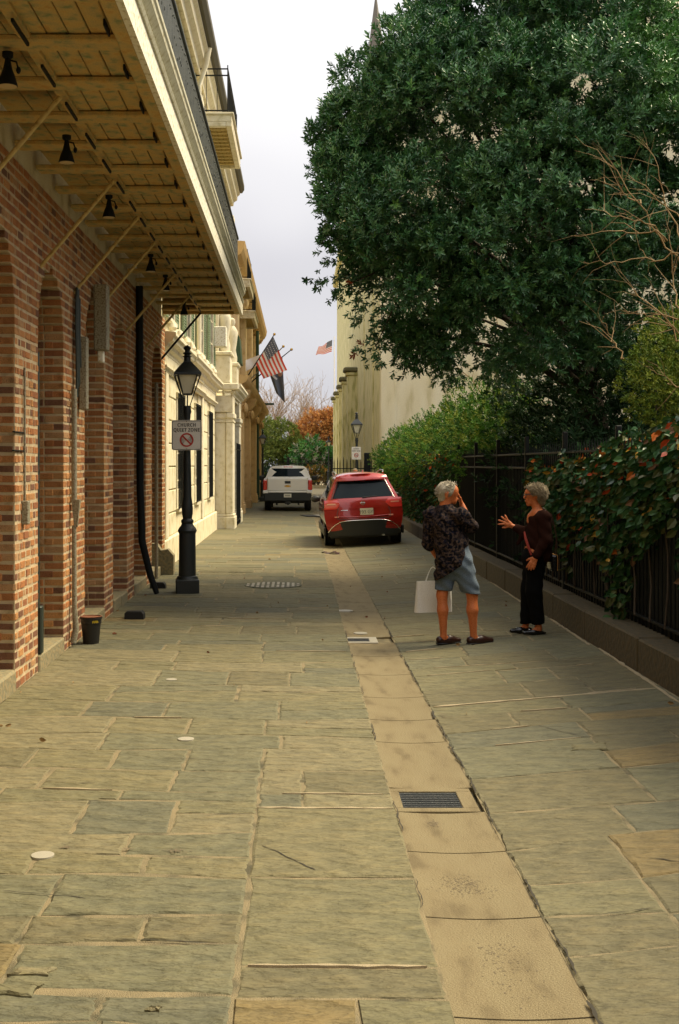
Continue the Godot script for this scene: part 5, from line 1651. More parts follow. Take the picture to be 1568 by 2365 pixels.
	tag(t2, "second evergreen tree outside the picture beside the viewer, shading the near flags", "tree")

# ---------------------------------------------------------------- lamps and signs
func ring_into(sh: Shape, c: Vector3, r0: float, r1: float, a0: float, a1: float, depth: float, n := 28) -> void:
	var inn := []
	var out := []
	for i in n + 1:
		var a := lerpf(a0, a1, float(i) / n)
		inn.append(c + Vector3(cos(a) * r0, sin(a) * r0, depth))
		out.append(c + Vector3(cos(a) * r1, sin(a) * r1, depth))
	for i in n:
		sh.quad(inn[i], out[i], out[i + 1], inn[i + 1])

func rounded(w: float, h: float, r: float) -> PackedVector2Array:
	var p := PackedVector2Array()
	for q in [[1, 1, 0.0], [-1, 1, PI / 2], [-1, -1, PI], [1, -1, PI * 1.5]]:
		for i in 6:
			var a: float = q[2] + PI / 2 * i / 5.0
			p.append(Vector2(q[0] * (w / 2 - r) + cos(a) * r, q[1] * (h / 2 - r) + sin(a) * r))
	return p

func text_mesh(s: String, size: float, bold := false) -> TextMesh:
	var f := SystemFont.new()
	f.font_names = PackedStringArray(["Droid Sans"])
	if bold:
		f.font_weight = 700
	var t := TextMesh.new()
	t.text = s
	t.font = f
	t.font_size = 64
	t.pixel_size = size / 46.0
	t.depth = 0.0015
	t.curve_step = 2.0
	return t

func quiet_sign(at: Vector3, w: float, h: float, label: String, full: bool) -> void:
	var s := thing("quiet_zone_sign", label, "sign", at, "church quiet zone signs")
	put("plate", Shape.new().prism(rounded(w, h, 0.03), -0.002, 0.002).mesh(), M.sign_white, s)
	var bd := Shape.new()
	var o := rounded(w - 0.016, h - 0.016, 0.026)
	var i2 := rounded(w - 0.032, h - 0.032, 0.019)
	for i in o.size():
		var j := (i + 1) % o.size()
		bd.quad(Vector3(i2[i].x, i2[i].y, 0.004), Vector3(o[i].x, o[i].y, 0.004), Vector3(o[j].x, o[j].y, 0.004), Vector3(i2[j].x, i2[j].y, 0.004))
	if full:
		put("border", bd.mesh(), M.ink, s)
	var k := w / 0.45
	var t1 := put("lettering", text_mesh("CHURCH", 0.050 * k, true), M.ink, s, Vector3(0, h * 0.338, 0.004))
	var t2 := put("lettering", text_mesh("QUIET ZONE", 0.050 * k, true), M.ink, s, Vector3(0, h * 0.172, 0.004))
	t1.scale = Vector3(1.0, 1.05, 1)
	t2.scale = Vector3(0.98, 1.05, 1)
	var c := Vector3(0, -h * 0.16, 0)
	var arcs := Shape.new()
	for q in 4:
		var r := (0.022 + 0.017 * q) * k
		ring_into(arcs, c, r, r + 0.006 * k, -0.85, 0.85, 0.004, 10)
		ring_into(arcs, c, r, r + 0.006 * k, PI - 0.85, PI + 0.85, 0.004, 10)
	put("sound_waves", arcs.mesh(), M.ink, s)
	var no := Shape.new()
	ring_into(no, c, 0.082 * k, 0.104 * k, 0, TAU, 0.006, 36)
	var d := Vector3(-0.066, 0.066, 0) * k
	var e := Vector3(0.008, 0.008, 0) * k
	no.quad(c + d - e + Vector3(0, 0, 0.0062), c - d - e + Vector3(0, 0, 0.0062), c - d + e + Vector3(0, 0, 0.0062), c + d + e + Vector3(0, 0, 0.0062))
	put("no_symbol", no.mesh(), M.sign_red, s)
	put("bolt", Shape.new().ball(Vector3(0, h / 2 - 0.02, 0.004), Vector3(0.007, 0.007, 0.003), 6, 5).mesh(), M.pipe_grey, s)
	put("bolt", Shape.new().ball(Vector3(0, -h / 2 + 0.02, 0.004), Vector3(0.007, 0.007, 0.003), 6, 5).mesh(), M.pipe_grey, s)

func street_lamp(at: Vector3, label: String, turn := 0.0) -> void:
	var l := thing("street_lamp", label, "street lamp", at, "cast iron gas lamps")
	l.rotation.y = turn
	put("plinth", Shape.new().cbox(Vector3(-0.175, 0, -0.175), Vector3(0.175, 0.22, 0.175), 0.015).mesh(), M.lamp_iron, l)
	put("base", Shape.new().lathe([[0.165, 0.22], [0.15, 0.26], [0.13, 0.27], [0.125, 0.90], [0.135, 0.92], [0.145, 0.95], [0.125, 0.99], [0.10, 1.02], [0.085, 1.05], [0.095, 1.08], [0.095, 1.10], [0.07, 1.13]], Vector3.ZERO, 18).mesh(), M.lamp_iron, l)
	put("shaft", Shape.new().lathe([[0.07, 1.13], [0.082, 1.20], [0.085, 1.28], [0.075, 1.38], [0.063, 1.46], [0.058, 1.8], [0.050, 2.2], [0.043, 2.62], [0.05, 2.66], [0.05, 2.70], [0.062, 2.74], [0.05, 2.80], [0.058, 2.83]], Vector3.ZERO, 18).mesh(), M.lamp_iron, l)
	var h := put("lantern_frame", Shape.new().lathe([[0.08, 2.99], [0.098, 2.995], [0.098, 3.01], [0.08, 3.015]], Vector3.ZERO, 4, Vector2.ONE, PI / 4).mesh(), M.lamp_iron, l)
	var fr := Shape.new()
	for i in 4:
		var a := PI / 4 + i * PI / 2
		var d := Vector3(cos(a), 0, sin(a))
		fr.bar(d * 0.055 + Vector3(0, 2.83, 0), d * 0.278 + Vector3(0, 3.30, 0), 0.013, 0.013)
		fr.bar(d * 0.09 + Vector3(0, 3.0, 0), d * 0.205 + Vector3(0, 3.30, 0), 0.02, 0.02)
		var d2 := Vector3(cos(a + PI / 2), 0, sin(a + PI / 2))
		fr.bar(d * 0.278 + Vector3(0, 3.30, 0), d2 * 0.278 + Vector3(0, 3.30, 0), 0.016, 0.02)
	fr.tube([Vector3(0, 2.83, 0), Vector3(0, 3.0, 0)], [0.012], 6)
	put("corner_bars", fr.mesh(), M.lamp_iron, h)
	put("glass", Shape.new().lathe([[0.085, 3.016], [0.20, 3.29]], Vector3.ZERO, 4, Vector2.ONE, PI / 4).mesh(), M.glass_pane, l)
	put("burner", Shape.new().lathe([[0.012, 3.012], [0.012, 3.10], [0.03, 3.12], [0.02, 3.17], [0.0, 3.18]], Vector3.ZERO, 8).mesh(), M.pipe_grey, l)
	put("roof", Shape.new().lathe([[0.292, 3.30], [0.285, 3.325], [0.20, 3.40], [0.09, 3.485], [0.085, 3.495], [0.065, 3.50]], Vector3.ZERO, 4, Vector2.ONE, PI / 4).mesh(), M.lamp_iron, l)
	put("chimney", Shape.new().lathe([[0.055, 3.49], [0.05, 3.56], [0.075, 3.575], [0.05, 3.585], [0.042, 3.60], [0.07, 3.625], [0.042, 3.64], [0.035, 3.66], [0.058, 3.70], [0.05, 3.715], [0.03, 3.735], [0.0, 3.75]], Vector3.ZERO, 12).mesh(), M.lamp_iron, l)

func build_street_lamps() -> void:
	street_lamp(Vector3(-1.69, 0.0, -18.3), "dark iron gas lamp post standing beside the brick arcade", 0.12)
	quiet_sign(Vector3(-1.69, 2.385, -18.19), 0.45, 0.45, "square white CHURCH QUIET ZONE sign on the lamp post by the arcade", true)
	street_lamp(Vector3(2.07, 0.05, -43.0), "dark iron gas lamp in front of the church wall behind the red car", 0.0)
	quiet_sign(Vector3(2.05, 2.34, -42.88), 0.33, 0.45, "small white quiet zone sign on the lamp before the church", false)
	street_lamp(Vector3(-1.9, 0.0, -63.0), "black iron gas lamp beside the tan stone hall near the pickup truck", 0.0)
	street_lamp(Vector3(-1.1, 0.2, -104.0), "distant gas lamp in front of the green garden tree", 0.3)
	street_lamp(Vector3(2.35, 0.4, -97.0), "distant gas lamp against the rust brown tree", 0.2)

func build_gallery_lamps() -> void:
	var names := ["black bell lamp nearest the picture's top corner under the gallery", "second black bell lamp under the gallery, by the first long brace", "third black bell lamp under the gallery, above the second pier", "fourth black bell lamp hanging under the gallery", "fifth black bell lamp under the gallery, in front of a brace", "last black bell lamp at the far end of the gallery"]
	var zs := [7.9, 9.9, 12.1, 15.5, 17.2, 20.0]
	for i in 6:
		var l := thing("gallery_lamp", names[i], "lamp", Vector3(-1.9, SOFFIT, -zs[i]), "bell lamps under the gallery")
		l.scale = Vector3.ONE * 0.82
		put("mount", Shape.new().lathe([[0.03, -0.02], [0.045, -0.005], [0.045, 0.03]], Vector3.ZERO, 12).mesh(), M.black_iron, l)
		put("shade", Shape.new().lathe([[0.078, -0.24], [0.08, -0.235], [0.06, -0.165], [0.038, -0.11], [0.03, -0.07], [0.02, -0.02]], Vector3.ZERO, 16).mesh(), M.black_iron, l)
		put("reflector", Shape.new().lathe([[0.0, -0.243], [0.073, -0.243], [0.073, -0.2415], [0.0, -0.2415]], Vector3.ZERO, 16).mesh(), M.lamp_inside, l)
		put("knob", Shape.new().ball(Vector3(0.09, -0.12, 0.02), Vector3(0.02, 0.03, 0.02), 8, 6).mesh(), M.black_iron, l)
		put("knob_arm", Shape.new().tube([Vector3(0.0, -0.03, 0), Vector3(0.07, -0.05, 0.01), Vector3(0.09, -0.11, 0.02)], [0.008], 6).mesh(), M.black_iron, l)

# ---------------------------------------------------------------- flags
# cloth through a grid: hoist corners a (top) and b (bottom), fly corners c (top) and d (bottom)
func cloth(a: Vector3, b: Vector3, c: Vector3, d: Vector3, u0: float, u1: float, v0: float, v1: float, wave: float, push: Vector3, lift: float) -> ArrayMesh:
	var rows := []
	for j in 4:
		var v := lerpf(v1, v0, j / 3.0)
		var row := []
		for i in 15:
			var u := lerpf(u0, u1, i / 14.0)
			var p := a.lerp(b, v).lerp(c.lerp(d, v), u)
			row.append(p + push * (wave * u * sin(u * 7.0 + v * 2.0) + lift) + push.cross(Vector3.UP) * 0.0)
		rows.append(row)
	return Shape.new().sheet(rows).mesh()

func stripes(o: Node3D, a: Vector3, b: Vector3, c: Vector3, d: Vector3, wave: float, push: Vector3) -> void:
	for k in 13:
		put("stripe", cloth(a, b, c, d, 0.0, 1.0, k / 13.0, (k + 1) / 13.0, wave, push, 0.0), M.flag_red if k % 2 == 0 else M.flag_white, o)
	var can := put("canton", cloth(a, b, c, d, 0.0, 0.4, -0.005, 7.0 / 13.0, wave, push, 0.012), M.flag_blue, o)
	var st := Shape.new()
	for i in 6:
		for j in 5:
			var u := 0.03 + 0.37 * (i + 0.5) / 6.0
			var v := 7.0 / 13.0 * (j + 0.5) / 5.0
			var p := a.lerp(b, v).lerp(c.lerp(d, v), u) + push * (wave * u * sin(u * 7.0 + v * 2.0) + 0.024)
			st.ball(p, Vector3(0.018, 0.018, 0.004), 5, 4)
	put("stars", st.mesh(), M.flag_white, can)

func build_flags() -> void:
	var z := -48.0
	var root := Vector3(-2.32, 5.0, z)
	var tips := [Vector3(-0.98, 7.06, z + 0.3), Vector3(-0.63, 6.6, z + 0.1), Vector3(-0.31, 6.5, z - 0.1)]
	var names := ["steepest of the three angled flagpoles on the tan hall, carrying the striped flag", "middle angled flagpole on the tan hall, its flag blown back", "lowest angled flagpole on the tan hall, carrying the grey flag"]
	for i in 3:
		var o := thing("flagpole", names[i], "flagpole", root + Vector3(0, -0.06 * i, -0.1 * i), "angled flagpoles on the hall")
		var e: Vector3 = tips[i] - o.position
		put("pole", Shape.new().tube([Vector3.ZERO, e], [0.028, 0.018], 8).mesh(), M.black_iron if i != 1 else M.pipe_grey, o)
		put("ball", Shape.new().ball(e, Vector3(0.055, 0.055, 0.055), 10, 8).mesh(), M.gold, o)
		put("bracket", Shape.new().cbox(Vector3(-0.2, -0.15, -0.08), Vector3(0.05, 0.1, 0.08), 0.02).mesh(), M.black_iron, o)
	var f := thing("striped_flag", "red and white striped flag with grey starred corner hanging from the angled pole", "flag", tips[0])
	var top := Vector3(-0.05, -0.10, 0.02)
	var low: Vector3 = (root - tips[0]) * 0.55
	stripes(f, top, low, top + Vector3(0.55, -1.32, 0.1), low + Vector3(0.30, -0.62, 0.12), 0.06, Vector3(0.2, 0, 0.98))
	var fw := thing("white_flag", "pale pinkish flag folded back against the tan hall beside the striped flag", "flag", Vector3(-2.0, 5.95, z - 0.05))
	var rows := []
	for j in 5:
		var row := []
		for i in 8:
			var u := i / 7.0
			var v := j / 4.0
			row.append(Vector3(u * 0.72 - 0.12, -0.32 + v * 0.45 + u * 0.36 - 0.1 * u * v, 0.06 * sin(u * 8 + v * 3)))
		rows.append(row)
	put("cloth", Shape.new().sheet(rows).mesh(), M.flag_white, fw)
	var g := thing("grey_flag", "dark grey flag with a white curved band and pale emblem hanging from the lowest pole", "flag", tips[2])
	var e2: Vector3 = root - tips[2]
	rows = []
	for j in 13:
		var row := []
		for i in 9:
			var u := i / 8.0
			var v := 1.0 - j / 12.0
			var on := e2 * (0.18 + 0.30 * u)
			var hang := Vector3(0.10 + 0.0 * u, -1.85 + 0.85 * u, 0) * v
			row.append(on + hang + Vector3(0.25 * u * v, 0, 0.10 * sin(u * 9.0 + v * 2.0) * (0.3 + v)))
		row.reverse()
		rows.append(row)
	put("cloth", Shape.new().sheet(rows).mesh(), M.flag_grey, g)
	var band := Shape.new()
	var at := func(u: float, v: float, l: float) -> Vector3:
		return e2 * (0.18 + 0.30 * u) + Vector3(0.10, -1.85 + 0.85 * u, 0) * v + Vector3(0.25 * u * v, 0, 0.10 * sin(u * 9.0 + v * 2.0) * (0.3 + v) + l)
	var r0 := []
	var r1 := []
	for i in 15:
		var a := lerpf(PI * 0.45, PI * 1.35, i / 14.0)
		r0.append(at.call(0.30 - cos(a) * 0.42, 0.30 - sin(a) * 0.17, 0.02))
		r1.append(at.call(0.30 - cos(a) * 0.58, 0.30 - sin(a) * 0.235, 0.02))
	band.sheet([r0, r1])
	put("white_band", band.mesh(), M.flag_white, g)
	var em := Shape.new()
	var rg := []
	for i in 12:
		var a := TAU * i / 12
		rg.append(at.call(0.24 + cos(a) * 0.2, 0.32 + sin(a) * 0.11, 0.022))
	em.cap(rg)
	put("emblem", em.mesh(), M.flag_pink, g)
	var p := thing("tall_flagpole", "tall thin white flagpole rising beside the church's far end", "flagpole", Vector3(3.46, 0, -120))
	put("pole", Shape.new().tube([Vector3(0, 0, 0), Vector3(0, 14.6, 0)], [0.09, 0.05], 8).mesh(), M.pole_white, p)
	put("cleat", Shape.new().ball(Vector3(0, 8.2, 0), Vector3(0.2, 0.06, 0.1), 8, 6).mesh(), M.pole_white, p)
	var q := thing("striped_flag", "distant striped flag flying from the tall white pole", "flag", Vector3(3.36, 14.25, -120))
	stripes(q, Vector3(-0.1, 0.0, 0), Vector3(-0.15, -1.15, 0), Vector3(-1.45, -0.75, 0.2), Vector3(-1.75, -1.6, 0.2), 0.14, Vector3(0.1, 0.9, 0.4))

# ---------------------------------------------------------------- vehicles
# body skin from stations along the length; each station is a list of [half width, height, z] from sill to roof edge
func car_skin(st: Array, crown: float) -> ArrayMesh:
	var sh := Shape.new()
	var lv: int = st[0].size()
	for s in [1.0, -1.0]:
		var rows := []
		for k in lv:
			var row := []
			for i in st.size():
				var p: Array = st[i][k]
				row.append(Vector3(s * p[0], p[1], p[2]))
			if s < 0: row.reverse()
			rows.append(row)
		sh.sheet(rows)
	var top := []
	for i in st.size():
		var p: Array = st[i][lv - 1]
		var row := []
		for k in 9:
			var t := k / 4.0 - 1.0
			row.append(Vector3(p[0] * t, p[1] + crown * (1.0 - t * t), p[2]))
		top.append(row)
	sh.sheet(top)
	for e in [0, st.size() - 1]:
		var rows := []
		for k in lv:
			var p: Array = st[e][k]
			var row := []
			for i in 13:
				var t := i / 6.0 - 1.0
				var dome := 0.10 * (1.0 - t * t) * (1.0 if e == 0 else -1.0)
				var cr := crown * (1.0 - t * t) if k == lv - 1 else 0.0
				row.append(Vector3(p[0] * t, p[1] + cr, p[2] + dome))
			if e > 0: row.reverse()
			rows.append(row)
		sh.sheet(rows)
	return sh.mesh()

func wheel(parent: Node3D, at: Vector3, r: float, w: float, side: float) -> void:
	var o := empty("wheel", parent, at)
	o.rotation.z = -PI / 2 * side
	put("tyre", Shape.new().lathe([[r * 0.62, -w / 2], [r * 0.93, -w / 2], [r, -w * 0.32], [r, w * 0.32], [r * 0.93, w / 2], [r * 0.62, w / 2]], Vector3.ZERO, 28).mesh(), M.tyre, o)
	put("rim", Shape.new().lathe([[0.0, w * 0.30], [r * 0.2, w * 0.32], [r * 0.5, w * 0.22], [r * 0.62, w * 0.48], [r * 0.63, w * 0.5]], Vector3.ZERO, 20).mesh(), M.chrome, o)

func build_suv() -> void:
	var c := thing("red_suv", "red compact SUV parked facing away beside the hedge", "car", Vector3(1.56, 0.022, -28.45))
	c.rotation.z = 0.05
	c.rotation.y = 0.015
	# [half width, height, z] at the tail, level by level
	var tail := [[0.76, 0.30, -0.02], [0.87, 0.42, 0.02], [0.915, 0.60, 0.03], [0.935, 0.74, -0.01], [0.93, 0.92, -0.05], [0.895, 1.06, -0.09], [0.845, 1.14, -0.13], [0.75, 1.34, -0.27], [0.665, 1.52, -0.40], [0.62, 1.60, -0.42], [0.50, 1.655, -0.36]]
	var st := [tail]
	var zs := [-0.55, -1.1, -2.0, -2.9, -3.35, -3.9, -4.4, -4.62]
	for i in zs.size():
		var row := []
		for k in tail.size():
			var t: Array = tail[k]
			var hw: float = t[0] + (0.012 if i < 5 else 0.0)
			var y: float = t[1]
			var z: float = zs[i] + t[2] * (0.6 if i == 0 else 0.0)
			if k >= 8 and i >= 1 and i <= 3: y += 0.035
			if k > 6 and i >= 3:
				var drop: float = [0.0, 0.35, 0.9, 1.0, 1.0, 1.0][i - 3]
				y = lerpf(y, 1.10 + 0.004 * (k - 6), drop)
				hw = lerpf(hw, 0.86 - 0.06 * (k - 6), drop)
			if i >= 6:
				y = lerpf(y, 0.30 + (y - 0.30) * (0.92 if i == 6 else 0.75), 1.0)
				hw *= 0.95 if i == 6 else 0.84
			row.append([hw, y, z])
		st.append(row)
	put("body", car_skin(st, 0.05), M.red_paint, c)
	var rear := func(x: float, y: float, off: float) -> Vector3:
		var z := 0.0
		var hw := 0.9
		for k in tail.size() - 1:
			if y >= tail[k][1] and y <= tail[k + 1][1]:
				var t: float = (y - tail[k][1]) / (tail[k + 1][1] - tail[k][1])
				z = lerpf(tail[k][2], tail[k + 1][2], t)
				hw = lerpf(tail[k][0], tail[k + 1][0], t)
		var q := clampf(x / hw, -1, 1)
		return Vector3(x, y, z + 0.10 * (1.0 - q * q) + off)
	var panel := func(x0: Callable, x1: Callable, y0: float, y1: float, off: float, nu := 13, nv := 6) -> ArrayMesh:
		var rows := []
		for j in nv:
			var y := lerpf(y0, y1, j / (nv - 1.0))
			var row := []
			for i in nu:
				row.append(rear.call(lerpf(x0.call(y), x1.call(y), i / (nu - 1.0)), y, off))
			rows.append(row)
		return Shape.new().sheet(rows).mesh()
	put("rear_window", panel.call(func(y): return -0.72 + (y - 1.15) * 0.42, func(y): return 0.72 - (y - 1.15) * 0.42, 1.15, 1.53, 0.006), M.car_glass, c)
	put("spoiler", Shape.new().sheet([[rear.call(-0.66, 1.55, 0.07), rear.call(-0.3, 1.55, 0.09), rear.call(0.0, 1.55, 0.095), rear.call(0.3, 1.55, 0.09), rear.call(0.66, 1.55, 0.07)], [Vector3(-0.60, 1.655, -0.33), Vector3(-0.3, 1.70, -0.29), Vector3(0, 1.712, -0.28), Vector3(0.3, 1.70, -0.29), Vector3(0.60, 1.655, -0.33)], [Vector3(-0.56, 1.675, -0.75), Vector3(-0.3, 1.725, -0.75), Vector3(0, 1.738, -0.75), Vector3(0.3, 1.725, -0.75), Vector3(0.56, 1.675, -0.75)]]).mesh(), M.red_paint, c)
	for s in [-1.0, 1.0]:
		var lo: Callable = (func(y): return 0.52 + 1.1 * absf(y - 1.02)) if s > 0 else (func(y): return -0.925)
		var hi: Callable = (func(y): return 0.925) if s > 0 else (func(y): return -0.52 - 1.1 * absf(y - 1.02))
		put("tail_light", panel.call(lo, hi, 0.895, 1.115, 0.012, 8, 7), M.tail_red, c)
		put("tail_light_lens", panel.call(func(y): return s * 0.76 - 0.10, func(y): return s * 0.76 + 0.10, 1.005, 1.035, 0.018, 5, 3), M.tail_clear, c)
		# lamp wraps round the flank
		var rows := []
		for j in 4:
			var row := []
			for i in 4:
				var t := i / 3.0
				row.append(Vector3(s * (0.946 - 0.012 * j), 0.93 + 0.06 * j + 0.03 * t, -0.05 - 0.5 * t))
			if s < 0: row.reverse()
			rows.append(row)
		put("tail_light", Shape.new().sheet(rows).mesh(), M.tail_red, c)
		put("reflector", panel.call(func(y): return s * 0.64 - 0.06, func(y): return s * 0.64 + 0.06, 0.705, 0.735, 0.014, 4, 2), M.tail_clear, c)
		# side glass and black sills
		var win := []
		for j in 4:
			var k := 6 + j
			var row := []
			for i in range(1, 6):
				var a: Array = st[i][mini(k, 9)]
				var y: float = a[1] - (0.03 if j == 3 else 0.0) + (0.02 if j == 0 else 0.0)
				row.append(Vector3(s * (a[0] + 0.005), minf(y, 1.63), a[2] + (-0.02 if i == 1 else 0.0)))
			if s < 0: row.reverse()
			win.append(row)
		put("side_window", Shape.new().sheet(win).mesh(), M.car_glass, c)
		put("sill", Shape.new().cbox(Vector3(s * 0.93 - 0.03, 0.26, -4.2), Vector3(s * 0.93 + 0.03, 0.46, -0.2), 0.02).mesh(), M.car_black, c)
		put("roof_rail", Shape.new().tube([Vector3(s * 0.57, 1.70, -0.75), Vector3(s * 0.60, 1.755, -0.95), Vector3(s * 0.61, 1.76, -2.0), Vector3(s * 0.58, 1.70, -2.5)], [0.02], 8).mesh(), M.chrome, c)
		var mr := empty("mirror", c, Vector3(s * 1.04, 1.08, -3.0))
		put("housing", Shape.new().ball(Vector3.ZERO, Vector3(0.13, 0.085, 0.07), 12, 8).mesh(), M.car_black, mr)
		put("arm", Shape.new().cbox(Vector3(-s * 0.2 - 0.06, -0.05, -0.03), Vector3(-s * 0.2 + 0.1, 0.0, 0.03), 0.01).mesh(), M.car_black, mr)
		for z in [-0.95, -3.65]:
			wheel(c, Vector3(s * 0.80, 0.345, z), 0.345, 0.23, s)
			put("wheel_arch", Shape.new().lathe([[0.40, -0.01], [0.43, 0.01]], Vector3.ZERO, 24).mesh(), M.car_black, c, Vector3(s * 0.915, 0.38, z)).rotation.z = -PI / 2 * s
	# black lower bumper with a bright strip along its top
	var rows := []
	var strip := []
	for j in 5:
		var row := []
		for i in 21:
			var t := i / 10.0 - 1.0
			var x := 0.86 * t
			var ytop := 0.615 - 0.26 * pow(absf(t), 5.0)
			var y := lerpf(0.27, ytop, j / 4.0)
			row.append(Vector3(x, y, 0.15 - 0.14 * t * t - 0.03 * (1 - j / 4.0)))
			if j == 4:
				strip.append(Vector3(x, ytop + 0.008, 0.153 - 0.14 * t * t))
		rows.append(row)
	put("lower_bumper", Shape.new().sheet(rows).mesh(), M.car_black, c)
	put("underbody", Shape.new().box(Vector3(-0.8, 0.22, -4.3), Vector3(0.8, 0.30, -0.05)).mesh(), M.car_black, c)
	put("bumper_strip", Shape.new().tube(strip, [0.010], 6).mesh(), M.chrome, c)
	put("exhaust", Shape.new().tube([Vector3(0.45, 0.27, -0.3), Vector3(0.45, 0.26, 0.02)], [0.035], 10).mesh(), M.chrome, c)
	put("tailgate_handle", panel.call(func(y): return -0.34, func(y): return 0.40, 0.90, 0.935, 0.035, 9, 3), M.chrome if false else M.red_paint, c)
	put("tailgate_crease", Shape.new().tube([rear.call(-0.6, 0.72, 0.012), rear.call(-0.3, 0.705, 0.012), rear.call(0.3, 0.705, 0.012), rear.call(0.6, 0.72, 0.012)], [0.012], 6).mesh(), M.red_paint, c)
	var pl := put("licence_plate", Shape.new().prism(rounded(0.31, 0.155, 0.012), 0.0, 0.006).mesh(), M.plate, c, rear.call(0.08, 0.82, 0.016))
	put("lettering", text_mesh("193 GYI", 0.075), M.ink, pl, Vector3(0, -0.01, 0.008))
	var em := Shape.new()
	ring_into(em, Vector3.ZERO, 0.035, 0.05, 0, TAU, 0.0, 24)
	em.cbox(Vector3(-0.062, -0.013, -0.004), Vector3(0.062, 0.013, 0.004), 0.003)
	put("emblem", em.mesh(), M.chrome, c, rear.call(0.0, 1.02, 0.025))
	for q in [-1.0, 1.0]:
		put("panel_gap", Shape.new().tube([rear.call(q * 0.60, 0.905, 0.008), rear.call(q * 0.64, 0.80, 0.008), rear.call(q * 0.62, 0.66, 0.010)], [0.006], 5).mesh(), M.ink, c)
		put("window_trim", Shape.new().tube([rear.call(q * 0.75, 1.125, 0.006), rear.call(q * 0.69, 1.28, 0.008), rear.call(q * 0.575, 1.545, 0.008)], [0.010], 5).mesh(), M.chrome if q > 0 else M.ink, c)
	put("panel_gap", Shape.new().tube([rear.call(-0.6, 0.66, 0.008), rear.call(0.0, 0.65, 0.008), rear.call(0.6, 0.66, 0.008)], [0.007], 5).mesh(), M.ink, c)
	put("badge", panel.call(func(y): return -0.52, func(y): return -0.36, 0.86, 0.875, 0.012, 4, 2), M.chrome, c)
	put("wiper", Shape.new().tube([rear.call(0.0, 1.15, 0.02), rear.call(0.35, 1.17, 0.02)], [0.012, 0.008], 6).mesh(), M.car_black, c)
	put("roof_fin", Shape.new().prism(PackedVector2Array([Vector2(0, 1.71), Vector2(0.16, 1.71), Vector2(0.04, 1.78)]), -0.015, 0.015, Transform3D(Basis(Vector3.UP, PI / 2), Vector3(0.1, 0.0, -0.9))).mesh(), M.red_paint, c)

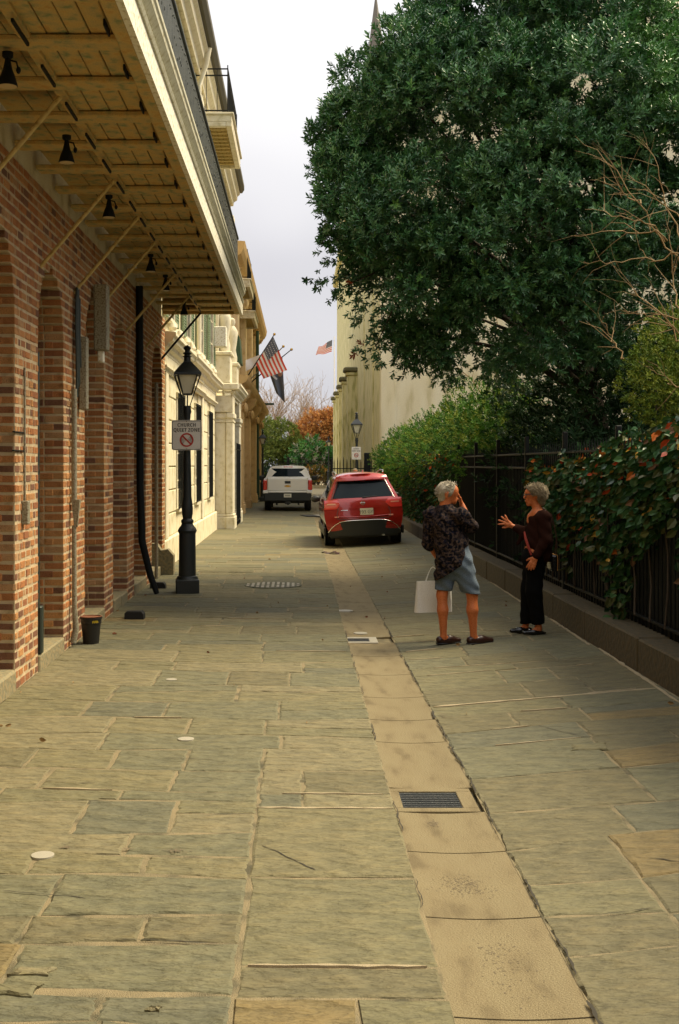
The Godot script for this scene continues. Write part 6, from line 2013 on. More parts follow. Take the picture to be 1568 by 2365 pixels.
func build_pickup() -> void:
	var c := thing("pickup_truck", "off white pickup truck seen from behind further down the alley", "truck", Vector3(-0.48, 0.0, -50.0))
	var tail := [[0.86, 0.55, 0.0], [0.97, 0.62, 0.0], [1.0, 0.80, 0.0], [1.0, 1.0, -0.005], [0.995, 1.25, -0.01], [0.975, 1.36, -0.02], [0.93, 1.375, -0.04]]
	var st := [tail]
	for z in [-0.5, -1.2, -1.92]:
		st.append(tail.map(func(p): return [p[0], p[1], z]))
	put("bed", car_skin(st, 0.0), M.white_car, c)
	var cab := [[0.90, 0.5, -1.95], [0.99, 0.62, -1.95], [1.0, 1.0, -1.95], [0.985, 1.30, -1.95], [0.95, 1.40, -1.97], [0.86, 1.62, -2.06], [0.78, 1.79, -2.15], [0.66, 1.865, -2.22]]
	var cs := [cab]
	for a in [[-2.6, 0.0, 1.0], [-3.4, 0.0, 1.0], [-4.1, 0.75, 1.0], [-4.8, 1.0, 1.0], [-5.6, 1.0, 0.93]]:
		var row := []
		for k in cab.size():
			var p: Array = cab[k]
			var y: float = p[1]
			var hw: float = p[0]
			if k > 3:
				y = lerpf(y, 1.28 + 0.01 * (k - 3), a[1])
				hw = lerpf(hw, 0.94 - 0.05 * (k - 3), a[1])
			row.append([hw * a[2], y, a[0]])
		cs.append(row)
	put("cab", car_skin(cs, 0.03), M.white_car, c)
	var win := []
	for j in 4:
		var row := []
		for i in 9:
			var t := i / 4.0 - 1.0
			var y := 1.42 + 0.345 * j / 3.0
			var hw := lerpf(0.84, 0.70, j / 3.0)
			row.append(Vector3(hw * t, y, lerpf(-1.975, -2.125, j / 3.0) + 0.10 * (1 - t * t) + 0.012))
		win.append(row)
	put("rear_window", Shape.new().sheet(win).mesh(), M.car_glass, c)
	for s in [-1.0, 1.0]:
		put("tail_light", Shape.new().cbox(Vector3(s * 0.925 - 0.085, 0.88, -0.06), Vector3(s * 0.925 + 0.085, 1.30, 0.055), 0.03).mesh(), M.tail_red, c)
		var mr := empty("mirror", c, Vector3(s * 1.16, 1.34, -3.7))
		put("housing", Shape.new().cbox(Vector3(-0.12, -0.1, -0.06), Vector3(0.12, 0.1, 0.06), 0.03).mesh(), M.car_black, mr)
		put("arm", Shape.new().cbox(Vector3(-s * 0.17 - 0.08, -0.06, -0.02), Vector3(-s * 0.17 + 0.06, -0.02, 0.02), 0.008).mesh(), M.car_black, mr)
		for z in [-1.15, -4.75]:
			wheel(c, Vector3(s * 0.84, 0.38, z), 0.38, 0.27, s)
		put("side_glass", Shape.new().sheet([[Vector3(s * 0.965, 1.40, -2.2), Vector3(s * 0.965, 1.40, -3.9)] if s > 0 else [Vector3(s * 0.965, 1.40, -3.9), Vector3(s * 0.965, 1.40, -2.2)], [Vector3(s * 0.805, 1.78, -2.3), Vector3(s * 0.805, 1.78, -3.5)] if s > 0 else [Vector3(s * 0.805, 1.78, -3.5), Vector3(s * 0.805, 1.78, -2.3)]]).mesh(), M.car_glass, c)
		put("tow_hook", Shape.new().cbox(Vector3(s * 0.45 - 0.04, 0.26, -0.3), Vector3(s * 0.45 + 0.04, 0.42, -0.1), 0.01).mesh(), M.car_black, c)
		put("bumper_corner", Shape.new().cbox(Vector3(s * 0.9 - 0.12, 0.74, 0.02), Vector3(s * 0.9 + 0.11, 0.86, 0.16), 0.02).mesh(), M.white_car, c)
	put("tailgate", Shape.new().cbox(Vector3(-0.82, 0.86, 0.06), Vector3(0.82, 1.36, 0.125), 0.025).mesh(), M.white_car, c)
	put("tailgate_top", Shape.new().cbox(Vector3(-0.84, 1.345, -0.05), Vector3(0.84, 1.40, 0.11), 0.02).mesh(), M.white_car, c)
	put("bumper", Shape.new().cbox(Vector3(-0.98, 0.42, -0.1), Vector3(0.98, 0.80, 0.155), 0.04).mesh(), M.car_black, c)
	put("bumper_step", Shape.new().cbox(Vector3(-0.78, 0.775, 0.0), Vector3(0.78, 0.845, 0.165), 0.015).mesh(), M.white_car, c)
	put("chassis", Shape.new().box(Vector3(-0.7, 0.36, -5.2), Vector3(0.7, 0.56, -0.12)).mesh(), M.car_black, c)
	put("axle", Shape.new().tube([Vector3(-0.8, 0.36, -1.15), Vector3(-0.1, 0.36, -1.15), Vector3(0.0, 0.36, -1.15), Vector3(0.1, 0.36, -1.15), Vector3(0.8, 0.36, -1.15)], [0.06, 0.06, 0.16, 0.06, 0.06], 10).mesh(), M.car_black, c)
	put("tow_bar", Shape.new().cbox(Vector3(-0.12, 0.30, -0.2), Vector3(0.12, 0.45, 0.12), 0.02).mesh(), M.car_black, c)
	put("high_brake_light", Shape.new().cbox(Vector3(-0.20, 1.80, -2.16), Vector3(0.20, 1.85, -2.07), 0.015).mesh(), M.tail_red, c)
	put("handle", Shape.new().cbox(Vector3(-0.12, 1.15, 0.126), Vector3(0.12, 1.26, 0.135), 0.004).mesh(), M.car_black, c)
	var em := Shape.new()
	em.prism(PackedVector2Array([Vector2(-0.13, -0.022), Vector2(-0.05, -0.022), Vector2(-0.05, -0.04), Vector2(0.06, -0.04), Vector2(0.06, -0.022), Vector2(0.13, -0.022), Vector2(0.12, 0.022), Vector2(0.05, 0.022), Vector2(0.05, 0.04), Vector2(-0.06, 0.04), Vector2(-0.06, 0.022), Vector2(-0.12, 0.022)]), 0.0, 0.012)
	put("emblem", em.mesh(), M.gold, c, Vector3(0, 1.05, 0.126))
	var pl := put("licence_plate", Shape.new().prism(rounded(0.31, 0.155, 0.012), 0.0, 0.006).mesh(), M.plate, c, Vector3(0.0, 0.66, 0.158))
	var mk := Shape.new()
	for i in 6:
		mk.box(Vector3(-0.11 + i * 0.037, -0.03, 0.007), Vector3(-0.085 + i * 0.037, 0.03, 0.008))
	put("blurred_marks", mk.mesh(), M.pipe_grey, pl)

# ---------------------------------------------------------------- small things by the arcade
func build_small_things() -> void:
	var b := thing("bucket", "black bucket with rusty rim and yellow lettering beside the grey pipe", "bucket", Vector3(-2.25, 0.008, -13.1))
	put("body", Shape.new().lathe([[0.085, 0.0], [0.105, 0.22], [0.112, 0.225], [0.112, 0.27], [0.122, 0.275], [0.122, 0.29], [0.112, 0.29], [0.10, 0.26], [0.09, 0.05]], Vector3.ZERO, 24).mesh(), M.bucket, b)
	put("rim", Shape.new().lathe([[0.113, 0.292], [0.119, 0.300], [0.106, 0.302], [0.104, 0.293]], Vector3.ZERO, 24).mesh(), M.bucket_rust, b)
	var t := Shape.new()
	for i in 7:
		var a := PI * 0.40 - i * 0.085
		var p := Vector3(cos(a) * 0.114, 0.0, sin(a) * 0.114)
		var y := 0.235 + 0.006 * (i % 2)
		t.bar(p + Vector3(0, y, 0), p + Vector3(0.0, y + 0.024, 0), 0.006, 0.003)
		if i % 2 == 0:
			t.bar(p + Vector3(0.0, y, 0), p + Vector3(0.008, y + 0.012, -0.003), 0.004, 0.003)
	put("yellow_marks", t.mesh(), M.yellow_ink, b)
	var at := [[Vector3(-2.06, 0.008, -15.2), "black rubber ramp block by the second dark opening"], [Vector3(-2.2, 0.008, -18.9), "black rubber ramp block near the foot of the lamp post"]]
	for q in at:
		var o := thing("rubber_block", q[1], "block", q[0], "rubber blocks by the doorsteps")
		put("block", Shape.new().prism(PackedVector2Array([Vector2(-0.12, 0), Vector2(0.12, 0), Vector2(0.115, 0.07), Vector2(0.09, 0.10), Vector2(-0.10, 0.10), Vector2(-0.12, 0.08)]), -0.09, 0.09).mesh(), M.rubber, o)
		put("ridges", Shape.new().cbox(Vector3(-0.09, 0.099, -0.06), Vector3(0.08, 0.106, 0.06), 0.003).mesh(), M.car_black, o)
	var d := thing("dark_patch_plate", "made up dark plate for a dark patch in the channel behind the pickup truck", "grate", Vector3(0.42, 0.01, -45.5))  # added dark plate where the channel shows only a dark patch
	put("plate", Shape.new().prism(PackedVector2Array([Vector2(-0.4, 0.5), Vector2(-0.15, -0.7), Vector2(0.35, -0.8), Vector2(0.1, 0.6)]), 0.0, 0.02, Transform3D(Basis(Vector3.RIGHT, -PI / 2), Vector3.ZERO)).mesh(), M.rubber, d)
	put("rim", Shape.new().prism(PackedVector2Array([Vector2(0.12, 0.6), Vector2(0.37, -0.8), Vector2(0.52, -0.75), Vector2(0.3, 0.7)]), 0.0, 0.02, Transform3D(Basis(Vector3.RIGHT, -PI / 2), Vector3.ZERO)).mesh(), M.white_cap, d)
	var rag := thing("dark_rag", "dark crumpled rag lying in the channel before the red car", "rag", Vector3(0.70, -0.01, -26.6))
	var rows := []
	for j in 5:
		var row := []
		for i in 9:
			var u := i / 8.0 - 0.5
			var v := 0.5 - j / 4.0
			row.append(Vector3(u * 0.42, 0.02 + 0.03 * sin(u * 12 + v * 5) * cos(v * 6), -v * 0.22 * (1.0 + 0.5 * sin(u * 5))))
		rows.append(row)
	rows.reverse()
	put("cloth", Shape.new().sheet(rows).mesh(), M.leather, rag)
	# a few dead leaves on the flags
	var sh := Shape.new()
	leaf_into(sh, Vector3.ZERO, Vector3(0, 0, 1), 1.0, 0.5)
	var lm := sh.mesh()
	var lv := thing("fallen_leaves", "scattered dead brown leaves lying on the flagstones", "leaves")
	lv.set_meta("kind", "stuff")
	for i in 46:
		var x := rng.randf_range(-2.35, 2.9)
		var z := rng.randf_range(4.6, 26.0)
		if i < 16: x = rng.randf_range(-2.38, -1.9)
		elif i < 24: x = rng.randf_range(2.7, 3.0)
		var o := put("leaf", lm, M.twig if i % 3 else M.bucket_rust, lv, Vector3(x, gy(x) + 0.016, -z))
		o.rotation = Vector3(rng.randf_range(-0.15, 0.15), rng.randf() * TAU, rng.randf_range(-0.2, 0.2))
		o.scale = Vector3.ONE * rng.randf_range(0.03, 0.07)

# ---------------------------------------------------------------- people
# a skin round bones: each bone is [from, to, radius, radius] or with [.., axis, flattening]; cuts are [normal, distance], what lies beyond is left off
func blob(bones: Array, cell: float, kk: float, cuts := [], ripple := 0.0, into: Shape = null) -> Shape:
	var sh: Shape = into if into else Shape.new()
	var lo := Vector3(1e9, 1e9, 1e9)
	var hi := -lo
	for b in bones:
		var r: float = maxf(b[2], b[3]) + kk * 2 + cell * 2
		for e in [b[0], b[1]]:
			lo = lo.min(e - Vector3.ONE * r)
			hi = hi.max(e + Vector3.ONE * r)
	var nx := int((hi.x - lo.x) / cell) + 2
	var ny := int((hi.y - lo.y) / cell) + 2
	var nz := int((hi.z - lo.z) / cell) + 2
	var acc := PackedFloat32Array()
	acc.resize(nx * ny * nz)
	for b in bones:
		var a: Vector3 = b[0]
		var e: Vector3 = b[1]
		var ra: float = b[2]
		var rb: float = b[3]
		var flat: bool = b.size() > 4
		var ax: Vector3 = b[4] if flat else Vector3.ZERO
		var fl: float = b[5] - 1.0 if flat else 0.0
		var m := maxf(ra, rb) + kk * 5
		var p0 := ((a.min(e) - Vector3.ONE * m - lo) / cell).floor()
		var p1 := ((a.max(e) + Vector3.ONE * m - lo) / cell).ceil()
		var ba := e - a
		if flat: ba += ax * (ba.dot(ax) * fl)
		var bb := maxf(ba.dot(ba), 1e-9)
		for k in range(maxi(0, int(p0.z)), mini(nz, int(p1.z) + 1)):
			for j in range(maxi(0, int(p0.y)), mini(ny, int(p1.y) + 1)):
				var row := (k * ny + j) * nx
				for i in range(maxi(0, int(p0.x)), mini(nx, int(p1.x) + 1)):
					var pa := lo + Vector3(i, j, k) * cell - a
					if flat: pa += ax * (pa.dot(ax) * fl)
					var h := clampf(pa.dot(ba) / bb, 0, 1)
					var d := (pa - ba * h).length() - lerpf(ra, rb, h)
					if d < kk * 5:
						acc[row + i] += exp(-maxf(d, -kk * 20) / kk)
	for k in nz:
		for j in ny:
			for i in nx:
				var q := (k * ny + j) * nx + i
				var val := kk * 6.0
				if acc[q] > 0.0:
					val = -kk * log(acc[q])
					if ripple > 0.0:
						var p := lo + Vector3(i, j, k) * cell
						val += ripple * (sin(p.x * 31 + p.y * 17) * sin(p.y * 23 - p.z * 19 + p.x * 9) + 0.6 * sin(p.y * 52 + p.x * 37 + p.z * 29))
					if not cuts.is_empty():
						var p := lo + Vector3(i, j, k) * cell
						for c in cuts:
							val = maxf(val, p.dot(c[0]) - c[1])
				acc[q] = val
	var index := PackedInt32Array()
	index.resize(nx * ny * nz)
	index.fill(-1)
	var sx := 1
	var sy := nx
	var sz := nx * ny
	var off := [0, sx, sy, sx + sy, sz, sx + sz, sy + sz, sx + sy + sz]
	var pos := [Vector3(0, 0, 0), Vector3(1, 0, 0), Vector3(0, 1, 0), Vector3(1, 1, 0), Vector3(0, 0, 1), Vector3(1, 0, 1), Vector3(0, 1, 1), Vector3(1, 1, 1)]
	var edges := [[0, 1], [2, 3], [4, 5], [6, 7], [0, 2], [1, 3], [4, 6], [5, 7], [0, 4], [1, 5], [2, 6], [3, 7]]
	for k in nz - 1:
		for j in ny - 1:
			for i in nx - 1:
				var q := (k * ny + j) * nx + i
				var s0 := acc[q] < 0.0
				if s0 == (acc[q + off[1]] < 0.0) and s0 == (acc[q + off[2]] < 0.0) and s0 == (acc[q + off[3]] < 0.0) and s0 == (acc[q + off[4]] < 0.0) and s0 == (acc[q + off[5]] < 0.0) and s0 == (acc[q + off[6]] < 0.0) and s0 == (acc[q + off[7]] < 0.0):
					continue
				var sum := Vector3.ZERO
				var n := 0
				for e in edges:
					var va := acc[q + off[e[0]]]
					var vb := acc[q + off[e[1]]]
					if (va < 0.0) != (vb < 0.0):
						sum += pos[e[0]].lerp(pos[e[1]], va / (va - vb))
						n += 1
				var g := Vector3.ZERO
				for c in 8:
					g += (pos[c] - Vector3(0.5, 0.5, 0.5)) * acc[q + off[c]]
				index[q] = sh.v.size()
				sh.v.append(lo + (Vector3(i, j, k) + sum / n) * cell)
				sh.n.append(g.normalized())
				sh.c.append(sh.col)
	for k in range(1, nz - 1):
		for j in range(1, ny - 1):
			for i in range(1, nx - 1):
				var q := (k * ny + j) * nx + i
				var s0 := acc[q] < 0.0
				for ax in 3:
					var st: int = [sx, sy, sz][ax]
					if s0 == (acc[q + st] < 0.0):
						continue
					var u: int = [sy, sz, sx][ax]
					var w: int = [sz, sx, sy][ax]
					var a := index[q - u - w]
					var b := index[q - w]
					var c := index[q]
					var d := index[q - u]
					if a < 0 or b < 0 or c < 0 or d < 0:
						continue
					# the solid lies at q: seen from outside (along +axis) a, b, c, d run counter-clockwise
					if s0:
						sh.ix.append_array(PackedInt32Array([a, c, b, a, d, c]))
					else:
						sh.ix.append_array(PackedInt32Array([a, b, c, a, c, d]))
	return sh

# a hand: wrist, direction to the fingers, direction the palm faces, curl 0..1, spread
func hand_into(sh: Shape, wrist: Vector3, dir: Vector3, palm: Vector3, curl: float, spread: float, thumb_side: float) -> void:
	dir = dir.normalized()
	palm = (palm - dir * palm.dot(dir)).normalized()
	var side := dir.cross(palm).normalized() * thumb_side
	var bones := [[wrist - dir * 0.01, wrist + dir * 0.02, 0.026, 0.026, palm, 1.35], [wrist + dir * 0.02 + side * 0.012, wrist + dir * 0.075 + side * 0.022, 0.022, 0.018, palm, 1.5], [wrist + dir * 0.02 - side * 0.012, wrist + dir * 0.07 - side * 0.022, 0.022, 0.017, palm, 1.5]]
	var ln := [0.072, 0.080, 0.074, 0.058]
	for i in 4:
		var o := 0.030 - i * 0.020
		var p: Vector3 = wrist + dir * (0.078 - absf(i - 1.2) * 0.004) + side * o
		var d := (dir + side * (1.5 - i) * spread).normalized()
		for s in 3:
			d = (d + palm * curl * 0.55).normalized()
			var q: Vector3 = p + d * ln[i] * [0.45, 0.31, 0.24][s]
			bones.append([p, q, 0.0095 - s * 0.0008, 0.0088 - s * 0.0008])
			p = q
	var p := wrist + dir * 0.018 + side * 0.026
	var d := (dir * 0.75 + side * 0.8 + palm * 0.3).normalized()
	for s in 2:
		var q: Vector3 = p + d * [0.040, 0.030][s]
		bones.append([p, q, 0.0115 - s * 0.0015, 0.010 - s * 0.0015])
		p = q
		d = (d + dir * 0.4 + palm * 0.2).normalized()
	blob(bones, 0.0055, 0.004, [], 0.0, sh)

# short locks of hair laid over a scalp: from a centre outwards, swept along flow
func locks(parent: Node3D, m: Material, c: Vector3, r: Vector3, flow: Vector3, keep: Callable, n: int, ln: float, curl: float) -> void:
	var q := RandomNumberGenerator.new()
	q.seed = n
	var sh := Shape.new()
	var made := 0
	while made < n:
		var d := Vector3(q.randfn(), q.randfn(), q.randfn()).normalized()
		if not keep.call(d):
			continue
		made += 1
		var p := c + d * r
		var t := (flow - d * flow.dot(d) + Vector3(q.randfn(), q.randfn(), q.randfn()) * 0.35).normalized()
		var b := d.cross(t)
		var pts := []
		for k in 4:
			var u := k / 3.0
			pts.append(p + t * ln * u * (1.0 - curl * u * 0.4) + d * (0.006 + 0.012 * curl * sin(u * PI)) + b * curl * 0.012 * sin(u * 4.0))
		sh.tube(pts, [0.0035, 0.0042, 0.0035, 0.001], 4, false)
	put("hair_locks", sh.mesh(), m, parent)

func build_people() -> void:
	man()
	woman()
	passer_by()

func man() -> void:
	var o := thing("person", "white haired man in dark patterned shirt and denim shorts, hand raised to his mouth", "person", Vector3(1.71, 0.034, -12.92))
	var V := func(x: float, y: float, z: float) -> Vector3: return Vector3(x, y, z)
	var hf := Vector3(0.95, 0, -0.3)
	var L := Vector3(-0.283, 1.37, -0.13)
	var R := Vector3(0.0, 1.37, 0.12)
	var el := Vector3(0.150, 1.235, -0.02)
	var wr := Vector3(0.045, 1.487, -0.10)
	var el2 := Vector3(-0.30, 1.06, -0.16)
	var wr2 := Vector3(-0.18, 0.88, -0.33)
	var body := Shape.new()
	var trunk := [
		[Vector3(-0.13, 1.27, 0), Vector3(-0.085, 1.08, 0.0), 0.135, 0.145], [Vector3(-0.085, 1.08, 0), Vector3(-0.05, 0.93, 0.0), 0.13, 0.10], [L, R, 0.06, 0.06],
		[Vector3(-0.16, 1.38, 0), Vector3(-0.14, 1.52, -0.005), 0.066, 0.058],
		[R, el, 0.056, 0.043], [el, wr, 0.043, 0.028], [L, el2, 0.055, 0.043], [el2, wr2, 0.042, 0.028],
		[Vector3(-0.12, 0.84, -0.04), Vector3(-0.178, 0.52, -0.01), 0.08, 0.056], [Vector3(0.04, 0.84, 0.04), Vector3(0.138, 0.53, 0.03), 0.08, 0.058],
		[Vector3(-0.178, 0.52, -0.01), Vector3(-0.172, 0.36, 0.012), 0.053, 0.056], [Vector3(-0.172, 0.36, 0.012), Vector3(-0.165, 0.10, 0.015), 0.055, 0.034],
		[Vector3(0.138, 0.53, 0.03), Vector3(0.137, 0.37, 0.052), 0.055, 0.058], [Vector3(0.137, 0.37, 0.052), Vector3(0.150, 0.11, 0.045), 0.057, 0.035],
		[Vector3(-0.17, 0.06, 0.02), Vector3(-0.08, 0.05, -0.03), 0.032, 0.026], [Vector3(0.15, 0.065, 0.045), Vector3(0.25, 0.05, -0.01), 0.032, 0.026]]
	blob(trunk, 0.013, 0.012, [], 0.0, body)
	var hc := Vector3(-0.115, 1.61, -0.005)
	var head := [
		[hc + Vector3(-0.028, 0.025, 0), hc + Vector3(0.035, 0.022, -0.012), 0.084, 0.078], [hc + Vector3(0.04, -0.02, -0.012), hc + Vector3(0.052, -0.075, -0.016), 0.060, 0.044],
		[hc + Vector3(0.055, -0.095, -0.018), hc + Vector3(0.070, -0.102, -0.022), 0.028, 0.022], [hc + Vector3(0.095, 0.012, -0.03), hc + Vector3(0.118, -0.028, -0.037), 0.010, 0.014],
		[hc + Vector3(0.088, 0.028, -0.005), hc + Vector3(0.090, 0.026, -0.05), 0.016, 0.016], [hc + Vector3(0.095, -0.065, -0.02), hc + Vector3(0.096, -0.066, -0.042), 0.013, 0.013],
		[hc + Vector3(-0.022, -0.005, 0.082), hc + Vector3(-0.024, -0.045, 0.078), 0.024, 0.014, Vector3(0, 0, 1), 1.8], [hc + Vector3(-0.02, -0.06, 0), hc + Vector3(-0.03, -0.13, 0.0), 0.058, 0.058]]
	blob(head, 0.006, 0.007, [], 0.0, body)
	hand_into(body, wr, Vector3(-0.30, 0.92, 0.12), Vector3(-0.9, -0.1, 0.1), 0.75, 0.12, -1.0)
	hand_into(body, wr2, Vector3(0.1, -0.95, -0.1), Vector3(0.6, 0.0, -0.6), 0.9, 0.05, 1.0)
	put("body", body.mesh(), M.skin, o)
	var hair := [[hc + Vector3(-0.034, 0.028, 0), hc + Vector3(0.025, 0.030, -0.012), 0.090, 0.082], [hc + Vector3(-0.045, -0.03, 0), hc + Vector3(-0.05, -0.06, 0), 0.072, 0.058], [hc + Vector3(-0.03, 0.02, 0.03), hc + Vector3(0.012, 0.01, 0.045), 0.052, 0.040]]
	put("hair", blob(hair, 0.007, 0.006, [[Vector3(0.9, -0.42, -0.1).normalized(), (hc + Vector3(0.045, 0.012, 0)).dot(Vector3(0.9, -0.42, -0.1).normalized())], [Vector3(0.35, -0.93, 0).normalized(), (hc + Vector3(-0.03, -0.075, 0)).dot(Vector3(0.35, -0.93, 0).normalized())]], 0.002).mesh(), M.hair_white, o)
	locks(o, M.hair_white, hc + Vector3(-0.005, 0.024, -0.004), Vector3(0.115, 0.088, 0.086), Vector3(-0.7, -0.7, 0.1), func(d): return d.x * 0.9 - d.y * 0.45 < 0.32 and d.y > -0.55, 420, 0.035, 0.3)
	put("eye", Shape.new().ball(hc + Vector3(0.088, 0.005, 0.022), Vector3(0.008, 0.007, 0.012), 8, 6).mesh(), M.ink, o)
	# short sleeved shirt, hanging lower at the back
	var sn := Vector3(0.55, -0.835, 0.0).normalized()
	var shirt := [[Vector3(-0.135, 1.28, 0), Vector3(-0.09, 1.08, 0.0), 0.158, 0.168], [Vector3(-0.09, 1.08, 0), Vector3(-0.075, 0.90, 0.01), 0.168, 0.170], [Vector3(-0.085, 0.90, 0.02), Vector3(-0.12, 0.72, 0.02), 0.150, 0.145], [L, R, 0.078, 0.080],
		[R, el.lerp(R, 0.12), 0.086, 0.076], [L, el2.lerp(L, 0.0), 0.082, 0.078], [Vector3(-0.16, 1.40, 0), Vector3(-0.145, 1.46, -0.005), 0.085, 0.074], [Vector3(0.0, 1.10, -0.02), Vector3(-0.01, 0.98, -0.02), 0.10, 0.10]]
	put("shirt", blob(shirt, 0.012, 0.014, [[sn, Vector3(-0.16, 0.735, 0).dot(sn)], [Vector3(-0.15, 1, 0).normalized(), Vector3(-0.15, 1.487, 0).dot(Vector3(-0.15, 1, 0).normalized())]], 0.009).mesh(), M.shirt, o)
	var dn := Vector3(-0.10, -1, 0).normalized()
	var shorts := [[Vector3(-0.04, 1.02, 0), Vector3(-0.03, 0.88, 0), 0.142, 0.155], [Vector3(-0.11, 0.86, -0.03), Vector3(-0.175, 0.50, -0.01), 0.112, 0.088], [Vector3(0.04, 0.86, 0.03), Vector3(0.136, 0.50, 0.03), 0.116, 0.092]]
	put("shorts", blob(shorts, 0.012, 0.014, [[dn, Vector3(0.0, 0.555, 0).dot(dn)]], 0.008).mesh(), M.denim, o)
	for q in [[Vector3(-0.205, 0.045, 0.022), Vector3(0.0, 0.032, -0.075)], [Vector3(0.115, 0.048, 0.055), Vector3(0.345, 0.034, -0.05)]]:
		var a: Vector3 = q[0]
		var b: Vector3 = q[1]
		var s := [[a, a.lerp(b, 0.55), 0.042, 0.046], [a.lerp(b, 0.5), b, 0.046, 0.036, Vector3.UP, 1.15], [a.lerp(b, 0.5) + Vector3(0, 0.022, 0), a.lerp(b, 0.72) + Vector3(0, 0.012, 0), 0.034, 0.03]]
		var cut := Vector3(0.45, 1.0, 0.0).normalized()
		var shoe := put("shoe", blob(s, 0.009, 0.008, [[Vector3.DOWN, -0.004]]).mesh(), M.leather, o)
		put("sole", blob([[a - Vector3(0, 0.035, 0), b - Vector3(0, 0.024, 0), 0.045, 0.042, Vector3.UP, 3.0]], 0.008, 0.005, [[Vector3.DOWN, 0.002]]).mesh(), M.rubber, shoe)
	# the bag hangs from the hidden hand beyond the legs
	var bag := thing("shopping_bag", "white paper shopping bag held behind the man's legs", "bag", o.position + Vector3(-0.235, 0.30, -0.36))
	var rows := []
	for j in 7:
		var v := j / 6.0
		var row := []
		for i in 24:
			var a := TAU * i / 24.0
			var w := 0.205 - 0.015 * v
			var d := 0.055 + 0.02 * (1 - v)
			var cx := signf(cos(a)) * pow(absf(cos(a)), 0.45)
			var cz := signf(sin(a)) * pow(absf(sin(a)), 0.45)
			row.append(Vector3(cx * w + 0.012 * v, v * 0.335 + 0.006 * cx, -cz * d + 0.014 * sin(v * 5 + i * 1.7) * (1 - absf(v - 0.5))))
		rows.append(row)
	var bs := Shape.new().sheet(rows, true)
	bs.cap(rows[0], true)
	put("sack", bs.mesh(), M.bag_white, bag)
	for s in [-1, 1]:
		var pts := []
		for i in 9:
			var t := i / 8.0
			pts.append(Vector3(-0.08 + 0.16 * t, 0.33 + 0.16 * sin(t * PI), s * 0.03 * (1.0 - sin(t * PI))))
		put("handle", Shape.new().tube(pts, [0.004], 5).mesh(), M.bag_white, bag)

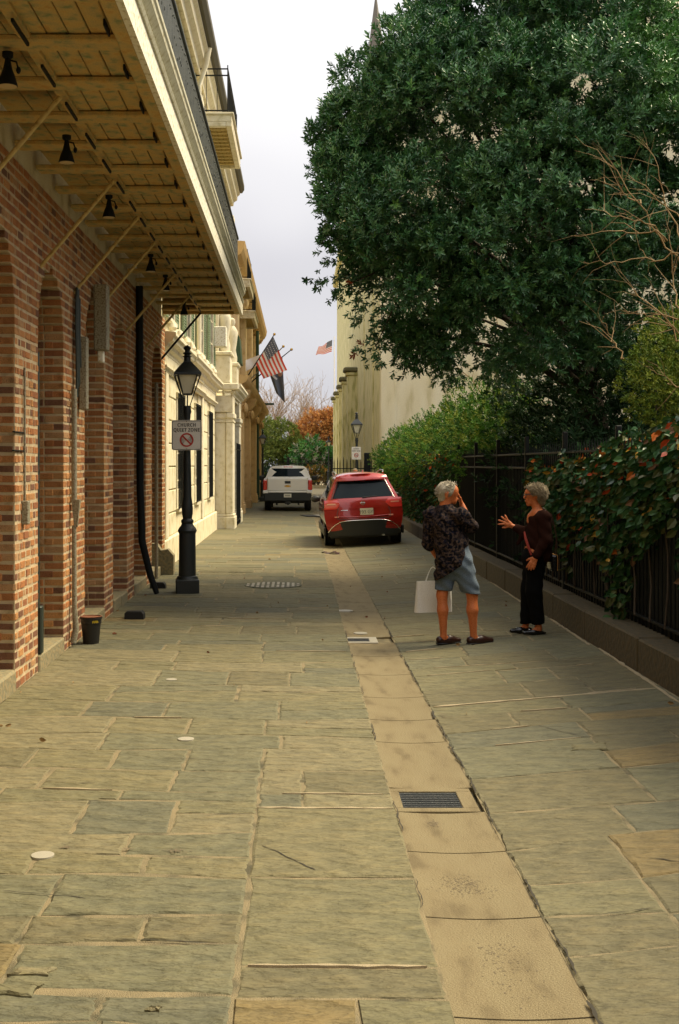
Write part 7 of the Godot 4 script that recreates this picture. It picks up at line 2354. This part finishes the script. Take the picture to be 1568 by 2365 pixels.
func woman() -> void:
	var o := thing("person", "grey haired woman in dark maroon sweater and black trousers, talking with one hand raised", "person", Vector3(2.56, 0.075, -13.4))
	var body := Shape.new()
	var ls := Vector3(0.125, 1.295, 0.155)
	var rs := Vector3(0.10, 1.295, -0.155)
	var le := Vector3(0.135, 1.04, 0.20)
	var lw := Vector3(0.022, 0.86, 0.20)
	var re := Vector3(0.04, 1.09, -0.22)
	var rw := Vector3(-0.165, 1.185, -0.24)
	blob([[Vector3(0.10, 1.24, 0), Vector3(0.085, 1.02, 0), 0.115, 0.12], [Vector3(0.085, 1.02, 0), Vector3(0.06, 0.88, 0), 0.12, 0.13], [ls, rs, 0.052, 0.052], [Vector3(0.10, 1.30, 0), Vector3(0.068, 1.43, 0), 0.058, 0.046],
		[Vector3(0.06, 1.325, 0.035), Vector3(0.06, 1.325, -0.035), 0.052, 0.052], [Vector3(0.015, 1.29, 0.0), Vector3(0.0, 1.25, 0.0), 0.046, 0.035], [ls, le, 0.048, 0.04], [le, lw, 0.04, 0.026], [rs, re, 0.048, 0.04], [re, rw, 0.038, 0.026],
		[Vector3(0.06, 0.88, 0.07), Vector3(0.03, 0.48, 0.08), 0.085, 0.055], [Vector3(0.03, 0.48, 0.08), Vector3(0.08, 0.09, 0.08), 0.055, 0.034], [Vector3(0.05, 0.88, -0.07), Vector3(-0.01, 0.48, -0.06), 0.085, 0.055], [Vector3(-0.01, 0.48, -0.06), Vector3(-0.035, 0.09, -0.06), 0.055, 0.034],
		[Vector3(0.085, 0.06, 0.085), Vector3(0.0, 0.04, 0.095), 0.030, 0.024], [Vector3(-0.04, 0.06, -0.06), Vector3(-0.12, 0.04, -0.04), 0.030, 0.024]], 0.013, 0.012, [], 0.0, body)
	var hc := Vector3(0.05, 1.535, 0)
	blob([[hc + Vector3(0.03, 0.02, 0), hc + Vector3(-0.03, 0.02, 0), 0.078, 0.074], [hc + Vector3(-0.042, -0.02, 0), hc + Vector3(-0.05, -0.075, 0), 0.055, 0.038], [hc + Vector3(-0.060, -0.098, 0), hc + Vector3(-0.07, -0.104, 0), 0.024, 0.020],
		[hc + Vector3(-0.088, 0.01, 0), hc + Vector3(-0.112, -0.03, 0), 0.009, 0.012], [hc + Vector3(-0.088, 0.025, 0.022), hc + Vector3(-0.088, 0.025, -0.022), 0.014, 0.014], [hc + Vector3(-0.090, -0.066, 0.01), hc + Vector3(-0.090, -0.066, -0.01), 0.013, 0.013],
		[hc + Vector3(0.01, -0.01, 0.074), hc + Vector3(0.01, -0.035, 0.072), 0.02, 0.012, Vector3(0, 0, 1), 1.8], [hc + Vector3(0.0, -0.06, 0), hc + Vector3(0.02, -0.14, 0), 0.046, 0.046]], 0.006, 0.007, [], 0.0, body)
	hand_into(body, lw, Vector3(-0.42, -0.9, 0.0), Vector3(0.2, -0.1, -1.0), 0.28, 0.10, -1.0)
	hand_into(body, rw, Vector3(-0.80, 0.52, 0.1), Vector3(0.1, -0.25, -0.95), 0.10, 0.42, 1.0)
	put("body", body.mesh(), M.skin, o)
	var hair := [[hc + Vector3(0.045, 0.03, 0), hc + Vector3(-0.02, 0.035, 0), 0.095, 0.086], [hc + Vector3(0.07, -0.02, 0), hc + Vector3(0.07, -0.07, 0), 0.075, 0.055], [hc + Vector3(0.0, 0.03, 0.035), hc + Vector3(-0.05, 0.04, 0.03), 0.058, 0.045], [hc + Vector3(0.10, 0.02, 0.03), hc + Vector3(0.10, -0.03, 0.03), 0.045, 0.04], [hc + Vector3(0.03, 0.06, 0.05), hc + Vector3(0.08, 0.04, 0.055), 0.04, 0.04]]
	var hn := Vector3(-0.86, -0.5, 0).normalized()
	put("hair", blob(hair, 0.0065, 0.006, [[hn, (hc + Vector3(-0.045, -0.005, 0)).dot(hn)]], 0.0045).mesh(), M.hair_grey, o)
	locks(o, M.hair_grey, hc + Vector3(0.02, 0.022, 0), Vector3(0.118, 0.095, 0.088), Vector3(0.6, -0.6, 0.2), func(d): return -d.x * 0.86 - d.y * 0.5 < 0.42 and d.y > -0.75, 620, 0.045, 1.0)
	var gl := Shape.new()
	gl.bar(hc + Vector3(-0.098, 0.008, 0.072), hc + Vector3(0.01, 0.014, 0.082), 0.006, 0.010)
	gl.bar(hc + Vector3(-0.102, 0.006, 0.07), hc + Vector3(-0.108, 0.006, -0.07), 0.006, 0.012)
	for s in [-1, 1]:
		for q in 8:
			var a := TAU * q / 8
			var b := TAU * (q + 1) / 8
			gl.bar(hc + Vector3(-0.106, -0.012 + sin(a) * 0.02, s * 0.036 + cos(a) * 0.028), hc + Vector3(-0.106, -0.012 + sin(b) * 0.02, s * 0.036 + cos(b) * 0.028), 0.004, 0.004)
	put("glasses", gl.mesh(), M.ink, o)
	var sw := [[Vector3(0.105, 1.24, 0), Vector3(0.10, 1.02, 0), 0.135, 0.145], [Vector3(0.10, 1.02, 0), Vector3(0.10, 0.86, 0), 0.148, 0.150], [ls, rs, 0.068, 0.068], [ls, le, 0.072, 0.062], [le, lw.lerp(le, 0.12), 0.062, 0.048], [rs, re, 0.068, 0.058], [re, rw.lerp(re, 0.30), 0.055, 0.048],
		[Vector3(-0.03, 1.10, -0.2), Vector3(-0.10, 0.98, -0.2), 0.045, 0.018]]
	put("sweater", blob(sw, 0.012, 0.012, [[Vector3.DOWN, -0.80]], 0.005).mesh(), M.maroon, o)
	put("red_edge", Shape.new().tube([Vector3(-0.072, 1.13, 0.06), Vector3(-0.066, 1.06, 0.10), Vector3(-0.042, 0.97, 0.13), Vector3(-0.01, 0.88, 0.14)], [0.010, 0.016, 0.016, 0.010], 8).mesh(), M.red_cloth, o)
	var tr := [[Vector3(0.075, 0.92, 0), Vector3(0.05, 0.84, 0), 0.135, 0.145], [Vector3(0.06, 0.84, 0.06), Vector3(0.03, 0.48, 0.08), 0.105, 0.085], [Vector3(0.03, 0.48, 0.08), Vector3(0.075, 0.10, 0.08), 0.085, 0.075], [Vector3(0.05, 0.84, -0.06), Vector3(-0.005, 0.48, -0.06), 0.105, 0.085], [Vector3(-0.005, 0.48, -0.06), Vector3(-0.03, 0.10, -0.06), 0.083, 0.07]]
	put("trousers", blob(tr, 0.013, 0.013, [[Vector3(0.1, -1, 0).normalized(), Vector3(0.05, 0.115, 0).dot(Vector3(0.1, -1, 0).normalized())]], 0.004).mesh(), M.black_cloth, o)
	for q in [[Vector3(0.135, 0.038, 0.085), Vector3(-0.085, 0.03, 0.12)], [Vector3(0.0, 0.038, -0.06), Vector3(-0.195, 0.03, -0.02)]]:
		var a: Vector3 = q[0]
		var b: Vector3 = q[1]
		var shoe := put("shoe", blob([[a, a.lerp(b, 0.5), 0.034, 0.036], [a.lerp(b, 0.5), b, 0.038, 0.028, Vector3.UP, 1.2]], 0.008, 0.007, [[Vector3.DOWN, 0.004], [Vector3(0.2, 1, 0).normalized(), 0.062]]).mesh(), M.leather_black, o)
		put("buckle", Shape.new().ball(a.lerp(b, 0.72) + Vector3(-0.005, 0.032, 0.015), Vector3(0.012, 0.006, 0.014), 8, 6).mesh(), M.chrome, shoe)
	# shoulder bag at her back
	var bag := thing("handbag", "black shoulder bag with bronze edging at the woman's back", "bag", o.position + Vector3(0.235, 0.70, 0.03))
	put("pouch", Shape.new().cbox(Vector3(-0.03, 0.0, -0.13), Vector3(0.035, 0.19, 0.13), 0.025).mesh(), M.leather_black, bag)
	put("edging", Shape.new().tube([Vector3(0.036, 0.01, 0.125), Vector3(0.040, 0.12, 0.128), Vector3(0.036, 0.18, 0.12), Vector3(-0.02, 0.195, 0.11)], [0.004], 6).mesh(), M.brass, bag)
	put("strap", Shape.new().tube([Vector3(0.025, 0.19, 0.11), Vector3(0.028, 0.40, 0.10), Vector3(-0.02, 0.62, 0.08), Vector3(-0.12, 0.70, 0.07)], [0.007], 6).mesh(), M.leather, bag)

func passer_by() -> void:
	var o := thing("person", "person in dark glasses and dark clothes standing behind the red car", "person", Vector3(1.90, 0.04, -40.5))
	var body := Shape.new()
	blob([[Vector3(0, 1.66, 0), Vector3(0, 1.62, 0.02), 0.085, 0.075], [Vector3(0, 1.56, 0.03), Vector3(0, 1.55, 0.04), 0.05, 0.04], [Vector3(0, 1.62, 0.10), Vector3(0, 1.61, 0.105), 0.012, 0.012], [Vector3(0, 1.42, 0), Vector3(0, 1.55, 0), 0.06, 0.05], [Vector3(-0.09, 1.63, 0), Vector3(-0.09, 1.61, 0), 0.02, 0.015], [Vector3(0.09, 1.63, 0), Vector3(0.09, 1.61, 0), 0.02, 0.015],
		[Vector3(0, 1.3, 0), Vector3(0, 0.95, 0), 0.13, 0.13], [Vector3(-0.18, 1.40, 0), Vector3(0.18, 1.40, 0), 0.055, 0.055], [Vector3(-0.2, 1.38, 0), Vector3(-0.25, 1.1, 0), 0.05, 0.04], [Vector3(-0.25, 1.1, 0), Vector3(-0.24, 0.85, 0.06), 0.04, 0.03], [Vector3(0.2, 1.38, 0), Vector3(0.25, 1.1, 0), 0.05, 0.04], [Vector3(0.25, 1.1, 0), Vector3(0.24, 0.85, 0.06), 0.04, 0.03],
		[Vector3(-0.09, 0.92, 0), Vector3(-0.1, 0.5, 0), 0.085, 0.055], [Vector3(-0.1, 0.5, 0), Vector3(-0.1, 0.06, 0), 0.05, 0.035], [Vector3(0.09, 0.92, 0), Vector3(0.1, 0.5, 0), 0.085, 0.055], [Vector3(0.1, 0.5, 0), Vector3(0.1, 0.06, 0), 0.05, 0.035], [Vector3(-0.1, 0.04, 0), Vector3(-0.1, 0.035, 0.14), 0.035, 0.03], [Vector3(0.1, 0.04, 0), Vector3(0.1, 0.035, 0.14), 0.035, 0.03]], 0.017, 0.014, [], 0.0, body)
	put("body", body.mesh(), M.skin, o)
	put("glasses", Shape.new().cbox(Vector3(-0.07, 1.615, 0.07), Vector3(0.07, 1.65, 0.098), 0.01).mesh(), M.ink, o)
	put("clothes", blob([[Vector3(0, 1.3, 0), Vector3(0, 0.95, 0), 0.15, 0.15], [Vector3(-0.18, 1.40, 0), Vector3(0.18, 1.40, 0), 0.075, 0.075], [Vector3(-0.2, 1.38, 0), Vector3(-0.25, 1.1, 0), 0.065, 0.055], [Vector3(0.2, 1.38, 0), Vector3(0.25, 1.1, 0), 0.065, 0.055], [Vector3(-0.09, 0.92, 0), Vector3(-0.1, 0.5, 0), 0.105, 0.075], [Vector3(-0.1, 0.5, 0), Vector3(-0.1, 0.12, 0), 0.07, 0.06], [Vector3(0.09, 0.92, 0), Vector3(0.1, 0.5, 0), 0.105, 0.075], [Vector3(0.1, 0.5, 0), Vector3(0.1, 0.12, 0), 0.07, 0.06]], 0.018, 0.014).mesh(), M.black_cloth, o)
	put("hair", blob([[Vector3(0, 1.68, -0.02), Vector3(0, 1.66, -0.02), 0.092, 0.085]], 0.012, 0.006, [[Vector3(0, -0.5, 0.86).normalized(), Vector3(0, 1.70, 0.05).dot(Vector3(0, -0.5, 0.86).normalized())]]).mesh(), M.hair_grey, o)
